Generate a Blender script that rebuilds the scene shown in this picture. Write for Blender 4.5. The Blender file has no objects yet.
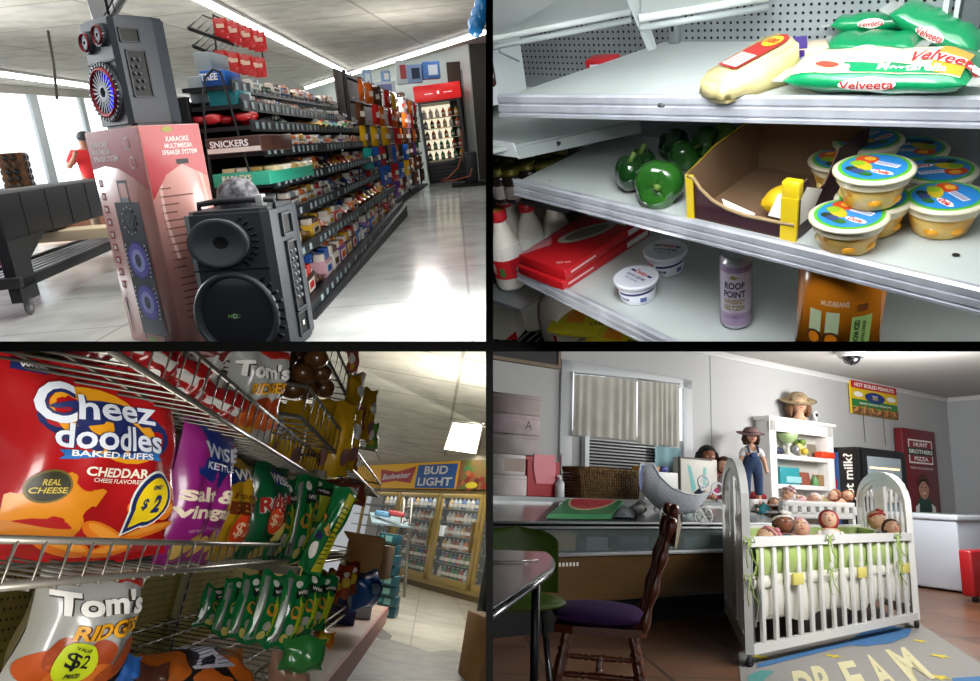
import bpy, bmesh, math, random
from mathutils import Vector as V, Matrix as Mx
sc = bpy.context.scene
# ---------------------------------------------------------------- camera, world, exposure
FPX = 700.0; CX = 489.5; CY = 346.5
cam_d = bpy.data.cameras.new('camera'); cam = bpy.data.objects.new('camera', cam_d); sc.collection.objects.link(cam)
cam_d.sensor_fit = 'HORIZONTAL'; cam_d.sensor_width = 36.0; cam_d.lens = FPX / 980.0 * 36.0
cam_d.shift_x = (490.0 - CX) / 980.0; cam_d.shift_y = (CY - 340.5) / 980.0
cam_d.clip_start = 0.05; cam_d.clip_end = 200
cam.rotation_euler = (math.pi / 2, 0, 0); sc.camera = cam
W = bpy.data.worlds.new('world'); sc.world = W; W.use_nodes = True
W.node_tree.nodes['Background'].inputs[0].default_value = (0.93, 0.96, 1.0, 1)
W.node_tree.nodes['Background'].inputs[1].default_value = 0.42
vs = sc.view_settings; vs.view_transform = 'Standard'; vs.look = 'None'; vs.gamma = 1; vs.exposure = 0.0; vs.use_curve_mapping = False

def lin(c):
    c = c / 255.0
    return c / 12.92 if c <= 0.04045 else ((c + 0.055) / 1.055) ** 2.4
def ray(px, py): return V(((px - CX) / FPX, 1.0, -(py - CY) / FPX))

class Room:
    """A room's own frame: floor z = 0, horizon row yh at the centre column, h = height of the eye above the floor."""
    def __init__(s, yh, m, vpx, h, sx, sz):
        up = V((m, (yh - CY) / FPX, 1)).normalized()
        y = ray(vpx, yh + m * (vpx - CX)).normalized(); y = (y - up * y.dot(up)).normalized(); x = y.cross(up)
        s.R = Mx((x, y, up)).transposed(); s.h = h; s.sx = sx; s.sz = sz
        s.M = Mx.Translation(-up * h) @ s.R.to_4x4()
        s.Mi = s.M.inverted()
    def d(s, px, py): return s.R.transposed() @ ray(px, py)
    def on(s, px, py, z=0.0):
        d = s.d(px, py); return V((0, 0, s.h)) + d * ((z - s.h) / d.z)
    def ax(s, px, py, x): d = s.d(px, py); return V((0, 0, s.h)) + d * (x / d.x)
    def ay(s, px, py, y): d = s.d(px, py); return V((0, 0, s.h)) + d * (y / d.y)
    def hit(s, px, py, P, n):
        d = s.d(px, py); o = V((0, 0, s.h)); return o + d * ((V(P) - o).dot(V(n)) / d.dot(V(n)))
    def hg(s, px, py, b):
        d = s.d(px, py); n = V((b[0], b[1], 0)); return s.h + d.z * (n.dot(V((b[0], b[1], 0))) / n.dot(d))
    def at(s, px, py, D): return s.Mi @ (ray(px, py) * D)
    def mpp(s, P): return (s.M @ V(P)).y / FPX
R1 = Room(135, -.08, 455, .8, -1, 1)
R2 = Room(-150, -.25, 1400, 1.0, 1, 1)
R3 = Room(558, .17, 428, .75, -1, -1)
R4 = Room(485, .04, 27, .92, 1, -1)

# ---------------------------------------------------------------- lights
def area(R, name, loc, aim, sx, sy, power, col=(1, 1, 1)):
    l = bpy.data.lights.new(name, 'AREA'); l.shape = 'RECTANGLE'; l.size = sx; l.size_y = sy; l.energy = power; l.color = col
    o = bpy.data.objects.new(name, l); sc.collection.objects.link(o)
    p = R.M @ V(loc); q = R.M @ V(aim)
    o.matrix_world = Mx.Translation(p) @ (q - p).to_track_quat('-Z', 'Y').to_matrix().to_4x4()
    return o
def lamp(R, name, loc, power, r=.2, col=(1, .98, .95)):
    l = bpy.data.lights.new(name, 'POINT'); l.energy = power; l.shadow_soft_size = r; l.color = col
    o = bpy.data.objects.new(name, l); sc.collection.objects.link(o); o.matrix_world = R.M @ Mx.Translation(V(loc)); return o
# lights of each room (under the ceilings / daylight at the shop windows / added fills)
area(R1, 'shop_daylight', (-6.5, 6.5, 1.7), (0, 4.5, .3), 4, 2.0, 330, (.93, .97, 1))
area(R1, 'shop_ceiling_light', (-1.2, 4.6, 2.3), (-1.1, 4.6, 0), 3, 5, 60, (1, .98, .95))
area(R1, 'shop_aisle_light', (0.3, 2.2, 2.3), (-1.1, 4.5, .6), 1.5, 2.5, 16, (1, .98, .95))
area(R3, 'snack_fill', R3.at(330, 700, .5), (-.6, 1.9, .7), .5, .5, 12, (1, .98, .93))  # added fill from near the camera, brightens the dark bags
area(R3, 'snack_ceiling_light', (0.0, 2.6, 2.3), (-.7, 2.4, .5), .8, 2.5, 40, (1, .98, .93))
area(R3, 'cooler_aisle_light', (0.2, 9, 2.4), (-.5, 9.5, .3), 3, 5, 330, (1, .98, .93))
area(R4, 'nursery_light', (4.4, 2.2, 2.15), (4.4, 4.2, .3), 3, 2, 230, (1, .99, .97))

area(R2, 'shelf_front_fill', R2.at(760, -330, .75), (-.7, 1.35, .2), .9, .5, 10.5, (.97, .99, 1))  # added front fill above the view for the cooler shelves
area(R2, 'shelf_side_fill', R2.at(545, -130, .75), (-1.4, 1.35, -.1), .5, .4, 13, (.97, .99, 1))  # unseen side fill, added to brighten the bottles at lower left
lamp(R1, 'shop_fill', (-1.9, 5.2, 1.95), 42, .3)  # added point fill to lift the ceiling, no fitting here
lamp(R1, 'shop_far_fill', (-.6, 10.0, 1.5), 45, .3)  # unseen fill, added for the far end of the ceiling
lamp(R3, 'aisle_fill', (.2, 7.0, 1.9), 110, .3)  # added mid-aisle fill that brightens the ceiling
lamp(R3, 'aisle_near_fill', (-.1, 3.0, 2.2), 28, .2)  # unseen fill, added for the pegboard and near baskets
lamp(R4, 'nursery_fill', (7.2, 3.4, 1.9), 150, .3, (1, .98, .95))  # added fill, lifts the back wall and ceiling
lamp(R4, 'nursery_left_fill', (3.0, 3.0, 2.0), 105, .25, (1, .98, .95))  # unseen fill, added for the display case side
lamp(R2, 'cooler_low_fill', R2.at(545, 322, 1.7), 1.3, .04)  # added fill floating in front of the milk jugs
lamp(R2, 'cooler_deck_fill', (-.15, 1.3, .2), .8, .05)  # added fill for the dark right end of the bottom deck


# ---------------------------------------------------------------- materials
_m = {}
def hexc(h): return tuple(lin(int(h[i:i + 2], 16)) for i in (0, 2, 4)) + (1.0,)
def mat(col, rough=.5, metal=0, emit=0, tr=0, alpha=1, bump=0, bs=40, col2=None, ns=8, spec=.5, kind='noise', coat=0):
    key = (col, rough, metal, emit, tr, alpha, bump, bs, col2, ns, spec, kind, coat)
    if key in _m: return _m[key]
    m = bpy.data.materials.new('mat_' + col); m.use_nodes = True; nt = m.node_tree; N = nt.nodes; L = nt.links
    b = N['Principled BSDF']; b.inputs['Base Color'].default_value = hexc(col); b.inputs['Roughness'].default_value = rough
    b.inputs['Metallic'].default_value = metal; b.inputs['Specular IOR Level'].default_value = spec
    if coat: b.inputs['Coat Weight'].default_value = coat; b.inputs['Coat Roughness'].default_value = .12
    if emit:
        b.inputs['Emission Color'].default_value = hexc(col); b.inputs['Emission Strength'].default_value = emit
    if tr: b.inputs['Transmission Weight'].default_value = tr; b.inputs['IOR'].default_value = 1.1
    if alpha < 1: b.inputs['Alpha'].default_value = alpha
    if col2 or bump:
        tc = N.new('ShaderNodeTexCoord')
    if col2:
        mix = N.new('ShaderNodeMix'); mix.data_type = 'RGBA'; mix.inputs[6].default_value = hexc(col); mix.inputs[7].default_value = hexc(col2)
        if kind == 'noise':
            t = N.new('ShaderNodeTexNoise'); t.inputs['Scale'].default_value = ns; t.inputs['Detail'].default_value = 5
            r = N.new('ShaderNodeValToRGB'); r.color_ramp.elements[0].position = .38; r.color_ramp.elements[1].position = .62
            L.new(tc.outputs['Object'], t.inputs['Vector']); L.new(t.outputs['Fac'], r.inputs[0]); L.new(r.outputs[0], mix.inputs[0])
        elif kind == 'wood':
            mp = N.new('ShaderNodeMapping'); mp.inputs['Scale'].default_value = (1, ns, ns)
            t = N.new('ShaderNodeTexNoise'); t.inputs['Scale'].default_value = 2.5; t.inputs['Detail'].default_value = 6
            L.new(tc.outputs['Object'], mp.inputs[0]); L.new(mp.outputs[0], t.inputs['Vector']); L.new(t.outputs['Fac'], mix.inputs[0])
        elif kind == 'voro':
            t = N.new('ShaderNodeTexVoronoi'); t.inputs['Scale'].default_value = ns
            r = N.new('ShaderNodeValToRGB'); r.color_ramp.interpolation = 'CONSTANT'; r.color_ramp.elements[1].position = .45
            L.new(tc.outputs['Object'], t.inputs['Vector']); L.new(t.outputs['Distance'], r.inputs[0]); L.new(r.outputs[0], mix.inputs[0])
        L.new(mix.outputs[2], b.inputs['Base Color'])
    if bump:
        t2 = N.new('ShaderNodeTexNoise'); t2.inputs['Scale'].default_value = bs; t2.inputs['Detail'].default_value = 3
        bp = N.new('ShaderNodeBump'); bp.inputs['Strength'].default_value = bump; bp.inputs['Distance'].default_value = .02
        L.new(tc.outputs['Object'], t2.inputs['Vector']); L.new(t2.outputs['Fac'], bp.inputs['Height']); L.new(bp.outputs[0], b.inputs['Normal'])
    _m[key] = m; return m
def tilemat(name, ca, cb, cm, size, off=(0, 0), rough=.3, mortar=.02, rot=0, dark=None):
    m = bpy.data.materials.new(name); m.use_nodes = True; nt = m.node_tree; N = nt.nodes; L = nt.links; b = N['Principled BSDF']
    tc = N.new('ShaderNodeTexCoord'); mp = N.new('ShaderNodeMapping'); mp.inputs['Rotation'].default_value = (0, 0, rot)
    mp.inputs['Location'].default_value = (off[0], off[1], 0)
    t = N.new('ShaderNodeTexBrick'); t.offset = 0; t.squash = 1; t.inputs['Scale'].default_value = 1
    t.inputs['Brick Width'].default_value = size[0]; t.inputs['Row Height'].default_value = size[1]; t.inputs['Mortar Size'].default_value = mortar
    t.inputs['Color1'].default_value = hexc(ca); t.inputs['Color2'].default_value = hexc(cb); t.inputs['Mortar'].default_value = hexc(cm)
    L.new(tc.outputs['Object'], mp.inputs[0]); L.new(mp.outputs[0], t.inputs['Vector'])
    n = N.new('ShaderNodeTexNoise'); n.inputs['Scale'].default_value = 3.0; n.inputs['Detail'].default_value = 6
    mix = N.new('ShaderNodeMix'); mix.data_type = 'RGBA'; mix.blend_type = 'MULTIPLY'; mix.inputs[0].default_value = .5 if not dark else .9
    r = N.new('ShaderNodeValToRGB'); r.color_ramp.elements[0].color = (.45, .45, .45, 1) if not dark else hexc(dark); r.color_ramp.elements[0].position = .3; r.color_ramp.elements[1].position = .6
    L.new(tc.outputs['Object'], n.inputs['Vector']); L.new(n.outputs['Fac'], r.inputs[0]); L.new(t.outputs['Color'], mix.inputs[6]); L.new(r.outputs[0], mix.inputs[7])
    L.new(mix.outputs[2], b.inputs['Base Color']); b.inputs['Roughness'].default_value = rough
    return m

# ---------------------------------------------------------------- mesh builder
_txt = {}
def text_mesh(s, bold=0.0, shear=0.0, space=1.0):
    k = (s, round(bold, 4), shear, space)
    if k in _txt: return _txt[k]
    c = bpy.data.curves.new('t', 'FONT'); c.body = s; c.align_x = 'CENTER'; c.align_y = 'CENTER'; c.resolution_u = 3
    c.offset = bold; c.shear = shear; c.space_character = space; c.fill_mode = 'FRONT'
    o = bpy.data.objects.new('t', c); sc.collection.objects.link(o)
    bpy.context.view_layer.update(); me = o.to_mesh()
    vs_ = [v.co.copy() for v in me.vertices]; fs = [tuple(p.vertices) for p in me.polygons]
    bm = bmesh.new(); bm.from_mesh(me); bmesh.ops.triangulate(bm, faces=bm.faces[:])
    for _ in range(3):
        ed = [e for e in bm.edges if e.calc_length() > .14]
        if ed: bmesh.ops.subdivide_edges(bm, edges=ed, cuts=1); bmesh.ops.triangulate(bm, faces=bm.faces[:])
    bm.verts.index_update(); vs_ = [v.co.copy() for v in bm.verts]; fs = [tuple(v.index for v in f.verts) for f in bm.faces]; bm.free()
    o.to_mesh_clear(); bpy.data.objects.remove(o); bpy.data.curves.remove(c)
    if vs_:
        x0 = min(v.x for v in vs_); x1 = max(v.x for v in vs_); y0 = min(v.y for v in vs_); y1 = max(v.y for v in vs_)
        vs_ = [V((v.x - (x0 + x1) / 2, v.y - (y0 + y1) / 2, 0)) for v in vs_]
        wh = (x1 - x0, y1 - y0)
    else: wh = (1, 1)
    _txt[k] = (vs_, fs, wh); return _txt[k]

I4 = Mx.Identity(4)
def T(x=0, y=0, z=0): return Mx.Translation((x, y, z))
def RX(a): return Mx.Rotation(math.radians(a), 4, 'X')
def RY(a): return Mx.Rotation(math.radians(a), 4, 'Y')
def RZ(a): return Mx.Rotation(math.radians(a), 4, 'Z')
def SC(x, y, z): return Mx.Diagonal((x, y, z, 1))

class B:
    def __init__(s): s.v = []; s.f = []; s.mi = []; s.sm = []; s.mats = []; s.X = I4
    def _m(s, m):
        if m not in s.mats: s.mats.append(m)
        return s.mats.index(m)
    def add(s, vs_, fs, m, smooth=False, X=None):
        o = len(s.v); XX = s.X @ X if X is not None else s.X
        s.v += [XX @ V(p) for p in vs_]; k = s._m(m)
        flip = XX.determinant() < 0
        for f in fs:
            f = tuple(o + i for i in f); s.f.append(f[::-1] if flip else f); s.mi.append(k); s.sm.append(smooth)
        return s
    def box(s, a, b, m, bev=0, X=None, seg=2):
        x0, y0, z0 = (min(a[i], b[i]) for i in range(3)); x1, y1, z1 = (max(a[i], b[i]) for i in range(3))
        if not bev:
            return s.add([(x0, y0, z0), (x1, y0, z0), (x1, y1, z0), (x0, y1, z0), (x0, y0, z1), (x1, y0, z1), (x1, y1, z1), (x0, y1, z1)],
                         [(0, 3, 2, 1), (4, 5, 6, 7), (0, 1, 5, 4), (1, 2, 6, 5), (2, 3, 7, 6), (3, 0, 4, 7)], m, False, X)
        bm = bmesh.new(); bmesh.ops.create_cube(bm, size=1)
        for v in bm.verts: v.co = V((x0 + (v.co.x + .5) * (x1 - x0), y0 + (v.co.y + .5) * (y1 - y0), z0 + (v.co.z + .5) * (z1 - z0)))
        bmesh.ops.bevel(bm, geom=bm.edges[:], offset=bev, segments=seg, affect='EDGES', profile=.5)
        bm.verts.index_update(); s.add([v.co.copy() for v in bm.verts], [[v.index for v in f.verts] for f in bm.faces], m, True, X); bm.free(); return s
    def lathe(s, prof, m, n=24, X=None, cap=True, a0=0, a1=360, smooth=True):
        vs_ = []; fs = []; full = abs(a1 - a0) >= 360; nn = n if full else n + 1
        for r, z in prof:
            for i in range(nn):
                a = math.radians(a0 + (a1 - a0) * i / n); vs_.append((r * math.cos(a), r * math.sin(a), z))
        for j in range(len(prof) - 1):
            for i in range(n if full else n):
                i2 = (i + 1) % nn; fs.append((j * nn + i, j * nn + i2, (j + 1) * nn + i2, (j + 1) * nn + i))
        if cap and full:
            if prof[0][0] > 1e-6: fs.append(tuple(range(nn))[::-1])
            if prof[-1][0] > 1e-6: fs.append(tuple((len(prof) - 1) * nn + i for i in range(nn)))
        return s.add(vs_, fs, m, smooth, X)
    def cyl(s, a, b, r, m, r2=None, n=12, smooth=True):
        a = V(a); b = V(b); q = (b - a).to_track_quat('Z', 'Y').to_matrix().to_4x4(); l = (b - a).length
        return s.lathe([(r, 0), (r if r2 is None else r2, l)], m, n, Mx.Translation(a) @ q, smooth=smooth)
    def tube(s, pts, r, m, n=8, closed=False, cap=True):
        pts = [V(p) for p in pts]; k = len(pts); rs = r if isinstance(r, (list, tuple)) else [r] * k; vs_ = []; fs = []
        up = None
        for i, p in enumerate(pts):
            t = (pts[(i + 1) % k] - pts[i - 1]) if closed else (pts[min(i + 1, k - 1)] - pts[max(i - 1, 0)])
            t = t.normalized() if t.length > 1e-9 else V((0, 0, 1))
            if up is None: up = V((0, 0, 1)) if abs(t.z) < .9 else V((1, 0, 0))
            sd = t.cross(up); sd = sd.normalized() if sd.length > 1e-6 else V((1, 0, 0)); up = sd.cross(t).normalized()
            for j in range(n):
                a = 2 * math.pi * j / n; vs_.append(p + (sd * math.cos(a) + up * math.sin(a)) * rs[i])
        for i in range(k if closed else k - 1):
            i2 = (i + 1) % k
            for j in range(n):
                j2 = (j + 1) % n; fs.append((i * n + j2, i * n + j, i2 * n + j, i2 * n + j2))
        if cap and not closed: fs.append(tuple(range(n))); fs.append(tuple((k - 1) * n + j for j in range(n))[::-1])
        return s.add(vs_, fs, m, True)
    def ell(s, c, r, m, n=20, k=12, X=None, fn=None):
        """ellipsoid; fn(unit vector) gives a radius factor"""
        prof = []; vs_ = []; fs = []
        for j in range(k + 1):
            ph = math.pi * j / k
            for i in range(n):
                a = 2 * math.pi * i / n; u = V((math.sin(ph) * math.cos(a), math.sin(ph) * math.sin(a), -math.cos(ph)))
                g = fn(u) if fn else 1
                vs_.append((c[0] + r[0] * u.x * g, c[1] + r[1] * u.y * g, c[2] + r[2] * u.z * g))
        for j in range(k):
            for i in range(n):
                i2 = (i + 1) % n; fs.append((j * n + i, j * n + i2, (j + 1) * n + i2, (j + 1) * n + i))
        return s.add(vs_, fs, m, True, X)
    def torus(s, c, R, r, m, axis='Z', n=28, k=8, X=None):
        pts = []
        for i in range(n):
            a = 2 * math.pi * i / n; p = {'Z': (math.cos(a), math.sin(a), 0), 'Y': (math.cos(a), 0, math.sin(a)), 'X': (0, math.cos(a), math.sin(a))}[axis]
            pts.append(V(c) + V(p) * R)
        t = B(); t.tube(pts, r, m, k, True); return s.add(t.v, t.f, m, True, X)
    def prism(s, poly, z0, z1, m, X=None, smooth=False):
        """polygon (x, y) counter-clockwise, extruded from z0 to z1"""
        n = len(poly); ar = sum(poly[i][0] * poly[(i + 1) % n][1] - poly[(i + 1) % n][0] * poly[i][1] for i in range(n))
        if ar < 0: poly = poly[::-1]
        vs_ = [(x, y, z0) for x, y in poly] + [(x, y, z1) for x, y in poly]
        fs = [tuple(range(n))[::-1], tuple(range(n, 2 * n))] + [(i, (i + 1) % n, n + (i + 1) % n, n + i) for i in range(n)]
        return s.add(vs_, fs, m, smooth, X)
    def quad(s, a, b, c, d, m, X=None): return s.add([a, b, c, d], [(0, 1, 2, 3)], m, False, X)
    def slab(s, a, b, c, d, th, m):
        """a four-cornered board of thickness th, hung below (along -normal) its corners"""
        a, b, c, d = map(V, (a, b, c, d)); n = (b - a).cross(d - a).normalized() * th
        vs_ = [a - n, b - n, c - n, d - n, a, b, c, d]
        return s.add(vs_, [(0, 3, 2, 1), (4, 5, 6, 7), (0, 1, 5, 4), (1, 2, 6, 5), (2, 3, 7, 6), (3, 0, 4, 7)], m)
    def grid(s, fn, nu, nv, m, closed_u=False, smooth=True, X=None, back=False):
        vs_ = [fn(i / (nu if closed_u else nu), j / nv) for j in range(nv + 1) for i in range(nu if closed_u else nu + 1)]
        w = nu if closed_u else nu + 1; fs = []
        for j in range(nv):
            for i in range(nu):
                i2 = (i + 1) % w; f = (j * w + i, j * w + i2, (j + 1) * w + i2, (j + 1) * w + i); fs.append(f[::-1] if back else f)
        return s.add(vs_, fs, m, smooth, X)
    # decals: mp(x, y, lift) -> point; unit plane by default x right, y up on a wall facing -Y
    def text(s, t, x, y, h, m, mp, bold=0, shear=0, rot=0, w=None, space=1.0, lift=.001, fn=None):
        vs_, fs, wh = text_mesh(t, bold, shear, space)
        if not vs_: return s
        k = h / wh[1]; kx = (w / wh[0]) if w else k; c = math.cos(math.radians(rot)); q = math.sin(math.radians(rot)); out = []
        for v in vs_:
            a = v.x * kx; b = v.y * k
            if fn: a, b = fn(a, b)
            out.append(mp(x + a * c - b * q, y + a * q + b * c, lift))
        return s.add(out, fs, m)
    def patch(s, poly, m, mp, lift=.0006):
        return s.add([mp(x, y, lift) for x, y in poly], [tuple(range(len(poly)))], m)
    def fan(s, poly, c, m, mp, lift=.0006, rings=3):
        """a filled outline that follows a curved surface"""
        vs_ = [mp(c[0], c[1], lift)]; n = len(poly); fs = []
        for r in range(1, rings + 1):
            for x, y in poly: vs_.append(mp(c[0] + (x - c[0]) * r / rings, c[1] + (y - c[1]) * r / rings, lift))
        for i in range(n): fs.append((0, 1 + i, 1 + (i + 1) % n))
        for r in range(1, rings):
            for i in range(n): a = 1 + (r - 1) * n + i; b = 1 + (r - 1) * n + (i + 1) % n; fs.append((a, a + n, b + n, b))
        return s.add(vs_, fs, m, True)
    def disc(s, x, y, rx, ry, m, mp, lift=.0006, n=24, rot=0):
        c = math.cos(math.radians(rot)); q = math.sin(math.radians(rot)); P = []
        for i in range(n):
            a = 2 * math.pi * i / n; u = rx * math.cos(a); w = ry * math.sin(a); P.append((x + u * c - w * q, y + u * q + w * c))
        return s.fan(P, (x, y), m, mp, lift, 2)
    def rect(s, x0, y0, x1, y1, m, mp, lift=.0006, n=1):
        return s.grid(lambda u, v: mp(x0 + (x1 - x0) * u, y0 + (y1 - y0) * v, lift), n, n, m)
    def build(s, name, parent=None, R=None, loc=None, rz=0, tilt=None, M=None, **tags):
        me = bpy.data.meshes.new(name); me.from_pydata([tuple(p) for p in s.v], [], s.f)
        for m in s.mats: me.materials.append(m)
        me.polygons.foreach_set('material_index', s.mi); me.polygons.foreach_set('use_smooth', s.sm); me.update()
        o = bpy.data.objects.new(name, me); sc.collection.objects.link(o)
        if parent: o.parent = parent
        elif R: place(o, R, loc or (0, 0, 0), rz, tilt)
        for k, v in tags.items(): o[k] = v
        return o
ROOM = {}
def place(o, R, loc=(0, 0, 0), rz=0, tilt=None):
    m = R.M @ Mx.Translation(V(loc)) @ RZ(rz)
    if tilt is not None: m = m @ tilt
    o.matrix_basis = m; ROOM[o.name] = R
def wall_map(P, ex=V((1, 0, 0)), ey=V((0, 0, 1))):
    """flat map for lettering: x along ex, y along ey from P, lifted along ex x ey"""
    P = V(P); ex = V(ex).normalized(); ey = V(ey).normalized(); n = ex.cross(ey)
    return lambda x, y, l=0: P + ex * x + ey * y + n * l
def thing(R, name, label, cat, loc=(0, 0, 0), rz=0, group=None, tilt=None):
    o = bpy.data.objects.new(name, None); o.empty_display_size = .05; sc.collection.objects.link(o)
    place(o, R, loc, rz, tilt); o['label'] = label; o['category'] = cat
    if group: o['group'] = group
    return o
def tag(o, label, cat, group=None, kind=None):
    o['label'] = label; o['category'] = cat
    if group: o['group'] = group
    if kind: o['kind'] = kind
    return o
def struct(o): o['kind'] = 'structure'; return o
def dup(o, R, loc, rz=0, label=None, group=None, tilt=None):
    r = o.copy(); sc.collection.objects.link(r); place(r, R, loc, rz, tilt)
    if label: r['label'] = label
    if group: r['group'] = group
    for c in o.children:
        d = c.copy(); sc.collection.objects.link(d); d.parent = r
        for g in c.children:
            e = g.copy(); sc.collection.objects.link(e); e.parent = d
    return r
def skin(pts, edges, rad, m, sub=2, flat=None):
    """one continuous body grown over a skeleton; returns (verts, faces)"""
    me = bpy.data.meshes.new('s'); me.from_pydata([tuple(p) for p in pts], edges, []); o = bpy.data.objects.new('s', me); sc.collection.objects.link(o)
    md = o.modifiers.new('k', 'SKIN'); md.use_smooth_shade = True
    for i, r in enumerate(rad):
        sv = me.skin_vertices[0].data[i]; sv.radius = (r, r) if not isinstance(r, tuple) else r; sv.use_root = (i == 0)
    s2 = o.modifiers.new('u', 'SUBSURF'); s2.levels = sub; s2.render_levels = sub
    bpy.context.view_layer.update(); ev = o.evaluated_get(bpy.context.evaluated_depsgraph_get()); m2 = ev.to_mesh()
    r = ([v.co.copy() for v in m2.vertices], [tuple(p.vertices) for p in m2.polygons])
    ev.to_mesh_clear(); bpy.data.objects.remove(o); return r
def lerp(a, b, t): return a + (b - a) * t
def vl(a, b, t): return V(a) + (V(b) - V(a)) * t

# ================================================================ shop corner with speakers and the candy gondola
R = R1
def wallslab(R, p0, p1, z0, z1, th, m, name, kind=True):
    p0 = V((p0[0], p0[1], 0)); p1 = V((p1[0], p1[1], 0)); n = (p1 - p0).cross(V((0, 0, 1))).normalized()
    if n.dot(p0) < 0: n = -n
    q = B(); a = p0; b = p1; c = p1 + n * th; d = p0 + n * th
    q.prism([(v.x, v.y) for v in (a, b, c, d)], z0, z1, m); o = q.build(name, R=R)
    if kind: struct(o)
    return o
CZ = 2.4
fl = B(); fl.box((-14, .3, -.05), (3, 26, 0), tilemat('shop_floor_tiles', 'dfe3e2', 'd3d8d8', 'b9bdbb', (.9, .9), rough=.16, mortar=.008)); struct(fl.build('floor', R=R))
ce = B(); ce.box((-14, .3, CZ), (3, 26, CZ + .05), tilemat('shop_ceiling_tiles', 'cfc9bd', 'c6c0b4', 'a59e90', (2.4, 1.2), rough=.9, mortar=.02, rot=.15)); struct(ce.build('ceiling', R=R))
# window front on the left
a = R.on(-40, 90, 2.25); b = R.on(215, 106, 2.25)
dirw = (b - a); dirw.z = 0; L = dirw.length; dirw.normalize(); rzw = math.degrees(math.atan2(dirw.y, dirw.x))
def W_(u, z, off=0): p = V((a.x, a.y, 0)) + dirw * u; nrm = V((dirw.y, -dirw.x, 0)); p = p + nrm * off; p.z = z; return p
wallslab(R, W_(-6, 0), W_(L + 9, 0), 0, .55, .1, mat('c9ccca', .6), 'wall_front')
wallslab(R, W_(-6, 0), W_(L + 9, 0), 2.25, CZ, .1, mat('c2bdb2', .7), 'wall_lintel')
gl = B(); gl.box((-6, 0, .55), (L + 9, .02, 2.25), mat('f4faff', .3, emit=1.35)); o = gl.build('window_1', R=R, loc=W_(0, 0, -.06), rz=rzw); struct(o)
for px in (33, 81, 150):
    t = None
    d = R.d(px, 110); n = V((dirw.y, -dirw.x, 0)); k = V((a.x, a.y, 0)).dot(n) / V((d.x, d.y, 0)).dot(n); u = (V((d.x, d.y, 0)) * k - V((a.x, a.y, 0))).dot(dirw)
    w = .11 if px == 33 else .07
    q = B().box((u - w, -.08, .55), (u + w, 0, 2.25), mat('cfd6d8', .4), .01); struct(q.build('window_frame', R=R, loc=W_(0, 0), rz=rzw))
# far wall behind the drinks fridge
p0 = R.on(300, 92, CZ); p1 = R.on(468, 44, CZ)
wallslab(R, p0, p1, 0, CZ, .1, mat('b9c0ba', .7), 'wall_back')
# wall at the end of the aisle with the doorway
q0 = V((p1.x, p1.y, 0)); q1 = R.on(560, 172)
wallslab(R, q0 + V((.02, .0, 0)), q1, 0, CZ, .1, mat('4a463f', .7), 'wall_end')
pD = R.at(472, 120, 12.0); 
dr = thing(R, 'side_door', 'dull grey-blue door in a dark brown frame at the end of the aisle', 'door', R.on(478, 179), rz=0)
dr['kind'] = 'structure'
B().box((-.42, .0, 0), (.9, .06, 2.15), mat('3b2f25', .7), .01).build('door_frame', dr)
B().box((-.16, -.05, .02), (.7, 0, 2.0), mat('6c7478', .5), .01).build('door_leaf', dr)
B().ell((.52, -.1, 1.0), (.03, .03, .03), mat('b5b5b0', .3, 1)).build('handle', dr)
struct(B().box((-.12, -.09, 0), (.1, .05, CZ), mat('d8ddd8', .6), .01).build('trim_1', R=R, loc=R.on(460, 172)))
# ceiling light strips: real tubes
def strip(pa, pb, w, name_lab, e=7):
    A_ = R.on(*pa, CZ - .04); B_ = R.on(*pb, CZ - .04); l = (B_ - A_).length; rz = math.degrees(math.atan2((B_ - A_).y, (B_ - A_).x))
    t = thing(R, 'strip_light', name_lab, 'ceiling light', A_, rz, 'strip lights on the shop ceiling')
    B().box((0, -w * 1.1, 0), (l, w * 1.1, .035), mat('e8e8e4', .5)).build('housing', t)
    B().box((0.02, -w * .8, -.05), (l - .02, w * .8, 0), mat('ffffff', .4, emit=e)).build('tube', t)
strip((178, -14), (345, 71), .035, 'long white strip light running above the candy gondola')
strip((306, 87), (486, 30), .06, 'white strip light crossing the ceiling towards the far right')
strip((-10, 71), (96, 86), .10, 'white strip light along the window front, left of the tall speaker')
strip((166, 97), (192, 100), .10, 'short end of a strip light seen right of the tall speaker')

# ---- tall karaoke speaker box
def frame_of(pa, pb, zA=0):
    A_ = R.on(*pa, zA); B_ = R.on(*pb, zA); return A_, B_
A = R.on(184, 349); RZB = -38
ex = RZ(RZB) @ V((1, 0, 0)); WB, DB, HB = .44, .28, .945
box = thing(R, 'karaoke_box', 'tall pink and red printed carton of a party speaker, standing on the tiled floor', 'box', A, RZB)
pk = mat('dba39b', .32, col2='d59289', ns=3, coat=.4); rd = mat('b8323c', .3, coat=.5); wt = mat('f3efec', .4); dk = mat('2b2f3d', .4); vio = mat('6a66c8', .35); vi2 = mat('aab2f0', .35)
q = B(); q.box((-WB, 0, 0), (0, DB, HB), pk, .006); q.build('carton', box)
_mf = wall_map((-WB / 2, 0, 0), (1, 0, 0), (0, 0, 1)); mf = lambda x, y, l=0: _mf(x * WB / .5, y * .98, l); _mr = wall_map((0, DB / 2, 0), (0, 1, 0), (0, 0, 1)); mr = lambda x, y, l=0: _mr(x * .8, y * .98, l)
q = B(); q.patch([(-.245, HB * 1.016), (-.245, .8), (-.12, .815), (0, .80), (.12, .76), (.245, .70), (.245, HB * 1.016)], rd, mf, .001)
q.text('KARAOKE', -.13, .905, .022, wt, mf, w=.15, bold=.02, lift=.002); q.text('MULTIMEDIA', -.12, .875, .022, wt, mf, w=.17, bold=.02, lift=.002); q.text('SPEAKER SYSTEM', -.09, .845, .022, wt, mf, w=.24, bold=.02, lift=.002)
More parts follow.
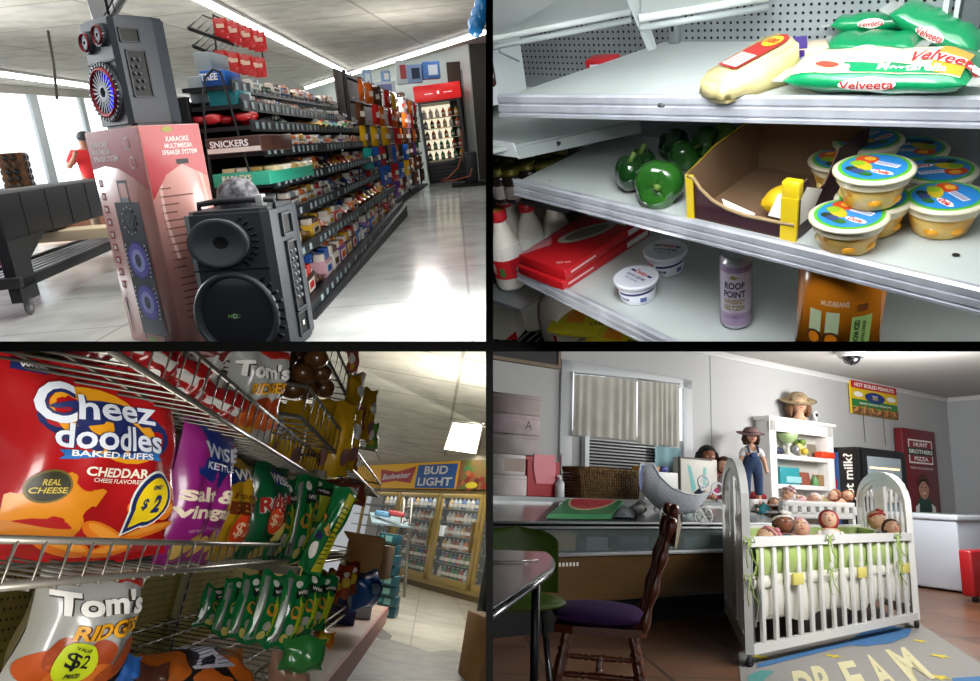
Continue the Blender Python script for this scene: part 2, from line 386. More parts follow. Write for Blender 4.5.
for (x, y) in ((.13, .90), (.15, .82)):
    q.disc(x, y, .026, .026, wt, mf, .002); q.disc(x, y, .021, .021, rd, mf, .003)
for i in range(9):
    y = .74 - i * .058; q.rect(-.215, y - .017, -.175, y + .017, rd, mf, .001); q.rect(-.207, y - .009, -.183, y + .009, wt, mf, .002)
# the printed picture of a twin speaker on wheels
q.grid(lambda u, v: mf(lerp(-.105, .125, u), lerp(.045, .655, v), .002), 1, 1, dk)
for z in (.20, .395):
    q.disc(.01, z, .098, .088, mat('3d3f86', .4), mf, .003); q.disc(.01, z, .085, .077, vio, mf, .004); q.disc(.01, z, .058, .052, vi2, mf, .005); q.disc(.01, z, .026, .03, mat('33365a', .4), mf, .006)
    for s in (-1, 1):
        for i in range(8): q.disc(.01 + s * (.1 - .0016 * (i - 3.5) ** 2 * .6), z - .07 + i * .02, .005, .005, wt, mf, .006, n=8)
q.disc(.01, .575, .056, .05, mat('15161a', .4), mf, .004); q.disc(.01, .575, .036, .032, mat('3a3c44', .4), mf, .005); q.disc(.01, .575, .012, .011, dk, mf, .006)
for i in range(12):
    an = i * 30; q.disc(.01 + .066 * math.cos(math.radians(an)), .575 + .059 * math.sin(math.radians(an)), .004, .004, wt, mf, .005, n=8)
for sx in (-.035, .045): q.rect(sx - .004, .655, sx + .004, .745, dk, mf, .002)
q.rect(-.039, .738, .049, .75, dk, mf, .002); q.rect(-.03, .655, .04, .675, mat('8d8fa0', .4), mf, .003)
for sx in (-.085, .1): q.rect(sx - .006, .015, sx + .006, .045, dk, mf, .002)
q.rect(-.212, .04, -.203, .15, dk, mf, .002); q.rect(-.215, .15, -.2, .21, mat('55505a', .4), mf, .002)
q.text('NDC', -.02, .02, .028, mat('63c03c', .4), mf, bold=.02, lift=.003)
q.build('front_print', box)
q = B(); q.patch([(-DB * .6, HB * 1.016), (-DB * .6, .66), (-.07, .76), (.03, .80), (DB * .6, .74), (DB * .6, HB * 1.016)], rd, mr, .001)
q.text('KARAOKE', .03, .905, .022, wt, mr, w=.13, bold=.02, lift=.002); q.text('MULTIMEDIA', .03, .877, .02, wt, mr, w=.16, bold=.02, lift=.002); q.text('SPEAKER SYSTEM', .03, .85, .02, wt, mr, w=.2, bold=.02, lift=.002)
q.rect(.0, .80, .07, .82, mat('1c1c20', .4), mr, .002)
q.disc(-.02, .945, .03, .012, mat('a8a24a', .4), mr, .003)
for i, w in enumerate((.06, .18, .09, .07, .2, .2, .12, .13, .2, .07, .06)):
    y = .70 - i * .034; q.rect(-.12, y, -.12 + w, y + .006, mat('7a4a46', .6), mr, .001); q.disc(-.13, y + .003, .004, .004, mat('7a4a46', .6), mr, .001, n=8)
for i, w in enumerate((.15, .14, .11, .07, .12, .13, .06)):
    y = .31 - i * .03; q.rect(-.11, y, -.11 + w, y + .006, mat('7a4a46', .6), mr, .001)
for s0 in (-.1, .1):
    q.grid(lambda u, v: mr(s0 + .03 * math.sin(u * 3) * (1 if s0 > 0 else -1) + v * .018, .40 + u * .42, .0008), 10, 1, mat('e6bdb4', .4))
q.build('side_print', box)

# ---- party speakers
grey = mat('40454d', .42); grd = mat('23262b', .4); blk = mat('0d0e10', .5); redm = mat('9a2b35', .3, metal=.6); chrome = mat('64676c', .35, metal=.7)
def speaker_side(q, W_, D, H, mp):
    q.rect(-.05 * D, H * .78, .38 * D, H * .90, blk, mp, .002); q.rect(.0, H * .28, .36 * D, H * .72, blk, mp, .002)
def bezel(q, mp, x0, y0, x1, y1, t, m, lift=.008):
    for a_, b_, c_, d_ in ((x0, y0, x1, y0 + t), (x0, y1 - t, x1, y1), (x0, y0, x0 + t, y1), (x1 - t, y0, x1, y1)):
        P = [mp(a_, b_, 0), mp(c_, b_, 0), mp(c_, d_, 0), mp(a_, d_, 0), mp(a_, b_, lift), mp(c_, b_, lift), mp(c_, d_, lift), mp(a_, d_, lift)]
        q.add(P, [(4, 5, 6, 7), (0, 1, 5, 4), (1, 2, 6, 5), (2, 3, 7, 6), (3, 0, 4, 7)], m)
def body(W_, D, H, m, tp=.86):
    """cabinet with a bevelled front, slimmer towards the back"""
    q = B(); c = .03
    prof = [(-W_ / 2, .02), (-W_ / 2 + c, 0), (W_ / 2 - c, 0), (W_ / 2, .02), (W_ / 2, D * .75), (W_ / 2 * tp, D), (-W_ / 2 * tp, D), (-W_ / 2, D * .75)]
    q.prism(prof, 0.02, H, m)
    q.prism([(x * .93, .02 + y * .93) for x, y in prof], 0, .02, m); q.prism([(x * .93, .02 + y * .92) for x, y in prof], H, H + .012, m)
    return q
YUP = RX(90)
# upper one, on the carton
WU, DU, HU = .33, .30, .53
up = thing(R, 'party_speaker', 'grey party speaker with red rings and a glowing blue woofer, on the tall carton', 'speaker', V((A.x, A.y, HB)) + ex * (-WB / 2 - .01) + (RZ(RZB) @ V((0, .035, 0))), RZB)
body(WU, DU, HU, grey).build('cabinet', up)
def woofer(parent, x, z, r, ring, cone, sp, glow=None, name='woofer'):
    q = B(); X = T(x, 0, z) @ YUP
    q.lathe([(r * 1.18, -.002), (r * 1.2, .012), (r * 1.08, .02), (r * 1.0, .014), (r * .98, 0)], grey, 40, X, cap=False)
    q.lathe([(r, .006), (r, .022), (r * .93, .03), (r * .84, .022), (r * .82, .004)], ring, 40, X, cap=False)
    q.lathe([(0.0, -.012 + .02), (r * .2, .016), (r * .25, .006), (r * .82, .008)], cone, 36, X, cap=False)
    for i in range(sp):
        an = 360 / sp * i; q.box((r * .2, -.0035, .014), (r * .86, .0035, .022), chrome, X=X @ RZ(an))
    for i in range(sp + 8):
        an = 360 / (sp + 8) * i; q.box((r * 1.02, -.004, .008), (r * 1.17, .004, .022), chrome, X=X @ RZ(an))
    if glow: q.lathe([(r * .45, .0095), (r * .8, .0095)], glow, 20, X, cap=False, a0=-70, a1=75)
    return q.build(name, parent)
woofer(up, -.01, .185, .125, redm, mat('4b4c58', .4), 24, mat('1a20ff', .4, emit=4))
for x, z in ((-.085, .435), (.055, .455)):
    woofer(up, x, z, .047, redm, mat('2a2a30', .4), 14, None, 'tweeter')
q = B(); mp = wall_map((WU / 2, 0, 0), (0, 1, 0), (0, 0, 1))
q.rect(.03, .41, .14, .48, blk, mp, .001); bezel(q, mp, .03, .41, .14, .48, .008, grd)
q.rect(.05, .15, .15, .37, blk, mp, .001); bezel(q, mp, .045, .145, .155, .375, .008, grd)
for i in range(5):
    for j in range(2): p = mp(.075 + j * .03 + .01 * math.sin(i * 1.7), .19 + i * .035, 0); q.cyl(p, p + V((.014, 0, 0)), .009, chrome)
q.build('control_panel', up)
q = B(); q.box((-WU / 2 + .03, -.012, .325), (WU / 2 - .03, .004, .335), blk); q.build('front_seam', up)
q = B(); q.tube([(-.05, .12, HU), (-.05, .12, HU + .35)], .008, blk); q.tube([(0, .13, HU), (-.02, .13, HU + .35)], .003, blk); q.build('cable', up)
up.matrix_basis = up.matrix_basis @ SC(.8, .8, .8)
# lower one, on the floor
WL, DL, HL = .355, .34, .585
pl = R.on(219, 354); pr = R.on(282, 359)
RZL = -9
pc = (pl + pr) / 2
lo = thing(R, 'party_speaker', 'large charcoal speaker with horn and glossy woofer on the floor beside the carton', 'speaker', pc, RZL)
body(WL, DL, HL, mat('3a3f45', .5), .9).build('cabinet', lo)
q = B(); X = T(-.03, 0, .475) @ YUP
q.lathe([(.115, 0), (.122, .03), (.118, .04), (.10, .034), (.07, .02), (.04, .008), (.028, .004), (.0, .004)], mat('52575e', .35), 36, X @ SC(1.05, .8, 1), cap=False)
for i in range(9):
    for rr in (.135, .15): an = math.radians(-50 + i * 12.5); q.cyl((-.03 + rr * math.cos(an), .0, .475 + rr * .8 * math.sin(an)), (-.03 + rr * math.cos(an), -.01, .475 + rr * .8 * math.sin(an)), .006, blk, n=8)
    an = math.radians(150 + i * 7); q.cyl((-.03 + .13 * math.cos(an), 0, .475 + .11 * math.sin(an)), (-.03 + .13 * math.cos(an), -.01, .475 + .11 * math.sin(an)), .006, blk, n=8)
q.lathe([(0, .0055), (.03, .0085)], blk, 20, X @ SC(1.05, .8, 1), cap=False); q.build('horn', lo)
# the horn mouth needs a hole look: a dark throat disc
q = B(); X = T(-.015, 0, .18) @ YUP
q.lathe([(.178, 0), (.18, .022), (.168, .03), (.158, .022), (.152, .008)], mat('4a4f56', .35), 48, X, cap=False)
q.lathe([(.0, .026), (.06, .024), (.11, .018), (.152, .008)], mat('34383e', .18, coat=.5), 48, X, cap=False)
mq = wall_map((-.015, -.025, .18)); q.text('NDC', -.005, .0, .015, mat('7fd04a', .4), mq, bold=.02, w=.05); q.text('D', .0, .0, .02, mat('c9cfd6', .4), mq, bold=.02, lift=.0015)
for i in range(11):
    an = math.radians(-62 + i * 11)
    for rr in (.19,): q.box((-.014, -.006, -.006), (.014, .006, .006), blk, .002, X=T(-.015 + rr * math.cos(an), -.003, .18 + rr * math.sin(an)) @ RY(-math.degrees(an)))
q.build('woofer', lo)
q = B(); q.box((-WL / 2 + .01, -.004, .362), (WL / 2 - .02, .004, .367), blk); q.build('front_seam', lo)
q = B(); mp = wall_map((WL / 2, 0, 0), (0, 1, 0), (0, 0, 1))
q.rect(.11, .475, .21, .56, blk, mp, .001); bezel(q, mp, .105, .47, .215, .565, .01, mat('3a3f45', .5), .012)
q.rect(.13, .16, .22, .44, blk, mp, .001); bezel(q, mp, .12, .15, .23, .45, .01, mat('3a3f45', .5), .012)
for i in range(7):
    for j in range(2): p = mp(.155 + j * .035, .21 + i * .032, 0); q.cyl(p, p + V((.014, 0, 0)), .008, mat('70757c', .35))
q.rect(.13, .05, .22, .14, blk, mp, .001); bezel(q, mp, .12, .04, .23, .145, .008, mat('3a3f45', .5), .01); q.rect(.17, .08, .19, .10, wt, mp, .004)
q.build('control_panel', lo)
q = B(); q.tube([(-.15, .1, HL), (-.15, .1, HL + .035), (-.05, .1, HL + .045), (.08, .1, HL + .04), (.17, .1, HL + .035), (.17, .1, HL)], .012, mat('2a2e33', .5)); q.box((.1, .08, HL + .012), (.13, .12, HL + .06), mat('b9bcbd', .4), .004)
q.build('top_handle', lo)
q = B(); hm = mat('8f8f95', .6, col2='33323a', ns=30, kind='noise')
q.ell((0, 0, .0), (.085, .085, .075), hm, 24, 14); q.torus((0, 0, -.02), .082, .008, mat('3a3a40', .6))
q.build('patterned_cap', R=R, loc=pc + RZ(RZL) @ V((-.02, .19, HL + .055)))
tag(bpy.data.objects['patterned_cap'], 'grey and black patterned round cap lying on the floor speaker', 'cap')

# ---- things hanging above
tv = thing(R, 'hanging_screen', 'dark ceiling-hung screen cut off by the top edge, above the red-ringed speaker', 'screen', R.at(108, 4, 3.6), -50)
tv.matrix_basis = R.M.copy()
B().slab(R.at(82, -14, 3.5), R.at(96, 32, 3.4), R.at(98, 33, 3.35), R.at(124, -14, 3.3), .02, mat('55595c', .4)).build('panel', tv)
B().tube([R.at(98, 34, 3.34), R.at(124, -14, 3.29)], .008, mat('d0d3d4', .3, metal=.3)).build('edge_strip', tv)
B().slab(R.at(99, 35, 3.35), R.at(104, 37, 3.5), R.at(136, -14, 3.45), R.at(125, -14, 3.3), .02, mat('2a2d30', .4)).build('side_face', tv)
q = B(); p = R.at(48, 31, 6.0); e = R.at(57, 99, 6.0); q.tube([p, vl(p, e, .5) + V((.01, 0, 0)), e], .012, mat('4a4640', .7)); q.build('hanging_cable', R=R)
tag(bpy.data.objects['hanging_cable'], 'thin dark cable hanging from the ceiling in front of the windows', 'cable')
q = B(); 
for i in range(3):
    c = R.at(482 - i * 3, 8 + i * 9, 3.0); q.ell(c, (.035, .035, .045), mat('2f8fd8', .25, coat=.8), fn=lambda u: 1 + .12 * math.sin(9 * u.x) * math.cos(8 * u.z))
q.build('foil_balloon', R=R); tag(bpy.data.objects['foil_balloon'], 'shiny blue crumpled balloon at the top right corner near the ceiling', 'balloon')

# ---- black cart with castors
bk = mat('24252a', .5, bump=.1); bk2 = mat('1a1b1f', .5)
tF = R.on(35, 314); rzt = 62
tF2 = R.on(150, 252); v = tF2 - tF; rzt = math.degrees(math.atan2(v.y, v.x)); LT = v.length * 1.02; DT = .42
cart = thing(R, 'rolling_cart', 'black folding cart table on castors in front of the shop windows', 'cart', tF, rzt)
zt = .70
B().box((-.1, .0, zt - .27), (LT, DT, zt), bk, .012).build('apron', cart)
for i in range(7): q = B(); q.box((.2 + i * .36, -.004, zt - .26), (.215 + i * .36, 0, zt - .01), bk2); q.build('panel_seam', cart)
for y in (0, DT - .06):
    B().prism([(-.1, 0), (.13, 0), (.13, .22), (.45, .36), (-.1, .36)], 0, .06, bk, X=T(0, y + .06, .09) @ RX(90)).build('end_leg', cart)
q = B(); q.box((-.1, .0, .16), (LT, .04, .22), bk, .004); q.box((-.1, DT - .04, .16), (LT, DT, .22), bk, .004)
for i in range(5): q.box((.1, .07 + i * .06, .19), (LT, .10 + i * .06, .21), mat('8e9094', .35, metal=.6))
q.build('slatted_shelf', cart)
q = B(); q.box((-.15, -.03, .18), (-.1, DT + .03, .24), bk, .004); q.build('end_rail', cart)
for x, y in ((0, .02), (0, DT - .04)):
    w = B(); w.torus((x, y, .045), .03, .015, mat('6e6e70', .5), 'Y'); w.cyl((x, y - .012, .045), (x, y + .012, .045), .03, mat('b4b4b4', .4)); w.box((x - .02, y - .02, .06), (x + .02, y + .02, .1), mat('9a9a9c', .3, metal=.7)); w.build('castor', cart)
for dx, dy, hh, c in ((.5, .8, .44, 'a5764a'), (1.6, 1.0, .42, 'b07f52')):
    pass
wood = mat('a8784a', .55, col2='8a5c34', kind='wood', ns=14)
cz = R.on(88, 262)
t = thing(R, 'wooden_crate', 'brown wooden shelf crate holding flat packs, seen under the black cart', 'crate', R.on(84, 240), -4)
q = B(); q.box((-.55, 0, 0), (-.5, .3, .5), wood); q.box((.5, 0, 0), (.55, .3, .5), wood); q.box((-.5, .28, 0), (.5, .3, .5), mat('7a4a30', .6)); q.box((-.5, 0, 0), (.5, .3, .04), wood); q.build('frame', t)
for i in range(5):
    q = B().box((-.45 + .03 * (i % 2), .02, 0), (.42, .27, .07), mat(['8a4a30', 'c9a27a', '7d3d2c', 'b98d63', 'd8c6a8'][i], .6), .01)
    tag(q.build('flat_pack', R=R, loc=R.on(84, 240, .045 + i * .075), rz=-4), ['rust brown', 'light tan', 'dark red-brown', 'brown', 'cream'][i] + ' flat pack in the wooden crate under the cart', 'package', 'flat packs in the crate')
tag(B().box((-.25, 0, 0), (.1, .3, .42), mat('7a2148', .5), .03).build('magenta_bin', R=R, loc=R.on(2, 278)), 'dark magenta bin at the left edge behind the cart', 'bin')
# sunglasses display
sd = thing(R, 'sunglasses_stand', 'brown revolving stand hung with sunglasses, in front of the left window', 'display stand', R.on(30, 222, .0) , 15)
sdz = R.hg(30, 200, R.on(30, 222)); sdt = R.hg(27, 152, R.on(30, 222))
B().box((-.17, -.17, sdz - .4), (.17, .17, sdt), mat('8a5a34', .5, col2='6e4424', ns=6), .02).build('column', sd)
B().cyl((0, 0, 0), (0, 0, sdz - .35), .04, grd).build('pole', sd)
for i in range(7):
    for sd_ in range(4):
        q = B(); z = sdz - .0 + (sdt - sdz) * (i + .3) / 7
        for s in (-1, 1): q.lathe([(0, 0), (.045, .0), (.05, .012), (0, .014)], mat(['3a2c24', '22252a', '5b4636'][i % 3], .2), 12, T(s * .055, -.19, z) @ YUP)
        for s in (-1, 1): q.box((s * .1 - .004, -.28, z), (s * .1 + .004, -.18, z + .006), grd)
        q.X = I4; o = q.build('sunglasses', R=R, loc=sd.location, rz=0); place(o, R, R.on(30, 222), 15 + 90 * sd_)
        tag(o, 'dark sunglasses, tier %d from the base, on the %s face of the brown stand' % (i + 1, ('front', 'right-hand', 'back', 'left-hand')[sd_]), 'sunglasses', 'sunglasses on the revolving stand')
# person in red
per = R.on(107, 238); D = (R.M @ per).y
pz = lambda py: R.hg(90, py, per)
mp_ = R.mpp(per)
H = pz(137); k = H / 1.62
P = thing(R, 'person', 'person in a red shirt and dark cap, arms raised to the face, behind the cart', 'person', per, 20)
sk_ = mat('a0705a', .55, spec=.3); shirt = mat('c81d22', .8); 
pts = [(0, 0, .92), (0, 0, 1.15), (0, -.02, 1.33), (0, -.03, 1.45), (0, -.04, 1.53), (0, -.045, 1.60), (-.19, 0, 1.38), (-.30, -.05, 1.17), (-.16, -.22, 1.34), (-.12, -.25, 1.42), (.19, 0, 1.38), (.30, -.05, 1.17), (.16, -.22, 1.34), (.12, -.25, 1.42), (-.1, 0, .88), (-.11, 0, .48), (-.11, .03, .08), (-.11, -.12, .03), (.1, 0, .88), (.11, 0, .48), (.11, .03, .08), (.11, -.12, .03)]
ed = [(0, 1), (1, 2), (2, 3), (3, 4), (4, 5), (2, 6), (6, 7), (7, 8), (8, 9), (2, 10), (10, 11), (11, 12), (12, 13), (0, 14), (14, 15), (15, 16), (16, 17), (0, 18), (18, 19), (19, 20), (20, 21)]
rad = [.15, .14, .16, .06, .085, .09, .06, .045, .032, .04, .06, .045, .032, .04, .09, .06, .045, .04, .09, .06, .045, .04]
KS = SC(k, k, k)
vv, ff = skin(pts, ed, rad, sk_); q = B(); q.add(vv, ff, sk_, True, KS); q.build('body', P)
vv, ff = skin(pts[:3] + [(0, -.02, 1.40)] + [pts[6], (-.28, -.04, 1.21), pts[10], (.28, -.04, 1.21)], [(0, 1), (1, 2), (2, 3), (2, 4), (4, 5), (2, 6), (6, 7)], [.175, .165, .185, .09, .085, .075, .085, .075], shirt); q = B(); q.add(vv, ff, shirt, True, KS); q.build('shirt', P)
q = B(); q.ell((0, -.03, 1.62), (.1, .11, .1), mat('33353a', .7), X=KS, fn=lambda u: 1 if u.z > -.1 else .93); q.box((-.07, -.2, 1.6), (.07, -.08, 1.615), mat('33353a', .7), .005, X=KS); q.build('cap', P)
vv, ff = skin([(0, 0, .95), (-.1, 0, .85), (-.11, 0, .48), (-.11, .02, .1), (.1, 0, .85), (.11, 0, .48), (.11, .02, .1)], [(0, 1), (1, 2), (2, 3), (0, 4), (4, 5), (5, 6)], [.16, .11, .08, .07, .11, .08, .07], dk); q = B(); q.add(vv, ff, mat('8a7a68', .8), True, KS); q.build('trousers', P)

# ---------------------------------------------------------------- candy gondola
R = R1; rnd = random.Random(5)
YN, YF = 3.62, 8.05
lips = [((230, 85), (352, 108)), ((240, 104), (358, 121)), ((250, 125), (368, 130)), ((263, 151), (375, 143)), ((273, 183), (382, 157)), ((283, 217), (385, 172)), ((299, 252), (395, 187)), ((315, 302), (402, 203))]
XS = -1.28
g = thing(R, 'candy_gondola', 'long black tiered store shelf unit filled with candy', 'shelf unit', (0, 0, 0))
bkm = mat('141518', .5); bkr = mat('1d2024', .45); tagm = mat('aebfc4', .5)
LP = []
for (a_, b_) in lips:
    pa = R.ay(*a_, YN); pb = R.ay(*b_, YF); LP.append((V((pa.x, YN, pa.z)), V((pb.x, YF, pb.z))))
q = B(); q.box((XS - .04, YN, .1), (XS, YF, LP[0][0].z - .06), bkm)
for i in range(26): q.box((XS, YN + .05 + i * .17, .15), (XS + .004, YN + .055 + i * .17, 1.0), mat('2b2d31', .5))
q.build('back_panel', g)
for y in (YN - .02, (YN + YF) / 2, YF): B().box((XS - .07, y - .02, 0), (XS + .03, y + .02, LP[0][0].z - .04), mat('0c0d0f', .4), .004).build('upright', g)
q = B(); 
pa, pb = LP[7]; q.add([(XS, YN - .25, 0), (pa.x + .05, YN - .25, 0), (pb.x + .05, YF, 0), (XS, YF, 0), (XS, YN - .25, pa.z - .03), (pa.x + .05, YN - .25, pa.z - .03), (pb.x + .05, YF, pb.z - .03), (XS, YF, pb.z - .03)], [(0, 3, 2, 1), (4, 5, 6, 7), (0, 1, 5, 4), (1, 2, 6, 5), (2, 3, 7, 6), (3, 0, 4, 7)], bkr)
q.build('base', g)
for i, (pa, pb) in enumerate(LP):
    q = B(); yn = YN if i < 7 else YN - .25
    q.slab((XS, yn, pa.z), (pa.x, yn, pa.z), (pb.x, YF, pb.z), (XS, YF, pb.z), .02, bkr); s = q.build('shelf', g)
    q = B(); hh = .055
    A3 = V((pa.x, yn, pa.z - .03)); B3 = V((pb.x, YF, pb.z - .03)); ey = V((0, 0, 1)); out = V((.012, 0, .0))
    q.add([A3, B3, B3 + ey * hh, A3 + ey * hh, A3 + out, B3 + out, B3 + ey * hh + out, A3 + ey * hh + out], [(4, 5, 6, 7), (0, 1, 5, 4), (3, 7, 6, 2), (0, 4, 7, 3), (1, 2, 6, 5)], mat('262a2e', .4))
    n = 34
    for j in range(n):
        t0 = (j + .25) / n + rnd.uniform(-.004, .004); t1 = t0 + .42 / n
        if rnd.random() < .12: continue
        P0 = vl(A3, B3, t0) + out + V((.002, 0, 0)); P1 = vl(A3, B3, t1) + out + V((.002, 0, 0))
        q.add([P0 + ey * .012, P1 + ey * .012, P1 + ey * .045, P0 + ey * .045], [(0, 1, 2, 3)], tagm if j % 3 else mat('8fa6ad', .5))
    q.build('price_rail', s)
# bent wire guard at the near end
q = B(); wp = [(187, 330), (200, 170), (203, 110), (206, 76), (215, 68), (226, 80), (236, 120), (252, 200)]
q.tube([R.ay(x, y, YN - .07) for x, y in [(214, 200), (206, 140), (203, 100), (205, 78), (213, 69), (220, 72), (225, 86), (232, 112), (240, 140), (250, 175), (258, 200)]], .006, bkm); q.build('wire_guard', g)

# products
cols = [('c92a2a', 'red'), ('e5b21d', 'yellow'), ('2c5fb8', 'blue'), ('5a3524', 'brown'), ('e06a1f', 'orange'), ('e9e4dc', 'white'), ('2f9a57', 'green'), ('7a3f96', 'purple'), ('d9a9b4', 'pink'), ('8f979f', 'silver'), ('3c2a22', 'dark brown'), ('2aa4a0', 'teal')]
cd = dict((n, c) for c, n in cols)
def tray_mesh(c1, c2, w, d, h):
    """open display carton full of wrapped bars"""
    q = B(); m1 = mat(c1, .4); m2 = mat(c2, .35, coat=.4)
    q.box((0, 0, 0), (d, w, h * .62), m1, .004)
    q.box((d * .985, w * .1, h * .1), (d + .002, w * .9, h * .5), mat('ece6da', .5)); q.box((d, w * .2, h * .2), (d + .004, w * .7, h * .42), mat(c2, .5))
    for i in range(3):
        for j in range(4):
            x = d * (.1 + .22 * j); y = w * (.06 + .31 * i)
            q.box((x, y, h * .55), (x + d * .2, y + w * .27, h * (.86 + .14 * rnd.random())), m2 if (i + j) % 3 else mat('e8dfd2', .4), .006, X=T(0, 0, 0) @ RX(rnd.uniform(-4, 4)))
    return q
def bag_mesh(c1, c2, w, d, h):
    q = B(); m1 = mat(c1, .3, coat=.4, bump=.25, bs=30)
    def f(u, v):
        x = u * d; y = v * w; e = math.sin(math.pi * u) ** .5 * math.sin(math.pi * v) ** .5
        return V((x, y, h * (.25 + .65 * e) + .01 * math.sin(13 * u + 7 * v)))
    q.grid(f, 10, 10, m1); q.grid(lambda u, v: V((u * d, v * w, h * .05 * math.sin(math.pi * u))), 4, 4, m1, back=True)
    q.grid(lambda u, v: (lambda p: p + V((0, 0, .003)))(f(.3 + .55 * u, .22 + .55 * v)), 6, 6, mat(c2, .35, coat=.3)); q.grid(lambda u, v: (lambda p: p + V((0, 0, .005)))(f(.45 + .25 * u, .32 + .35 * v)), 4, 4, mat('f0ebe2', .4))
    return q
ORD = ['top', 'second', 'third', 'fourth', 'fifth', 'sixth', 'seventh', 'bottom']
NTH = 'first second third fourth fifth sixth seventh eighth ninth tenth eleventh twelfth thirteenth fourteenth fifteenth sixteenth seventeenth eighteenth nineteenth twentieth'.split() + ['twenty-%s' % x for x in 'first second third fourth fifth sixth seventh eighth ninth'.split()]
protos = {}
plan = [
 ['white green white blue yellow white purple orange silver white brown white green yellow red green blue white'.split(), 'tray', .05],
 ['teal red white green white purple yellow white blue green teal blue red white pink green red green'.split(), 'tray', .05],
 ['red red green yellow green yellow yellow green silver teal white green blue white blue orange red orange'.split(), 'bag', .05],
 ['silver brown white yellow white silver orange brown white purple yellow orange red orange red yellow orange yellow'.split(), 'tray', .06],
 ['brown yellow yellow dark_brown brown orange yellow red orange yellow orange white red yellow orange white red blue'.split(), 'bag', .07],
 ['dark_brown brown white silver white brown white silver white blue white blue brown blue orange white blue white'.split(), 'tray', .07],
 ['yellow brown yellow orange white red red white orange yellow red yellow brown yellow orange yellow brown yellow'.split(), 'bag', .075],
 ['dark_brown brown pink white purple brown brown blue white purple blue pink brown white yellow red silver white'.split(), 'tray', .11]]
sec = ['white', 'red', 'yellow', 'orange', 'brown', 'blue']
for si, (cl, kind, hh) in enumerate(plan):
    pa, pb = LP[si]; n = len(cl); y0 = {3: .62, 4: .95}.get(si, .32)
    if si == 7: y0 = .12
    if si == 2: y0 = .35
    if si in (5, 6): y0 = .12
    Ls = (YF - YN - y0) - .05
    cnt = {}
    for j, cn in enumerate(cl):
        cn = cn.replace('_', ' '); kd = kind if rnd.random() < .72 else ('bag' if kind == 'tray' else 'tray')
        w = Ls / n * .93; t = (y0 + Ls * j / n) / (YF - YN); P0 = vl(pa, pb, t); d = min(.34, P0.x - XS - .06); sc2 = sec[(si + j * 5) % 6]
        if sc2 == cn: sc2 = 'silver'
        key = (kd, cn, sc2, round(w, 2), round(d, 1))
        nm = 'candy_tray' if kd == 'tray' else 'candy_bag'
        lab = '%s %s with %s print, %s from near end on the %s gondola shelf' % (cn, 'candy carton' if kd == 'tray' else 'candy bag', sc2, NTH[j + (si != 6)], ORD[si])
        loc = V((P0.x - d - .015, YN + y0 + Ls * j / n, P0.z))
        if key in protos:
            o = dup(protos[key], R, loc, rnd.uniform(-2, 2), lab)
        else:
            o = (tray_mesh if kd == 'tray' else bag_mesh)(cd[cn], cd[sc2], round(w, 2), round(d, 1), hh * (1.45 if si > 1 else 1.1)).build(nm, R=R, loc=loc, rz=rnd.uniform(-2, 2)); protos[key] = o
        tag(o, lab, 'candy', 'packs on the %s gondola shelf' % ORD[si])
# hand-made near packs
def carton(nm, lab, a_, b_, m, w, d, h, loc, rz=0, txt=None, tc='ffffff', side=None, tilt=None, front=None):
    t = thing(R, nm, lab, 'candy', loc, rz, tilt=tilt)
    q = B(); q.box((0, 0, 0), (d, w, h), m, .005); q.build('carton', t)
    q = B(); mp = wall_map((d / 2, 0, h / 2), (1, 0, 0), (0, 0, 1))
    if front: q.rect(-d / 2 + .004, -h / 2 + .004, d / 2 - .004, -h / 2 + h * .35, mat(front, .4), mp, .001)
    if txt: q.text(txt, -.02, h * .1, h * .42, mat(tc, .4), mp, bold=.03, w=min(d * .7, h * .42 * len(txt) * .75), lift=.002)
    mp2 = wall_map((d, w / 2, h / 2), (0, 1, 0), (0, 0, 1))
    if side: q.rect(-w * .35, -h * .3, w * .35, h * .3, mat(side, .4), mp2, .001)
    q.build('print', t); return t
def onshelf(i, t, back=0): pa, pb = LP[i]; p = vl(pa, pb, t); return V((p.x - back, YN + (YF - YN) * t, p.z))
p = onshelf(0, 0.005); carton('candy_tray', 'bright blue candy carton, first on the top shelf of the gondola', 0, 0, mat('2f6fc9', .35), .26, .12, .075, p - V((.14, 0, 0)), txt='TREE', front='2450a0')
p = onshelf(1, 0.01); carton('candy_tray', 'teal carton with a round portrait, first on the second gondola shelf', 0, 0, mat('2e9aa5', .35), .26, .14, .075, p - V((.16, 0, 0)), side='123a4a')
q = B()
for i in range(14): q.ell((rnd.uniform(0, .3), rnd.uniform(0, .22), .02 + rnd.uniform(0, .035)), (.045, .03, .02), mat('c4242b', .25, coat=.6), 10, 6, X=RZ(rnd.uniform(-8, 8)))
o = q.build('liquorice_pile', R=R, loc=onshelf(2, 0) - V((.30, .06, 0))); tag(o, 'loose heap of shiny red wrapped candies, first on the third gondola shelf', 'candy', kind='stuff')
p = onshelf(3, -.02, .30); carton('candy_tray', 'long dark brown chocolate carton with white lower band on the fourth gondola shelf', 0, 0, mat('4b3028', .4), .45, .27, .075, p + V((.06, 0, 0)), rz=-6, txt='SNICKERS', tc='f2eef2', front='e9dfd8')
p = onshelf(4, -.02, .31); t = carton('candy_tray', 'mint green wafer carton with orange corner on the fifth gondola shelf', 0, 0, mat('35a88b', .4), .8, .28, .065, p + V((.05, 0, 0)), rz=-4, txt='FARLEYS', tc='e8e0d0')
q = B(); 
for i in range(5):
    for j in range(4): q.box((.03 + j * .07, .05 + i * .14, .06), (.09 + j * .07, .17 + i * .14, .085), mat(['d7c79a', 'e9e2cf', 'b99a58'][(i + j) % 3], .4, coat=.3), .008)
q.build('wrapped_bars', t)
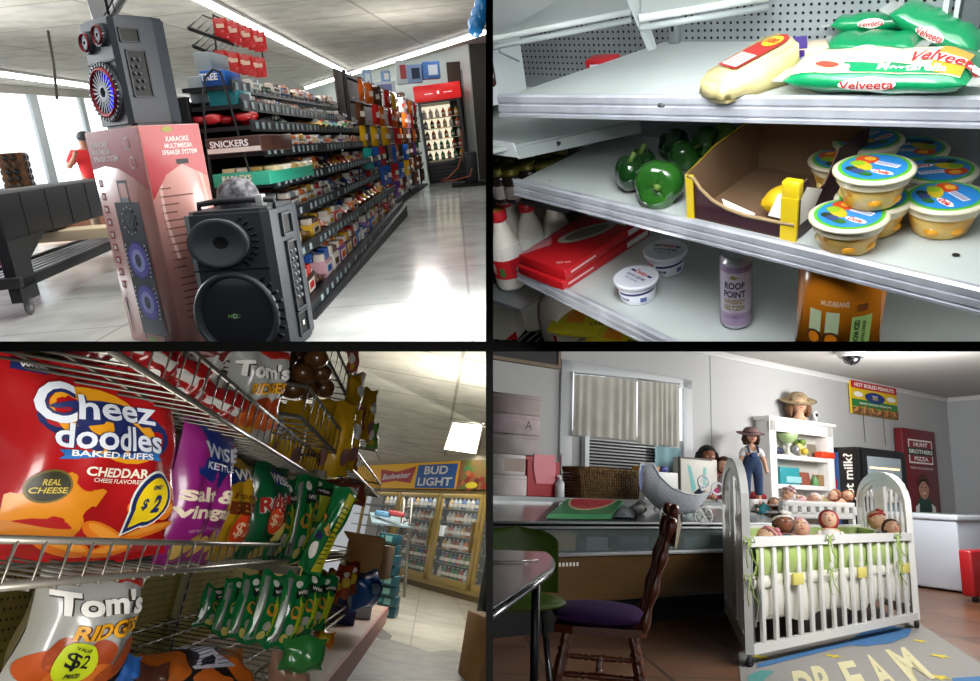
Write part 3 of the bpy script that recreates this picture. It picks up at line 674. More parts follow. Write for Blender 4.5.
p = onshelf(5, -.03, .36); carton('candy_tray', 'dark brown and green chocolate carton, first on the sixth gondola shelf', 0, 0, mat('43231f', .4), .3, .33, .08, p, rz=-5, txt='ANDES', tc='d9cdb0', front='3d6a3a')
p = onshelf(7, -.03, .24); t = carton('candy_tray', 'bright red candy carton with yellow lettering, first on the bottom gondola deck', 0, 0, mat('cc1f2d', .35), .34, .2, .125, p - V((0, .12, 0)), txt='GRAND SLAM', tc='f2d21c', side='4a2f86')
# near end: grey cartons on top, wire rack with red bags
for i, (px, py, w, h, z) in enumerate(((191, 104, .11, .13, 0), (198, 80, .08, .13, .0))):
    P0 = R.ay(px, py, YN + .12); o = B().box((0, 0, 0), (w, .22, .125), mat('a9b3b4', .6), .004).build('grey_carton', R=R, loc=P0, rz=-6)
    tag(o, ('plain grey carton, lower of two on the upright end of the gondola', 'plain grey carton, upper of two on the upright end of the gondola')[i], 'box', 'grey cartons on the gondola')
wr = thing(R, 'wire_display_rack', 'black wire rack hung with red snack bags on top of the gondola', 'rack', (0, 0, 0))
yy = YN + .5
q = B()
c0 = R.ay(213, 14, yy); c1 = R.ay(218, 72, yy); c2 = R.ay(259, 34, yy + .1); c3 = R.ay(265, 72, yy + .1)
q.tube([c0, c1], .005, bkm); q.tube([c2, c3], .005, bkm)
for t_ in (0.02, .36, .7):
    q.tube([vl(c0, c1, t_), vl(c2, c3, t_)], .005, bkm)
q.build('post', wr)
for (xa, ya, xb, yb) in ((188, 28, 233, 44), (193, 46, 228, 60)):
    q = B(); a1 = R.ay(xa, ya, yy - .25); b1 = R.ay(xb, yb, yy + .02); a2 = R.ay(xa + 14, ya - 13, yy + .12)
    q.tube([a1, b1], .011, bkm, 4); q.tube([a1, a2], .004, bkm); q.tube([a2, b1 + (a2 - a1)], .004, bkm)
    for k in range(1, 6): q.tube([vl(a1, b1, k / 6), vl(a2, b1 + (a2 - a1), k / 6)], .003, bkm)
    q.build('tray', wr)
rb = B(); rb.grid(lambda u, v: V(((u - .5) * .07, -.012 * math.sin(math.pi * u) * math.sin(math.pi * v), -v * .10)), 8, 8, mat('cf2a26', .3, coat=.5, bump=.4, bs=40), back=True); rb.grid(lambda u, v: V(((u - .5) * .07, .012 * math.sin(math.pi * u) * math.sin(math.pi * v), -v * .10)), 8, 8, mat('cf2a26', .3, coat=.5, bump=.4, bs=40)); rb.patch([(-.02, -.05), (.02, -.05), (.02, -.03), (-.02, -.03)], mat('f0c9b0', .4), wall_map((0, -.014, 0)))
pr_ = None
for row, (ya, yb, z) in enumerate(((18, 32, 0), (50, 58, 0))):
    for j in range(7):
        t_ = j / 6; P0 = vl(R.ay(219, ya, yy - .03), R.ay(258, yb, yy + .07), t_); P0.y += .012 * (j % 2)
        lab = '%s small red snack bag hanging on the %s row of the wire rack' % (NTH[j], ('upper', 'lower')[row])
        if pr_ is None: pr_ = rb.build('red_snack_bag', R=R, loc=P0, rz=10); o = pr_
        else: o = dup(pr_, R, P0, rnd.uniform(0, 25), lab)
        tag(o, lab, 'snack bag', 'red bags on the wire rack')

# ---- end racks with hanging bags, right of the gondola
er = thing(R, 'hanging_snack_rack', 'tall wire rack of hanging colourful snack bags at the far end of the gondola', 'rack', (0, 0, 0))
E0 = R.on(402, 205); E1 = R.on(428, 184)
q = B()
def EP(u, z, off=0): p = V((lerp(E0.x, E1.x, u), lerp(E0.y, E1.y, u), z)); d = (E1 - E0); n = V((d.y, -d.x, 0)).normalized(); return p + n * off
q.slab(EP(-.6, .02), EP(1, .02), EP(1, .02, -.5), EP(-.6, .02, -.5), .02, grd); q.slab(EP(-.6, .05, -.16), EP(1, .05, -.16), EP(1, 1.5, -.16), EP(-.6, 1.5, -.16), .02, mat('3a2f2a', .7)) 
for u in (-.55, 0, .5, 1): q.tube([EP(u, 0, -.12), EP(u, 1.5, -.12)], .018, bkm)
q.build('frame', er)
for r_ in range(6):
    q = B(); z = .36 + r_ * .21
    q.tube([EP(-.6, z, -.06), EP(1, z, -.06)], .012, bkm)
    for j in range(20): p = EP(-.6 + j * .08, z + .02, -.03); q.quad(p, p + V((.02, .03, 0)), p + V((.02, .03, .02)), p + V((0, 0, .02)), mat('a8acaa', .5))
    q.build('bar', er)
bc = [['orange', 'orange', 'brown', 'red', 'yellow', 'brown', 'white', 'pink', 'orange', 'red'], ['brown', 'red', 'orange', 'red', 'orange', 'brown', 'orange', 'pink', 'red', 'brown'], ['yellow', 'yellow', 'yellow', 'orange', 'red', 'orange', 'brown', 'pink', 'orange', 'brown'],
      ['teal', 'blue', 'red', 'blue', 'orange', 'blue', 'green', 'brown', 'purple', 'green'], ['red', 'blue', 'blue', 'red', 'blue', 'yellow', 'brown', 'white', 'brown', 'brown'], ['yellow', 'white', 'red', 'purple', 'white', 'brown', 'silver', 'brown', 'silver', 'brown']]
hb = {}
for r_ in range(6):
    for j in range(10):
        cn = bc[r_][j]; P0 = EP(-.58 + j * .135, .35 + (5 - r_) * .21, rnd.uniform(.0, .08))
        lab = '%s hanging bag, %s along the %s row of the end rack' % (cn, NTH[j], ['top', 'second', 'third', 'fourth', 'fifth', 'bottom'][r_])
        rz = math.degrees(math.atan2((E1 - E0).y, (E1 - E0).x)) - 25 + rnd.uniform(-12, 12)
        if cn not in hb:
            q = B(); m_ = mat(cd[cn], .35, coat=.3, bump=.3, bs=12)
            for sgn, bk_ in ((-1, True), (1, False)): q.grid(lambda u, v: V(((u - .5) * .12, sgn * .03 * math.sin(math.pi * u) * math.sin(math.pi * v), -v * .2)), 7, 7, m_, back=bk_)
            q.rect(-.03, -.13, .03, -.08, mat('efe6d8' if cn != 'white' else 'c94030', .4), wall_map((0, -.031, 0)))
            o = hb[cn] = q.build('hanging_bag', R=R, loc=P0, rz=rz)
        else: o = dup(hb[cn], R, P0, rz)
        tag(o, lab, 'snack bag', 'bags hanging on the end rack')
# boxes on top of the racks / fridge
bx = [(349, 96, 18, 12, 'dfe3e8', 'white carton with blue end', '3f5fae'), (364, 90, 9, 19, '9fb9dd', 'slim pale blue carton', 'e8edf2'), (374, 95, 22, 12, 'd9deea', 'long white and lilac carton', '7d86b8'), (382, 82, 9, 10, '8ab2dc', 'small sky blue carton', 'ffffff'), (398, 84, 11, 22, 'cfd6d8', 'upright pale grey carton with red spots', 'b54a4a'), (408, 83, 15, 17, '8fa6cf', 'blue-grey carton with a dark picture', '26304a'), (424, 79, 17, 16, '4d7fc4', 'blue carton with white rings', 'e8f0fa'), (350, 84, 12, 6, '30363a', 'flat dark carton', '8f979f'), (337, 100, 14, 6, '2f8a3c', 'low green carton', 'd8e8c8'), (336, 93, 12, 4, 'd94a2a', 'thin orange and white carton', 'f4e9c0')]
for (x, y, w, h, c, lb, c2) in bx:
    D = 12.4; P0 = R.at(x, y, D); k_ = D / 700
    q = B(); q.box((0, 0, 0), (w * k_, .25, h * k_), mat(c, .5), .006); q.rect(w * k_ * .3, h * k_ * .2, w * k_ * .85, h * k_ * .8, mat(c2, .5), wall_map((0, 0, 0)), .002)
    tag(q.build('carton', R=R, loc=P0, rz=8), lb + ' stacked above the snack rack and fridge', 'box', 'cartons on top of the racks')
tr = B(); tp = [R.at(334, 103, 12.6), R.at(403, 92, 12.6)]; 
tr.slab(tp[0], tp[1], tp[1] + V((0, .5, 0)), tp[0] + V((0, .5, 0)), .04, mat('9a8f80', .6)); tr.slab(tp[0] + V((0, -.01, -.0)), tp[1] + V((0, -.01, 0)), tp[1] + V((0, 0, -.14)), tp[0] + V((0, 0, -.14)), .01, mat('b89a84', .6, col2='8d5c50', ns=9))
tag(tr.build('top_shelf', R=R), 'long top shelf carrying cartons above the hanging snack bags', 'shelf')
# ---- drinks fridge with red header
fr = thing(R, 'drinks_fridge', 'black upright drinks fridge with a red lit header at the aisle end', 'fridge', R.on(430, 184), 4, tilt=RY(-3))
D = (R.M @ R.on(430, 184)).y; k_ = D / 700; fw = 41 * k_; fh = 92 * k_
q = B(); q.box((0, .02, 0), (.03, .6, fh * .97), grd); q.box((fw - .03, .02, 0), (fw, .6, fh * .97), grd); q.box((0, .57, 0), (fw, .6, fh * .97), mat('b9b4a4', .5)); q.box((0, 0, 0), (fw, .6, .35), bkm, .01); q.box((0, .02, fh * .82), (fw, .6, fh * .97), grd)
for i in range(4): q.box((.05, -.008, .06 + i * .06), (fw - .05, .002, .09 + i * .06), mat('33363a', .5))
q.build('cabinet', fr)
q = B(); q.box((-.05, -.1, fh * .84), (fw + .03, .2, fh), mat('e02a2a', .35, emit=.5), .02); q.text('-- I --', fw / 2, fh * .915, .05, mat('ffffff', .4, emit=.6), wall_map((0, -.1, 0)), bold=.03, w=.5, lift=.004); q.build('header', fr)
q = B(); q.box((.03, -.02, .35), (fw - .03, 0, fh * .82), mat('dfe8ea', .05, tr=1, alpha=.25)); 
for a_, b_ in (((.0, -.03, .33), (.05, 0, fh * .84)), ((fw - .06, -.03, .33), (fw, 0, fh * .84)), ((0, -.03, .33), (fw, 0, .38))): q.box(a_, b_, mat('3c4044', .35))
q.build('door', fr)
for i in range(5): B().box((.04, .04, .40 + i * .19), (fw - .04, .5, .415 + i * .19), mat('d8d2bc', .5)).build('shelf', fr)
q = B().box((.05, .5, .4), (fw - .05, .56, fh * .8), mat('fff3d8', .4, emit=.9)); q.build('lit_back', fr)
bcn = [('white', 'white', 'white', 'orange', 'orange', 'yellow'), ('silver', 'brown', 'orange', 'yellow', 'white', 'orange'), ('brown', 'orange', 'white', 'orange', 'green', 'white'), ('red', 'green', 'green', 'green', 'red', 'red'), ('brown', 'green', 'green', 'orange', 'green', 'yellow')]
pb_ = {}
def bottle_mesh(c, h, r, capc='e8e8e8', liquid=None):
    q = B(); q.lathe([(r * .9, 0), (r, .01), (r, h * .6), (r * .75, h * .74), (r * .35, h * .88), (r * .35, h * .93)], mat(c, .2, coat=.3), 12); q.lathe([(r * .42, h * .92), (r * .42, h)], mat(capc, .4), 10)
    q.lathe([(r * 1.02, h * .2), (r * 1.02, h * .5)], mat('efe9dc', .5), 12, cap=False); return q
for r_ in range(5):
    for j in range(6):
        cn = bcn[4 - r_][j] if r_ else bcn[4][j]; M_ = fr.matrix_basis @ T(.09 + j * (fw - .16) / 5.2, .08, .417 + r_ * .19)
        if cn not in pb_: o = pb_[cn] = bottle_mesh(cd[cn], .15, .038).build('drink_bottle', R=R)
        else: o = dup(pb_[cn], R, (0, 0, 0))
        o.matrix_basis = M_; tag(o, '%s drink bottle, %s along the %s shelf of the red-headed fridge' % (cn, NTH[j], ['bottom', 'second', 'middle', 'fourth', 'top'][r_]), 'bottle', 'bottles in the red-headed fridge')
# black bin and cable beside the fridge
o = B().box((0, 0, 0), (.22, .4, .55), mat('191a1e', .5), .02).build('black_bin', R=R, loc=R.on(466, 186)); tag(o, 'narrow black bin standing right of the drinks fridge', 'bin')
o = B().box((0, 0, 0), (1.1, .8, .03), mat('17181a', .8), .01).build('black_mat', R=R, loc=R.on(452, 188)); tag(o, 'black mat on the floor before the end doorway', 'mat')
q = B(); q.tube([R.at(x, y, 11.6) for x, y in ((461, 130), (463, 150), (458, 168), (448, 178), (440, 181), (455, 180), (470, 176), (472, 168))], .012, mat('a0543a', .6)); tag(q.build('orange_cable', R=R), 'thin rust-orange cable looping on the floor beside the fridge', 'cable')

# ================================================================ open cooler shelves
R = R2; rnd = random.Random(9)
Z1, Z2, Z3 = .53, .28, 0.0; YB = 1.6
deckm = mat('c3cbc8', .32, col2='b4bcb9', ns=3); alu = mat('d3d6de', .3, metal=.35, col2='b9bdc6', ns=12); peg = mat('9aa1a3', .5, col2='82898c', ns=5); hole = mat('0a0b0c', .9)
whp = mat('c9d0cf', .4)
pw = B(); pw.box((-2.4, YB, -.7), (.8, YB + .03, 1.3), peg)
for i in range(128):
    for j in range(34):
        x = -1.9 + i * .0165; z = .44 + j * .0165
        if abs(x + .985) < .018 or x > .2: continue
        c = V((x, YB - .0012, z)); pw.add([c + V((.0034 * math.cos(a * .7854), 0, .0034 * math.sin(a * .7854))) for a in range(8)], [tuple(range(8))[::-1]], hole)
struct(pw.build('wall_back', R=R))
wl = B().box((-2.2, .5, -.7), (-2.15, YB, 1.4), mat('6a7072', .6)); struct(wl.build('wall_left', R=R))
flr = B().box((-2.4, .3, -.62), (1.2, YB, -.58), mat('2c2d2c', .7)); struct(flr.build('floor', R=R))
def lip(q, a_, b_, h, over=.006, out=.012):
    a_ = V(a_); b_ = V(b_); n = (b_ - a_).cross(V((0, 0, 1))).normalized(); prof = [(-.01, .006), (0, .008), (.006, .004), (.007, -h * .2), (.004, -h * .22), (.004, -h * .34), (.009, -h * .36), (.010, -h * .7), (.006, -h * .72), (.006, -h * .8), (.012, -h * .84), (.012, -h), (.002, -h * 1.02), (-.006, -h)]
    vs_ = []
    for P in (a_, b_):
        for (o, z) in prof: vs_.append(P + n * o + V((0, 0, z)))
    k = len(prof); q.add(vs_, [(i, i + k, i + 1 + k, i + 1)[::-1] for i in range(k - 1)] + [tuple(range(k)), tuple(range(k, 2 * k))[::-1]], alu)
def shelf_unit(name, lab, zl, fl_, fr_, yb, h, blx, ext=1.15):
    t = thing(R, name, lab, 'shelf', (0, 0, 0))
    L = R.on(*fl_, zl); Rr = R.on(*fr_, zl); Rr = L + (Rr - L) * ext
    q = B(); q.slab(L + V((0, 0, -.001)), Rr, V((Rr.x + .02, yb, zl)), V((blx, yb, zl)), .012, deckm); q.build('deck', t)
    q = B(); lip(q, L - (Rr - L).normalized() * .004, Rr, h); q.build('front_edge', t)
    return t, L, Rr
tA, LA, RA = shelf_unit('top_shelf', 'topmost grey metal shelf carrying the cheese packs', Z1, (500, 98), (980, 101), YB, .04, -1.02)
q = B(); p = R.on(664, 98, Z1); q.cyl(p + V((0, -.014, -.012)), p + V((0, -.004, -.012)), .007, mat('4a4c4e', .5)); q.build('screw', tA)
tB, LB, RB_ = shelf_unit('middle_shelf', 'middle grey metal shelf carrying peppers and fruit cups', Z2, (516, 182), (980, 292), YB, .034, -1.2)
q = B()
for (x, y) in ((550, 181), (956, 255)):
    p = R.on(x, y, Z2 + .0015); q.disc(0, 0, .006 if x > 900 else .003, .006 if x > 900 else .003, mat('15100e', .8) if x > 900 else mat('7a2018', .6), lambda a_, b_, l=0: p + V((a_, b_, l)))
q.build('screw_hole', tB)
tC, LC, RC = shelf_unit('bottom_shelf', 'lowest grey metal shelf carrying sour cream tubs and the can', Z3, (519, 269), (672, 343), YB, .034, -1.3, 2.3)
q = B(); q.box((-.5, 1.1, .0005), (-.497, YB, .0015), mat('6a6f6e', .6)); q.build('seam', tC)
# uprights, bracket, upper shelf boards
up_ = thing(R, 'shelf_upright', 'slotted grey upright with a slanted white bracket between the pegboards', 'upright', (0, 0, 0))
q = B(); q.box((-.998, YB - .02, Z1), (-.972, YB, 1.2), mat('8b9294', .4), .002)
for i in range(14): q.box((-.988, YB - .0215, .56 + i * .035), (-.982, YB - .0195, .58 + i * .035), hole)
q.build('post', up_)
q = B(); P1 = R.at(628, -8, 1.45); P2 = R.at(640, -8, 1.45); P3 = R.at(657, 48, 1.63); P4 = R.at(651, 49, 1.63); n_ = V((.0, -.014, 0)); q.add([P1, P2, P3, P4] + [p + n_ for p in (P1, P2, P3, P4)], [(0, 3, 2, 1), (4, 5, 6, 7), (0, 1, 5, 4), (1, 2, 6, 5), (2, 3, 7, 6), (3, 0, 4, 7)], whp); 
q.build('bracket', up_)
for (nm, lab, pts, D0, D1) in (('upper_board', 'white underside board of the next shelf up, at the top left', [(480, 40), (632, 10), (632, -40), (480, -40)], 1.66, 1.3), ('upper_board', 'white shelf board above the right pegboard, along the top edge', [(641, 17), (770, -4), (770, -60), (641, -50)], 1.5, 1.25)):
    q = B(); A_, B_, C_, D_ = [R.at(x, y, D) for (x, y), D in zip(pts, (D0, D0 - .03, D1, D1))]
    q.slab(A_, B_, C_, D_, .012, whp); n_ = (B_ - A_).normalized(); e_ = V((0, -.008, 0)); q.tube([A_ + e_, B_ + e_], .009, mat('dfe4e2', .3)); q.tube([A_ + e_ + V((0, 0, -.02)), B_ + e_ + V((0, 0, -.02))], .007, mat('aab2b2', .4))
    tag(q.build(nm, R=R), lab, 'shelf board')
q = B(); q.slab(R.at(478, 30, 1.85), R.at(515, 26, 1.95), R.at(525, 97, 1.98), R.at(478, 110, 1.85), .01, mat('bcc5c6', .5)); q.tube([R.at(497, 38, 1.84), R.at(500, 52, 1.85), R.at(519, 61, 1.9)], .003, mat('9fb0b8', .3)); tag(q.build('cooler_liner', R=R), 'pale cooler side panel with a thin hooked wire at the left pegboard', 'panel')
q = B(); q.lathe([(.03, 0), (.034, .01), (.034, .1), (.015, .14), (.014, .19)], mat('3a1a10', .25, coat=.5), 16); q.lathe([(.016, .185), (.016, .205)], mat('8a2a20', .4), 12); tag(q.build('dark_bottle', R=R, loc=R.on(488, 101, .45)), 'dark brown bottle at the far left edge behind the top shelf', 'bottle')
for x, w_ in ((948, .012), (962, .02)):
    pass
q = B(); q.box((-.375, YB - .03, Z1), (-.345, YB, 1.1), mat('585d60', .4)); q.box((-.41, YB - .025, Z1), (-.4, YB, 1.1), whp); q.box((-.39, YB - .025, Z1), (-.382, YB, 1.1), whp); tag(q.build('shelf_upright', R=R), 'dark upright with pale rods at the right end of the pegboard', 'upright')
# neighbour shelf with torn edge at the left
nb = thing(R, 'side_shelf', 'side shelf with a torn white edge strip, left of the middle shelf', 'shelf', (0, 0, 0))
zn = .40; q = B(); a1 = R.on(480, 152, zn); a2 = R.on(640, 120, zn); a0 = R.on(470, 138, zn); q.slab(a1, a2, R.on(640, 60, zn), R.on(470, 60, zn), .01, mat('a9b3b0', .4)); q.build('deck', nb)
q = B(); n_ = V((0, 0, -.03)); b1 = R.on(516, 147, zn); q.slab(b1, a2, a2 + n_, b1 + n_, .006, mat('939c9a', .4)); pp = vl(b1, a2, .35) + V((0, 0, -.012)); q.cyl(pp, pp + V((-.0, -.01, 0)), .006, mat('1a1a1a', .7)); q.build('edge_rail', nb)
q = B(); c1 = R.on(484, 139, zn + .01); c2 = R.on(514, 143, zn + .01); q.slab(c1, c2, c2 + V((.01, .0, -.035)), c1 + V((0, 0, -.038)), .004, mat('e3e8e8', .5)); q.build('torn_strip', nb)
# pickled jars with gold lids
j0 = None
for i, (cx_, cy_) in enumerate(((25, 205), (90, 215), (200, 190), (195, 228), (290, 180), (290, 235), (370, 160), (375, 215), (30, 262), (100, 262))):
    x = 492 + cx_ / 5.67; y = 120 + cy_ / 5.67; P0 = R.on(x, y, .27) - V((0, 0, .11)); P0 = P0 + V((0, .0, 0))
    lab = 'dark jar with dull gold lid under the side shelf, %s of the group' % NTH[i]
    if j0 is None:
        q = B(); q.lathe([(.026, 0), (.03, .01), (.03, .075), (.024, .09)], mat('2a2320', .2, coat=.4), 16); q.lathe([(.031, .02), (.031, .06)], mat('8a7f80', .5), 16, cap=False); b_ = q.build('jar', R=R, loc=P0); B().lathe([(.026, .088), (.028, .092), (.028, .106), (.024, .11)], mat('6e6a2e', .35, metal=.5), 16).build('lid', b_); j0 = b_; o = b_
    else: o = dup(j0, R, P0, 0, lab)
    tag(o, lab, 'jar', 'gold-lidded jars under the side shelf')
q = B().box((-2.0, 1.36, .14), (-1.21, 1.59, .155), mat('2c2f30', .5)); tag(q.build('jar_shelf', R=R), 'dark shelf under the gold-lidded jars', 'shelf')
# milk bottles
cream = mat('e9e6da', .35, coat=.3); redc = mat('c9202b', .35)
mb = None
def milk(h=.27):
    t = thing(R, 'milk_bottle', '', 'bottle', (0, 0, 0))
    q = B(); q.lathe([(.044, 0), (.05, .01), (.05, .115), (.047, .14), (.036, .18), (.021, .215), (.019, .235)], cream, 24); q.build('bottle', t)
    q = B(); q.lathe([(.0508, .045), (.0508, .11)], redc, 24, cap=False); q.lathe([(.0512, .06), (.0512, .095)], mat('e6d9d4', .5), 8, cap=False, a0=-140, a1=-95); q.lathe([(.0512, .055), (.0512, .085)], mat('4a7a3a', .5), 6, cap=False, a0=-80, a1=-60); q.build('label_band', t)
    q = B(); q.lathe([(.024, .228), (.025, .232), (.025, .256), (.022, .26)], redc, 20); q.disc(0, 0, .018, .018, mat('9a7a2a', .5), lambda a_, b_, l=0: V((a_, b_, .2605 + l))); q.build('cap', t)
    return t
for i, (x, y, wh) in enumerate(((497, 210, 'in the front, at the very left edge'), (525, 200, 'in front, just left of the middle shelf corner'), (505, 195, 'second row, behind the front pair'), (510, 184, 'third row, below the middle shelf corner'), (496, 181, 'third row, at the left edge'), (519, 175, 'back row, touching the middle shelf edge'), (533, 177, 'back row, farthest right and mostly hidden'), (551, 196, 'under the middle shelf, cap hidden'))):
    P0 = R.on(x, y, .13) - V((0, 0, .26))
    if mb is None: mb = milk(); place(mb, R, P0); o = mb
    else: o = dup(mb, R, P0, i * 37)
    tag(o, 'red-capped milk bottle, ' + wh, 'bottle', 'red-capped milk bottles')
q = B(); q.box((-2.0, 1.22, -.148), (-1.33, 1.58, -.133), mat('7a8083', .4, metal=.5)); tag(q.build('milk_shelf', R=R), 'grey shelf under the red-capped milk bottles', 'shelf')
jug = None
for i, (x, y, zb, s, lab) in enumerate(((508, 330, -.42, 1.0, 'big milk jug with red label corner at the bottom left'), (541, 320, -.42, .95, 'milk jug half hidden behind the big jug, under the bottom shelf corner'), (571, 344, -.42, 1.0, 'milk jug with red label under the edge of the bottom shelf'))):
    P0 = R.on(x, y, zb)
    def jugf(u, v):
        prof = [(.0, 0), (.062, .0), (.075, .012), (.078, .05), (.078, .13), (.072, .17), (.05, .21), (.024, .235), (.024, .25), (0, .25)]
        k = v * (len(prof) - 1); i0 = min(int(k), len(prof) - 2); r_ = lerp(prof[i0][0], prof[i0 + 1][0], k - i0); z_ = lerp(prof[i0][1], prof[i0 + 1][1], k - i0)
        a_ = u * 2 * math.pi; g_ = 1 / max(abs(math.cos(a_)), abs(math.sin(a_))) ** .6 if z_ < .2 else 1
        return V((r_ * g_ * math.cos(a_), r_ * g_ * math.sin(a_), z_))
    if jug is None:
        t = thing(R, 'milk_jug', lab, 'jug', P0, 20); q = B(); q.grid(jugf, 32, 27, cream, closed_u=True); q.tube([(.06, 0, .12), (.095, 0, .14), (.09, 0, .19), (.04, 0, .225)], .011, cream); q.build('jug_body', t)
        q = B(); q.lathe([(.027, .245), (.027, .27)], redc, 16); q.build('cap', t)
        q = B(); q.add([(.03, -.0815, .02), (.075, -.0815, .02), (.075, -.0815, .06)], [(0, 1, 2)], redc); q.add([(-.078, -.03, .03), (-.0815, -.05, .03), (-.0815, -.05, .1), (-.0815, -.03, .1)], [(0, 1, 2, 3)], redc); q.build('label_corner', t); jug = t
    else: t = dup(jug, R, P0, 35 + 20 * i, lab)
    tag(t, lab, 'jug', 'milk jugs on the wire shelf')
q = B(); za = -.425; 
for i in range(30): q.tube([(-1.9 + i * .03, .95, za), (-1.9 + i * .03, 1.58, za)], .004, mat('8a8c8a', .35, metal=.6), 6)
for y in (.98, 1.25, 1.55): q.tube([(-1.9, y, za - .008), (-1.0, y, za - .008)], .005, mat('8a8c8a', .35, metal=.6), 6)
tag(q.build('wire_shelf', R=R), 'wire floor shelf under the milk jugs', 'shelf')
# pillow bags
def pillow(q, L_, W_, H_, m, m2=None, nx=20, na=24, pw_=.45, crimp=.02, wr=.004, seed=0):
    rr = random.Random(seed); ph = [rr.uniform(0, 6) for _ in range(6)]
    def S(x, a):
        s = max(-1, min(1, 2 * x / L_)); g = max(0.0, 1 - abs(s) ** 5) ** pw_
        w = 1 + wr / max(H_, .01) * (math.sin(9 * s + ph[0] + 2 * math.sin(a)) + math.sin(17 * s + ph[1] + 3 * a) * .6)
        return V((x, W_ / 2 * (.9 + .1 * g) * math.cos(a) * (1 if g > .2 else 1), H_ / 2 + H_ / 2 * g * w * math.sin(a)))
    q.grid(lambda u, v: S((u - .5) * L_, v * 2 * math.pi), nx, na, m)
    for s in (-1, 1): q.box((s * L_ / 2, -W_ * .45, H_ / 2 - .0015), (s * (L_ / 2 + crimp), W_ * .45, H_ / 2 + .0015), m2 or m)
    # decal map: y=0 at the front (-Y) side's middle, growing over the top
    def mp(x, y, l=0):
        a = math.pi - y / ((W_ + H_) / 3.2); p = S(x, a); n = V((0, math.cos(a) / W_, math.sin(a) / H_)).normalized(); return p + n * (l + .0006)
    return mp
vg = mat('10915a', .3, coat=.6, bump=.3, bs=14); vcream = mat('e3d9b5', .35, coat=.5); vred = mat('c32a2c', .4); wht = mat('f1efe9', .4); clr = mat('cfd6cf', .15, alpha=.5)
def velv(t, L_, W_, H_, big=False, seed=0, flip=False, topc=vcream):
    q = B(); mp = pillow(q, L_, W_, H_, vg, clr, seed=seed)
    s = .5 * (W_ + H_)
    if big:
        q.grid(lambda u, v: mp(lerp(-L_ * .46, L_ * .46, u), lerp(s * .32, s * 1.15, v), .0008), 12, 8, topc)
        q.grid(lambda u, v: mp(lerp(L_ * .30, L_ * .46, u), lerp(s * .36, s * 1.15, v), .0014), 6, 8, mat('d8a52c', .35, coat=.4))
        q.disc(-L_ * .26, s * .55, L_ * .07, s * .08, mat('cf4a38', .4), mp, .002); q.fan([(-.03, s * .34), (.10, s * .34), (.13, s * .48), (.03, s * .6), (-.05, s * .62)], (.04, s * .46), vg, mp, .0022); q.text('Mozzarella', .06, s * .47, .02, wht, mp, bold=.02, lift=.003, w=.1)
        q.disc(.11, s * .75, .06, s * .12, wht, mp, .0024); q.text('Velveeta', .10, s * .76, .03, vred, mp, bold=.015, shear=.2, lift=.0035, w=.1)
    q.disc(0, .0, L_ * .16, H_ * .36, wht, mp, .001, rot=5); q.text('Velveeta', 0, 0, H_ * .42, vred, mp, bold=.015, shear=.2, w=L_ * .29, lift=.002, rot=5 + (180 if flip else 0))
    return q.build('pouch', t)
def vthing(lab, loc, rz, tilt=None, **k):
    t = thing(R, 'cheese_pouch', lab, 'cheese pack', loc, rz, 'cheese pouches on the top shelf', tilt); return t
t = vthing('large green and cream shredded cheese pouch at the shelf edge', R.on(866, 100, Z1) + V((0, .06, 0)), 2); velv(t, .285, .15, .062, True, 1)
t = vthing('small green cheese pouch lying flat behind the large pouch, logo upside down', R.on(866, 58, Z1) + V((0, .03, 0)), 0); velv(t, .165, .09, .04, False, 2, True)
t = vthing('green cheese pouch under the leaning one, at the pegboard', R.on(868, 47, Z1) + V((0, .02, .022)), 8, RX(-12)); velv(t, .15, .07, .038, False, 3)
t = vthing('green cheese pouch leaning steeply over the others at the upper right', R.at(932, 40, 1.34), -4, RY(24)); velv(t, .17, .09, .05, False, 4)
q = B(); pillow(q, .07, .03, .03, mat('c98f2c', .35, coat=.4), seed=5); tag(q.build('cheese_bag', R=R, loc=R.at(872, 25, 1.50), rz=5), 'orange-yellow corner of a cheese bag against the pegboard', 'cheese pack')
# block of yellow cheese
cb = thing(R, 'cheese_block', 'cut block of pale yellow cheese with a red label', 'cheese', R.on(752, 88, Z1), 62)
q = B(); prof = [(-.085, -.045), (-.10, -.02), (-.10, .03), (-.085, .05), (.05, .05), (.085, .035), (.09, -.02), (.075, -.045)]
bm = bmesh.new(); hz = {0: .046, 1: .040, 2: .040, 3: .046, 4: .080, 5: .082, 6: .078, 7: .072}
b0 = [bm.verts.new((x, y, 0)) for x, y in prof]; b1 = [bm.verts.new((x * .94, y * .90, hz[i])) for i, (x, y) in enumerate(prof)]
bm.faces.new(b0[::-1]); bm.faces.new(b1)
for i in range(8): bm.faces.new((b0[i], b0[(i + 1) % 8], b1[(i + 1) % 8], b1[i]))
bmesh.ops.bevel(bm, geom=bm.edges[:], offset=.009, segments=3, affect='EDGES'); bm.verts.index_update()
q.add([v.co.copy() for v in bm.verts], [[v.index for v in f.verts] for f in bm.faces], mat('e6d79a', .4, coat=.4, bump=.35, bs=22, col2='dccb88', ns=18), True); bm.free(); q.build('wedge', cb)
q = B(); mp = lambda x, y, l=0: V((x, y, .0645 + .19 * x + l)); q.fan([(-.055, -.026), (.05, -.026), (.068, -.018), (.075, 0), (.068, .022), (.05, .03), (-.055, .03)], (0, 0), mat('a92a24', .4), mp, .001); q.disc(.045, .002, .02, .02, mat('e0b52a', .4), mp, .002); q.text('100', .045, .002, .016, mat('a92a24', .4), mp, rot=-90, bold=.03, lift=.003); q.rect(-.05, -.02, -.005, .024, mat('e8dcd6', .5), mp, .002)
for i in range(6): q.rect(-.046 + i * .007, -.014, -.044 + i * .007, .018, mat('6a5a5a', .5), mp, .003)
q.build('label', cb)
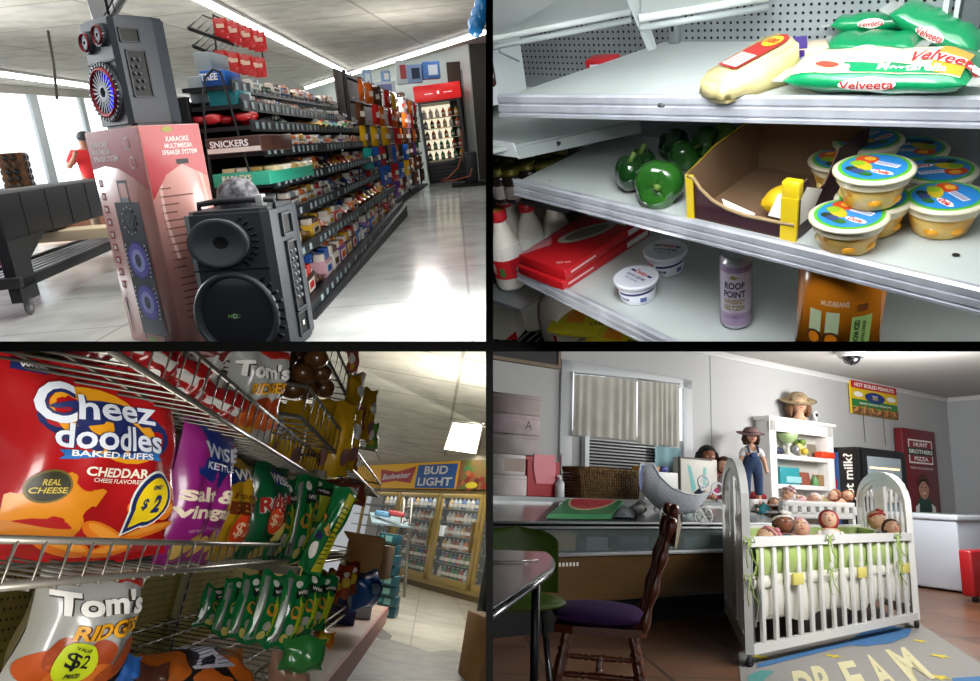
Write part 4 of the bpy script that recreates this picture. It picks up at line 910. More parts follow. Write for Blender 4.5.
sp = thing(R, 'cheese_slices', 'small cream and purple pack of cheese slices behind the cheese block', 'cheese pack', R.on(812, 66, Z1), 25)
q = B(); q.box((-.04, -.005, 0), (.03, .06, .035), mat('e3cdb0', .35, coat=.4), .008); q.build('pack', sp); q = B(); q.rect(-.04, -.017, -.015, .017, mat('4a3486', .4), wall_map((0, -.0055, .0175)), .001); q.grid(lambda u, v: V((lerp(-.04, -.01, u), lerp(0, .058, v), .036 + .008 * v)), 3, 3, mat('4a3486', .35)); q.build('purple_corner', sp)
q = B(); q.box((0, 0, 0), (.075, .05, .03), mat('b3262c', .35), .004); q.rect(.015, .003, .06, .02, mat('d9dde0', .4), wall_map((0, -.0005, 0)), .001); o = q.build('red_packet', R=R, loc=R.on(576, 78, .50) + V((0, .04, 0)), rz=8); tag(o, 'small red and white packet against the left pegboard, behind the top shelf', 'packet')
# peppers
pm = mat('1f4f1c', .18, coat=.7, col2='2f6b22', ns=6); pd = mat('153a17', .16, coat=.7); pgr = mat('4b7d23', .2, coat=.6, col2='6c9a2c', ns=5)
def pepper(lab, px, py, r, hgt, m, rot=0, tilt=None, stem=True, z=Z2):
    P0 = R.on(px, py, z + hgt * .5) - V((0, 0, hgt * .5)); t = thing(R, 'bell_pepper', lab, 'bell pepper', P0, rot, 'green bell peppers')
    q = B(); X = T(0, 0, hgt * .5) @ (tilt or I4)
    q.ell((0, 0, 0), (r, r, hgt * .5), m, 40, 24, X, lambda u: .90 + .16 * abs(math.sin(1.5 * math.atan2(u.y, u.x) + rot)) ** .6 * (1 - u.z ** 2) ** .3 + .03 * math.sin(3 * u.z + 2 * u.x) - .30 * max(0, u.z - .72) / .28 * (1.0) - .16 * max(0, -u.z - .8) / .2); q.build('fruit', t)
    q = B(); q.X = X; q.tube([(0, 0, hgt * .26), (.003, 0, hgt * .4), (.012, .004, hgt * .56)], [.009, .006, .007], mat('5d7a34', .5), 8); q.build('stem', t)
pepper('big glossy green pepper with lobed end facing front, beside the cut-open carton', 658, 184, .054, .094, pm, 20, RX(78))
pepper('dark green pepper standing at the left end of the row', 630, 173, .036, .092, pd, 0, RY(4))
pepper('dark pepper tucked behind the leftmost pepper', 641, 164, .034, .085, pd, 30)
pepper('very dark pepper lying at the back, highest of the row', 674, 146, .042, .08, pd, 10, RY(80))
pepper('mid green pepper behind the big front pepper', 684, 155, .038, .075, pm, 50, RY(60))
pepper('bright green pepper at the back, left of the carton rim', 706, 142, .038, .075, mat('2c6a22', .2, coat=.6), 0, RY(85))
pepper('yellow-green pepper partly behind the carton wall', 724, 138, .036, .07, pgr, 0, RY(85))
# open carton with lemon
CA = R.on(690, 217, Z2); CB = R.on(794, 241, Z2); v = CB - CA; wB = v.length; rzb = math.degrees(math.atan2(v.y, v.x))
ct = thing(R, 'cut_carton', 'cut-open maroon and yellow cardboard carton with a lemon inside', 'carton', CA, rzb)
inn = mat('7d6147', .8, col2='6f553d', ns=5); mar = mat('3b1522', .4); yel = mat('e8c81e', .4)
dB = .27; hB = .125
def wall2(q, poly, X, mi, mo, th=.003): q.prism(poly, 0, th / 2, mi, X); q.prism(poly, th / 2, th, mo, X)
q = B(); q.box((0, 0, .001), (wB, dB, .004), inn); q.build('bottom', ct)
q = B(); X = T(0, dB, 0) @ RX(90); wall2(q, [(0, 0), (wB, 0), (wB, hB), (wB * .93, hB + .012), (.03, hB + .012), (0, hB - .01)], T(0, dB, 0) @ RX(90), mar, inn); q.build('back_wall', ct)
# side walls: polygon in (y, z)
SX = Mx(((0, 0, 1, 0), (1, 0, 0, 0), (0, 1, 0, 0), (0, 0, 0, 1)))
q = B(); wall2(q, [(0, 0), (dB, 0), (dB, hB), (.10, hB - .005), (.03, .105), (0, .10)], T(-.003, 0, 0) @ SX, mar, inn); q.box((-.005, -.004, 0), (.012, .002, .098), yel); q.add([(-.0045, 0, .10), (-.0045, .1, .122), (-.0045, dB, hB + .004), (-.0045, dB, hB - .008), (-.0045, .1, .108), (-.0045, 0, .088)], [(5, 4, 1, 0), (4, 3, 2, 1)], yel); q.build('left_wall', ct)
q = B(); wall2(q, [(0, 0), (dB, 0), (dB, hB), (.15, hB + .002), (.10, .075), (.06, .07), (.035, .115), (0, .105)], T(wB, 0, 0) @ SX, inn, mar); q.box((wB - .028, -.003, 0), (wB + .005, .003, .088), yel); q.box((wB - .03, -.002, .08), (wB + .004, .02, .12), yel, .004)
q.fan([(0.01, .03), (.05, .03), (.09, .07), (.06, .085), (.03, .1), (.01, .085)], (.045, .06), wht, lambda x, y, l=0: V((wB + .0035 + l, x, y)), .0006); q.build('right_wall', ct)
q = B(); pf = [(.0, 0), (wB, 0), (wB, .035), (.8 * wB, .033), (.55 * wB, .033), (.4 * wB, .038), (.25 * wB, .05), (.12 * wB, .072), (.06 * wB, .092), (0, .096)]
wall2(q, pf, T(0, 0.003, 0) @ RX(90), inn, mar); 
tear = [V((x, -.0015, z)) for x, z in pf[2:]]; q.tube(tear, [.004] * len(tear), mat('a08763', .9), 6)
q.slab(V((.74 * wB, .01, .036)), V((.98 * wB, .01, .036)), V((.98 * wB, .02, .085)), V((.80 * wB, .02, .08)), .002, wht); q.slab(V((.35 * wB, .004, .038)), V((.62 * wB, .004, .03)), V((.62 * wB, .012, .034)), V((.3 * wB, .012, .052)), .001, wht); q.build('front_wall', ct)
q = B(); q.ell((0, 0, .033), (.043, .034, .033), mat('d9b51d', .4, bump=.15, bs=60, coat=.2), 28, 16, fn=lambda u: 1 + .12 * max(0, abs(u.x) - .9) / .1); o = q.build('lemon', R=R, loc=CA + RZ(rzb) @ V((wB * .74, .075, .005)), rz=35); tag(o, 'yellow lemon lying inside the cut-open carton', 'lemon')
# fruit cups
def fruitcup(lab, px, py, zl, rot, s=1):
    P0 = R.on(px, py, zl) - V((0, 0, .066 * s))
    t = thing(R, 'fruit_cup', lab, 'fruit cup', P0, rot, 'fruit cups on the middle shelf')
    q = B(); q.lathe([(.040, 0), (.045, .004), (.052, .03), (.058, .056)], mat('dfa02c', .3, coat=.4, col2='e9c46a', ns=26), 32); q.lathe([(.0595, .045), (.0600, .06)], mat('e3d6b4', .25, coat=.3), 32, cap=False)
    for i in range(7):
        a_ = i * .9; q.ell((.0405 * math.cos(a_), .0405 * math.sin(a_), .018 + .016 * (i % 2)), (.014, .014, .011), mat(['e9a21f', 'efd07a', 'e08f1a'][i % 3], .3, coat=.4), 10, 6)
    q.build('cup', t)
    q = B(); q.lathe([(.060, .058), (.067, .060), (.067, .064), (.062, .066)], mat('d9d2b8', .25, coat=.4), 40); q.build('rim', t)
    mp = lambda x, y, l=0: V((x, y, .0665 + l)); q = B(); q.disc(0, 0, .058, .058, mat('57b62f', .35), mp, .0002, 36); q.disc(0, 0, .052, .052, mat('2f86cf', .3), mp, .0008, 36); 
    q.disc(-.025, .02, .02, .016, mat('cf4a22', .35), mp, .0014); q.disc(-.022, .024, .01, .008, mat('f0b03a', .35), mp, .002); q.disc(-.018, -.006, .024, .013, mat('c9b52a', .35), mp, .0016, rot=-30); q.disc(-.03, -.002, .013, .011, mat('8fb62a', .35), mp, .002); q.disc(-.012, -.03, .012, .009, mat('3c4a7a', .35), mp, .002); q.disc(.004, -.034, .013, .008, mat('2f6a2a', .35), mp, .0018); q.disc(-.026, -.026, .011, .009, mat('2a3a22', .35), mp, .0018)
    q.rect(-.006, .008, .036, .022, mat('dfe6f2', .4), mp, .0018)
    for i in range(9): q.rect(-.003 + i * .0042, .010, -.0012 + i * .0042, .020, mat('5a5a8a', .4), mp, .0024)
    q.disc(.024, -.016, .02, .008, wht, mp, .0016); q.text('Dole', .024, -.016, .012, mat('c9262c', .4), mp, bold=.03, w=.026, lift=.0022)
    q.build('lid', t); return t
fruitcup('fruit cup standing nearest the shelf edge, beside the cut-open carton', 849, 214, Z2 + .066, -14)
fruitcup('fruit cup under the raised one, only half its lid showing', 874, 197, Z2 + .066, -10)
fruitcup('fruit cup sitting on top of another cup, highest of the group', 874, 167, Z2 + .134, -12)
fruitcup('fruit cup at the right, second nearest the shelf edge', 945, 196, Z2 + .066, -40)
fruitcup('fruit cup behind the right-hand front one', 938, 169, Z2 + .066, -150)
fruitcup('fruit cup in the back row, dark beneath the top shelf', 912, 148, Z2 + .066, -170)
fruitcup('fruit cup tucked behind the raised one, beside the carton', 843, 158, Z2 + .066, 30)
fruitcup('hindmost fruit cup, its body just below the top shelf edge', 868, 139, Z2 + .09, 60)
# sour cream tubs
blu = mat('27306e', .4); tubm = mat('e3e6ef', .3, coat=.3)
def tub(lab, px, py, rot):
    hz_ = .062; P0 = R.on(px, py, hz_) - V((0, 0, hz_)); t = thing(R, 'sour_cream_tub', lab, 'tub', P0, rot, 'sour cream tubs')
    q = B(); q.lathe([(.043, 0), (.045, .004), (.052, .052)], tubm, 40)
    cm = lambda x, y, l=0: V(((.0475 + y * .15 + l) * math.sin(x / .0475), -(.0475 + y * .15 + l) * math.cos(x / .0475), .026 + y))
    q.grid(lambda u, v: cm(lerp(-.02, .075, u), lerp(.006, .013, v) + (u - .5) * .006, .0008), 14, 1, blu); q.text('Daisy', -.045, .009, .02, mat('c8354a', .4), cm, bold=.03, lift=.0012, w=.04); q.text('SOUR CREAM', -.02, -.008, .009, blu, cm, bold=.03, lift=.0012, w=.052); q.text('PURE & NATURAL', -.02, -.019, .004, blu, cm, lift=.0012, w=.04); q.rect(.035, -.016, .052, -.002, mat('5a66a8', .4), cm, .001, n=2)
    q.build('tub', t)
    q = B(); q.lathe([(.052, .052), (.057, .052), (.057, .060), (.054, .062), (.050, .0605), (.0, .0605)], tubm, 44); mp = lambda x, y, l=0: V((x, y, .0605 + l))
    q.X = RZ(-14); q.rect(-.036, .014, -.022, .022, blu, mp, .0008); q.rect(.022, .014, .036, .022, blu, mp, .0008); q.text('Daisy', 0, .018, .018, mat('c8354a', .4), mp, bold=.03, w=.042, lift=.001); q.text('SOUR CREAM', 0, -.001, .010, blu, mp, bold=.02, w=.062, lift=.001); q.text('PURE & NATURAL', 0, -.016, .006, blu, mp, w=.045, lift=.001)
    q.build('lid', t)
tub('white sour cream tub nearer the shelf edge', 636, 276, 0); tub('white sour cream tub farther back, closer to the tall can', 665, 249, 25)
# can
P0 = R.on(736, 323, 0); cn = thing(R, 'seltzer_can', 'slim lilac whiskey seltzer can on the bottom shelf', 'can', P0, 22)
q = B(); rc = .0345; hc = .19; q.lathe([(.024, 0), (.027, .002), (rc, .012)], alu, 32); q.lathe([(rc, .012), (rc, .172)], mat('c5bccd', .28, metal=.35), 40, cap=False); q.lathe([(rc, .172), (rc * 1.0, .176), (.030, .186), (.031, .189), (.029, .189), (.028, .184), (0, .184)], alu, 32); q.build('can_body', cn)
cm = lambda x, y, l=0: V(((rc + l) * math.sin(x / rc), -(rc + l) * math.cos(x / rc), .095 + y))
q = B(); nv = mat('2f2e46', .4); gd = mat('8a7a3a', .4)
q.grid(lambda u, v: cm(lerp(-.11, .107, u), lerp(.06, .075, v), .0004), 40, 1, mat('9b84a8', .3, metal=.3)); q.grid(lambda u, v: cm(lerp(-.11, .107, u), lerp(-.08, -.045, v), .0004), 40, 1, mat('a893b4', .3, metal=.3))
q.text('ROOF', 0, .028, .018, nv, cm, bold=.035, w=.044, lift=.0008); q.text('POINT', 0, .006, .018, nv, cm, bold=.035, w=.048, lift=.0008); q.text('WHISKEY', 0, -.013, .013, gd, cm, bold=.03, w=.048, lift=.0008); q.text('SELTZER', 0, -.03, .013, gd, cm, bold=.03, w=.048, lift=.0008); q.text('BLACKBERRY LIME', 0, -.055, .006, mat('6a4a7a', .4), cm, w=.044, lift=.0008)
q.fan([(-.012, .046), (.0, .044), (.014, .05), (.004, .05), (-.004, .056)], (0, .049), gd, cm, .0008)
for i in range(6): q.rect(.047, .03 - i * .012, .062, .034 - i * .012, mat('8f8a9c', .4), cm, .0006, n=2)
q.build('can_print', cn)
# orange multipack sleeve
P0 = R.on(835, 352, 0); ob = thing(R, 'orange_drink_pack', 'shiny orange shrink-wrapped drink pack under the middle shelf', 'drink pack', P0, 28)
ro = .080; om = mat('d8801c', .25, coat=.8, bump=.25, bs=10); q = B(); q.lathe([(ro * .9, 0), (ro, .01), (ro, .225), (ro * .9, .24)], om, 48, SC(1, .92, 1)); q.build('sleeve', ob)
cm = lambda x, y, l=0: V(((ro + l) * math.sin(x / ro), -(ro + l) * .92 * math.cos(x / ro), .10 + y)); q = B(); lg = mat('a8cf7a', .4); dkk = mat('4a2a14', .5)
q.text('MUDBEANS', -.02, .07, .012, mat('e9c9a0', .4), cm, bold=.02, w=.05, lift=.001)
q.grid(lambda u, v: cm(lerp(.012, .052, u), lerp(-.035, .04, v), .001), 6, 1, lg); q.text('MOCHA ICED', .022, .0, .01, mat('1d2415', .5), cm, rot=90, bold=.03, w=.066, lift=.002); q.text('COFFEE DRINK', .036, .0, .006, mat('1d2415', .5), cm, rot=90, bold=.02, w=.06, lift=.002)
for x0 in (-.055, -.022): q.rect(x0 - .012, .0, x0 + .012, .05, mat('b8c9a0', .35), cm, .001, n=3); q.disc(x0, -.015, .016, .018, dkk, cm, .0012); q.disc(x0, -.015, .011, .013, om, cm, .0018); q.text('JAVA', x0, -.042, .008, dkk, cm, bold=.02, w=.02, lift=.001)
q.rect(.02, .052, .04, .068, mat('8a4a1c', .5), cm, .001, n=2); q.build('print', ob)
# red flat boxes
Fc = R.on(564, 292, 0); Lc = R.on(519, 274, 0); ux = (Fc - Lc).normalized(); rzr = math.degrees(math.atan2(ux.y, ux.x)); wr_ = (Fc - Lc).length
for i, (z, sh) in enumerate(((0.0, 0), (.0325, .006))):
    t = thing(R, 'red_food_box', ('red flat food box, lower of the two stacked', 'red flat food box with a white emblem, upper of the two stacked')[i], 'box', Lc + V((0, 0, z)) + V((sh, sh, 0)), rzr + i * 1.5, 'red flat boxes')
    q = B(); q.box((0, 0, 0), (wr_, .36, .03), mat('b3181f', .35, coat=.3), .003); q.build('carton', t)
    q = B(); mp = lambda x, y, l=0: V((x, y, .03 + l)); mf = wall_map((wr_ / 2, 0, .015)); ms = wall_map((wr_, .18, .015), (0, 1, 0), (0, 0, 1))
    q.disc(wr_ * .5, .19, .035, .09, mat('a8a89c', .4), mp, .001, rot=-25); q.disc(wr_ * .5, .19, .024, .07, mat('6d6a5c', .4), mp, .0016, rot=-25)
    q.rect(wr_ * .1, .27, wr_ * .9, .34, mat('c9c9c9', .4), mp, .001); q.rect(wr_ * .2, .285, wr_ * .8, .325, mat('8a3a3a', .4), mp, .0016); q.text('NET WT', wr_ * .82, .03, .008, wht, mp, rot=35, w=.04, bold=.02, lift=.0015)
    q.rect(.08, -.008, .17, .008, mat('cfcfcf', .4), ms, .001); q.rect(-.16, -.002, -.06, .004, mat('d9b9b9', .4), ms, .001)
    q.build('print', t)
q = B(); q.grid(lambda u, v: R.on(lerp(500, 588, u) , lerp(262, 232, u) - 12 * v, .08 - .03 * u), 8, 3, mat('dfe3ea', .15, alpha=.18)); tag(q.build('plastic_film', R=R), 'strip of clear plastic film across the milk bottles beside the red boxes', 'film')
# yellow packs at the bottom
for i, (x, y, lab) in enumerate(((600, 326, 'yellow food bag with an orange strip, at the bottom edge beside the milk jug'), (640, 344, 'yellow food bag with dark lettering, under the bottom shelf edge'))):
    t = thing(R, 'yellow_food_bag', lab, 'food bag', R.on(x, y, -.30), 20 - 8 * i, 'yellow food bags')
    q = B(); mp = pillow(q, .26, .2, .06, mat('c9c02a', .3, coat=.6, bump=.25, bs=12), seed=20 + i); q.rect(-.09, .07, -.03, .12, mat('d9862a', .4), mp, .001, 4); q.text('TORTILLA', .03, .10, .02, mat('33301a', .5), mp, bold=.02, w=.11, lift=.002); q.text('STRIPS', .03, .07, .015, mat('33301a', .5), mp, bold=.02, w=.08, lift=.002); q.disc(.07, .15, .03, .015, mat('c9622a', .4), mp, .001); q.build('bag', t)
q = B().box((-1.24, 1.0, -.42), (-.8, 1.4, -.305), mat('8a8c8a', .5)); tag(q.build('low_crate', R=R), 'grey crate under the yellow food bags', 'crate')

# ================================================================ snack aisle
R = R3; rnd = random.Random(21)
XF = -.45; XB = -1.02; CZ3 = 2.55
fl = B(); fl.box((-1.4, .2, -.05), (6, 22, 0), tilemat('aisle_floor_tiles', 'cfcbb9', 'b9b5a4', '8a8678', (.6, .6), rough=.3, mortar=.006)); 
def blot(q, pts, m, z=.002): q.add([V((R.on(x, y).x, R.on(x, y).y, z)) for x, y in pts], [tuple(range(len(pts)))[::-1]], m)
gp = mat('77746b', .5, col2='8d897d', ns=6)
blot(fl, [(345, 681), (354, 655), (366, 640), (392, 640), (430, 652), (455, 650), (488, 668), (488, 681)], gp); blot(fl, [(369, 634), (376, 621), (384, 630), (392, 636), (388, 644)], mat('5e5c56', .5)); 
struct(fl.build('floor', R=R))
ce = B(); ce.box((-3, .2, CZ3), (6, 24, CZ3 + .05), tilemat('aisle_ceiling_tiles', 'cbc6b4', 'c3beac', '98937f', (1.5, 1.1), rough=.9, mortar=.018)); struct(ce.build('ceiling', R=R))
lp = thing(R, 'ceiling_light_panel', 'bright square ceiling light panel at the upper right', 'ceiling light', (0, 0, 0))
ps = [R.on(x, y, CZ3 - .01) for x, y in ((443, 449), (477, 454), (484, 424), (452, 421))]
B().slab(*ps, .02, mat('fff6e6', .4, emit=5)).build('diffuser', lp)
q = B(); q.tube([p + V((0, 0, .003)) for p in ps], .025, mat('b5b09c', .6), 4, closed=True); q.build('frame', lp)
# cooler bank
C0 = R.on(391, 579.5); C1 = R.on(473, 602.5); uc = (C1 - C0).normalized(); nc = V((uc.y, -uc.x, 0)); rzc = math.degrees(math.atan2(uc.y, uc.x))
def cu(px):
    d = R.d(px, 560); k = C0.dot(nc) / V((d.x, d.y, 0)).dot(nc); return (V((d.x, d.y, 0)) * k - C0).dot(uc)
HD = 1.80
gold = mat('b79b55', .4, metal=.25); gold2 = mat('9c8346', .4, metal=.25)
cb = thing(R, 'drinks_cooler', 'long gold-framed glass-door drinks cooler filled with bottles', 'cooler', C0, rzc)
uL, uR = cu(340), cu(500)
q = B(); q.box((uL, .02, 0), (uR, .9, .14), mat('7a6538', .5)); q.box((uL, .8, .14), (uR, .9, HD), mat('1e2626', .5)); q.box((uL, 0, HD), (uR, .9, HD + .06), gold2); q.box((uL, -.02, .10), (uR, .04, .17), gold)
q.build('cabinet', cb)
edges = [cu(x) for x in (352, 389, 431, 476, 520)]
for i in range(4):
    a_, b_ = edges[i], edges[i + 1]; q = B()
    for s0, s1 in (((a_ + .02, -.05, .17), (a_ + .12, 0, HD)), ((b_ - .12, -.05, .17), (b_ - .02, 0, HD)), ((a_ + .02, -.05, HD - .09), (b_ - .02, 0, HD)), ((a_ + .02, -.05, .17), (b_ - .02, 0, .28))): q.box(s0, s1, gold, .006)
    d_ = q.build('door', cb)
    q = B().box((a_ + .1, -.03, .26), (b_ - .1, -.02, HD - .08), mat('dfe6e6', .04, alpha=.10)); q.build('pane', d_)
    q = B().box((b_ - .16, -.10, .8), (b_ - .13, -.05, 1.3), mat('8a7a4a', .3, metal=.5)); q.build('handle', d_)
for k in range(6):
    B().box((uL, .08, .26 + k * .25), (uR, .5, .275 + k * .25), mat('8f8f80', .5)).build('shelf', cb)
BC = [('8a3b2a', 'brown'), ('c8a24a', 'amber'), ('2f7a4a', 'green'), ('b9c4c6', 'clear'), ('2f5f9a', 'blue'), ('b23a2a', 'red'), ('d9d4c4', 'white'), ('5a7f3a', 'olive'), ('d0772a', 'orange')]
bp = {}
rowsel = [[2, 2, 5, 3, 6, 2, 0], [4, 5, 2, 7, 4, 0, 2], [0, 3, 8, 0, 1, 6, 0], [3, 1, 0, 8, 3, 5, 3], [0, 6, 3, 4, 3, 6, 8], [4, 3, 6, 4, 1, 3, 3]]
for di in range(4):
    a_, b_ = edges[di], edges[di + 1]
    n = 9
    for k in range(6):
        for j in range(n):
            if di == 3 and j > 4: continue
            if di == 0 and j < 4: continue
            c, cn = BC[rowsel[k][(j + di * 2) % 7]]
            if cn not in bp: o = bp[cn] = bottle_mesh(c, .2, .05, 'd8d8d0').build('drink_bottle', R=R)
            else: o = dup(bp[cn], R, (0, 0, 0))
            o.matrix_basis = cb.matrix_basis @ T(a_ + .17 + (b_ - a_ - .34) * j / (n - 1), .14, .277 + k * .25)
            tag(o, '%s bottle, %s on the %s shelf behind the %s cooler door' % (cn, NTH[j], ['bottom', 'second', 'third', 'fourth', 'fifth', 'top'][k], ['first', 'second', 'third', 'last'][di]), 'bottle', 'bottles in the glass-door cooler')
for i, dd in enumerate((1,)):
    pass
q = B().box((edges[2] + .02, .06, 1.0), (edges[2] + .16, .12, 1.2), mat('e8eef0', .4, emit=.4)); q.build('inside_sign', cb)
cl_ = bpy.data.lights.new('cooler_tube', 'AREA'); cl_.shape = 'RECTANGLE'; cl_.size = 6; cl_.size_y = .3; cl_.energy = 14; co = bpy.data.objects.new('cooler_tube', cl_); sc.collection.objects.link(co); co.matrix_basis = cb.matrix_basis @ T((edges[1] + edges[3]) / 2, .05, HD - .05) @ RX(-20)
# sign band
sg = thing(R, 'advert_panel', 'long yellow beer advert panel with red bow and blue lettering above the cooler', 'sign', C0, rzc)
q = B(); z0, z1 = HD + .08, 2.42; q.box((uL, -.05, z0), (cu(446), .0, z1), mat('e3a912', .45, emit=.12)); q.build('yellow_panel', sg)
q = B(); mp = wall_map((0, -.05, (z0 + z1) / 2)); hh = (z1 - z0)
q.box((cu(446), -.05, z0), (uR, 0, z1), mat('9a5a3a', .5, col2='5d7a3a', ns=3)); 
q.build('food_panel', sg)
xa, xb = cu(403), cu(444); xm = (xa + xb) / 2; q = B()
q.rect(xa, -.26, xb, .22, mat('1f5fae', .4), mp, .006); q.text('BUD', xm, .10, .17, wht, mp, bold=.03, w=(xb - xa) * .6, lift=.012); q.text('LIGHT', xm, -.13, .17, wht, mp, bold=.03, w=(xb - xa) * .86, lift=.012)
xc = cu(382); w_ = cu(400) - cu(364)
q.patch([(xc - w_ * .5, .16), (xc, .09), (xc + w_ * .5, .2), (xc + w_ * .42, -.16), (xc, -.11), (xc - w_ * .42, -.16)], mat('c21d25', .4), mp, .006); q.text('Budweiser', xc, 0, .13, wht, mp, shear=.3, rot=2, bold=.02, w=w_ * .8, lift=.012)
for i in range(26): 
    q.disc(cu(448) + rnd.uniform(.1, uR - cu(448)), rnd.uniform(-.26, .05), .09, .05, mat(['8a2f1d', '6e2a18', 'a8482a', 'b86a3a'][i % 4], .5), mp, .004 + i * .0004, n=10)
for i in range(8): q.disc(cu(450) + rnd.uniform(.1, 2.6), rnd.uniform(.1, .26), .14, .05, mat(['7fa0a8', '4f7f4a', 'a8b8b0'][i % 3], .5), mp, .004 + i * .0004, n=10)
q.disc(cu(462), -.2, .22, .06, mat('d8c32a', .4), mp, .016)
q.build('lettering', sg)
wb = B().box((uL - 1, .9, 0), (uR + 1, 1.0, CZ3), mat('b5ae98', .7)); struct(wb.build('wall_back', R=R, loc=C0, rz=rzc)); q = B().box((uL, .0, 2.42), (uR, .1, CZ3), mat('b5ae98', .7)); struct(q.build('wall_above_cooler', R=R, loc=C0, rz=rzc))
# gondola frame, pegboard and deck
gd_ = thing(R, 'snack_gondola', 'snack aisle shelf unit with yellowed pegboard back and pinkish base deck', 'shelf unit', (0, 0, 0))
pbm = mat('c4b45a', .6, col2='ab9c48', ns=5); q = B(); q.box((XB - .02, .55, .1), (XB, 7.2, 1.75), pbm)
for i in range(100):
    for j in range(44):
        y = 1.5 + i * .026; z = .12 + j * .026; 
        if z > .9: continue
        c = V((XB + .0012, y, z)); q.add([c + V((0, .0042 * math.cos(a * .7854), .0042 * math.sin(a * .7854))) for a in range(8)], [tuple(range(8))], hole)
q.build('pegboard', gd_)
for y in (1.78, 3.3, 4.8, 6.4):
    q = B(); q.box((XB, y - .035, .1), (XB + .025, y + .035, 1.75), mat('a39a76', .5), .003)
    for k in range(26): q.box((XB + .0245, y - .007, .16 + k * .05), (XB + .027, y + .007, .195 + k * .05), hole)
    q.build('upright', gd_)
d0 = R.on(323, 681, .15); d1 = R.on(383, 611, .15); dv = (d1 - d0) / (d1.y - d0.y)
def dk_(y, x=None, z=.15): p = d0 + dv * (y - d0.y); return V((p.x if x is None else x, y, z))
q = B(); q.slab(dk_(.6, XB), dk_(.6), dk_(7.2), dk_(7.2, XB), .03, mat('b9a08f', .45, col2='a78f80', ns=4)); q.build('deck', gd_)
q = B(); q.slab(dk_(.6, z=.152), dk_(7.2, z=.152), dk_(7.2, z=.0), dk_(.6, z=.0), .02, mat('b06a66', .45)); q.build('kick_edge', gd_)
wire = mat('8f8a80', .3, metal=.75); wire2 = mat('6a665e', .35, metal=.7)
def basket(name, lab, xf, xb, y0, y1, zb, zt, ny=26, r=.005, tilt=0, nb=5):
    t = thing(R, name, lab, 'wire basket', (0, 0, 0), group='wire snack baskets')
    q = B(); q.tube([(xb, y0, zt), (xf, y0, zt), (xf, y1, zt), (xb, y1, zt)], r, wire); q.tube([(xb, y0, zb), (xf + .0, y0, zb), (xf, y1, zb), (xb, y1, zb)], r * 1.2, wire); q.build('rail', t)
    q = B()
    for i in range(ny + 1):
        y = lerp(y0, y1, i / ny); q.tube([(xf + .003, y, zt), (xf + .003, y, zb - .006), (xb, y, zb - .006)], r * .5, wire2, 6)
    for k in range(1, nb + 1): x = lerp(xf, xb, k / (nb + .5)); q.tube([(x, y0, zb), (x, y1, zb)], r * .6, wire2, 6)
    q.build('wires', t)
    return t
basket('wire_basket', 'middle near wire basket holding the big standing chip bags', XF, XB, .78, 2.62, .635, .685, 30)
basket('wire_basket', 'middle far wire basket, beyond the slanting green bag', -.50, XB, 2.75, 5.6, .60, .65, 24)
basket('wire_basket', 'upper near wire basket holding white and red bags, seen from below', XF, XB, .78, 2.62, .925, 1.0, 30)
basket('wire_basket', 'upper far wire basket holding tall yellow bags, seen from below', -.42, XB, 2.0, 5.2, 1.04, 1.13, 30, r=.006)
basket('wire_basket', 'topmost wire basket reaching the top edge of the picture', -.50, XB, 1.5, 5.2, 1.36, 1.44, 26, r=.006)
basket('wire_basket', 'lowest wire basket holding the row of small green bags', -.41, XB, 1.1, 4.4, .30, .345, 34)
q = B(); q.box((XB, 2.62, .58), (XF + .02, 2.66, .61), mat('7a756a', .4, metal=.5)); q.box((XB, 2.7, .93), (XF + .02, 2.74, .96), mat('7a756a', .4, metal=.5)); q.build('shelf_bracket', gd_)
for i, (ya, yb, z) in enumerate(((.78, 2.62, .955), (2.0, 5.2, 1.03))):
    pass
# ---- chip bags
def placeAB(o, A_, B_, roll=0, pitch=0, R=R3):
    wa = R.M @ A_; wb_ = R.M @ B_; X = (wb_ - wa).normalized(); up = V((math.sin(math.radians(roll)), 0, math.cos(math.radians(roll))))
    Z = (up - X * up.dot(X)).normalized(); Y = Z.cross(X); m = Mx((X, Y, Z)).transposed().to_4x4(); m = Mx.Translation((wa + wb_) / 2) @ m @ RX(pitch)
    o.matrix_basis = m; ROOM[o.name] = R
def bag(q, W_, H_, T_, m, back=None, seed=0, nu=26, nv=26, crimp=.035, wr=.007, taper=0.0):
    rr = random.Random(seed); ph = [rr.uniform(0, 6.3) for _ in range(8)]
    def S(x, y, side=-1):
        u = max(-1, min(1, 2 * x / W_)); v = max(0, min(1, y / H_)); c = crimp
        e = max(0, min(1, (v - c) / (.5 - c))) if v < .5 else max(0, min(1, (1 - c - v) / (.5 - c)))
        th = (math.sin(math.pi * .5 * e) ** .55) * (max(0, 1 - abs(u) ** 2.6) ** .6)
        w = wr * (math.sin(5 * u + 7 * v + ph[0]) * math.sin(6 * v + ph[1]) + .6 * math.sin(11 * u - 5 * v + ph[2]) * e + .4 * math.sin(17 * v + 3 * u + ph[3]) * abs(u)) * min(1, e * 2 + .2)
        pin = 1 - .07 * (1 - abs(2 * v - 1)) - taper * v
        xx = u * W_ / 2 * pin + .004 * math.sin(9 * v + ph[4]) * abs(u)
        return V((xx, side * T_ / 2 * th + (w if side < 0 else -w) * (1 if th > .02 else .3), v * H_ + .006 * math.sin(4 * u + ph[5]) * (2 * v - 1)))
    q.grid(lambda a, b: S((a - .5) * W_, b * H_, -1), nu, nv, m); q.grid(lambda a, b: S((a - .5) * W_, b * H_, 1), nu // 2, nv // 2, back or m, back=True)
    def mp(x, y, l=0):
        e_ = 1e-3; p = S(x, y); px_ = S(x + e_, y) - p; py_ = S(x, y + e_) - p; n = px_.cross(py_)
        n = n.normalized() if n.length > 1e-12 else V((0, -1, 0)); return p + n * (l + .0008)
    return mp
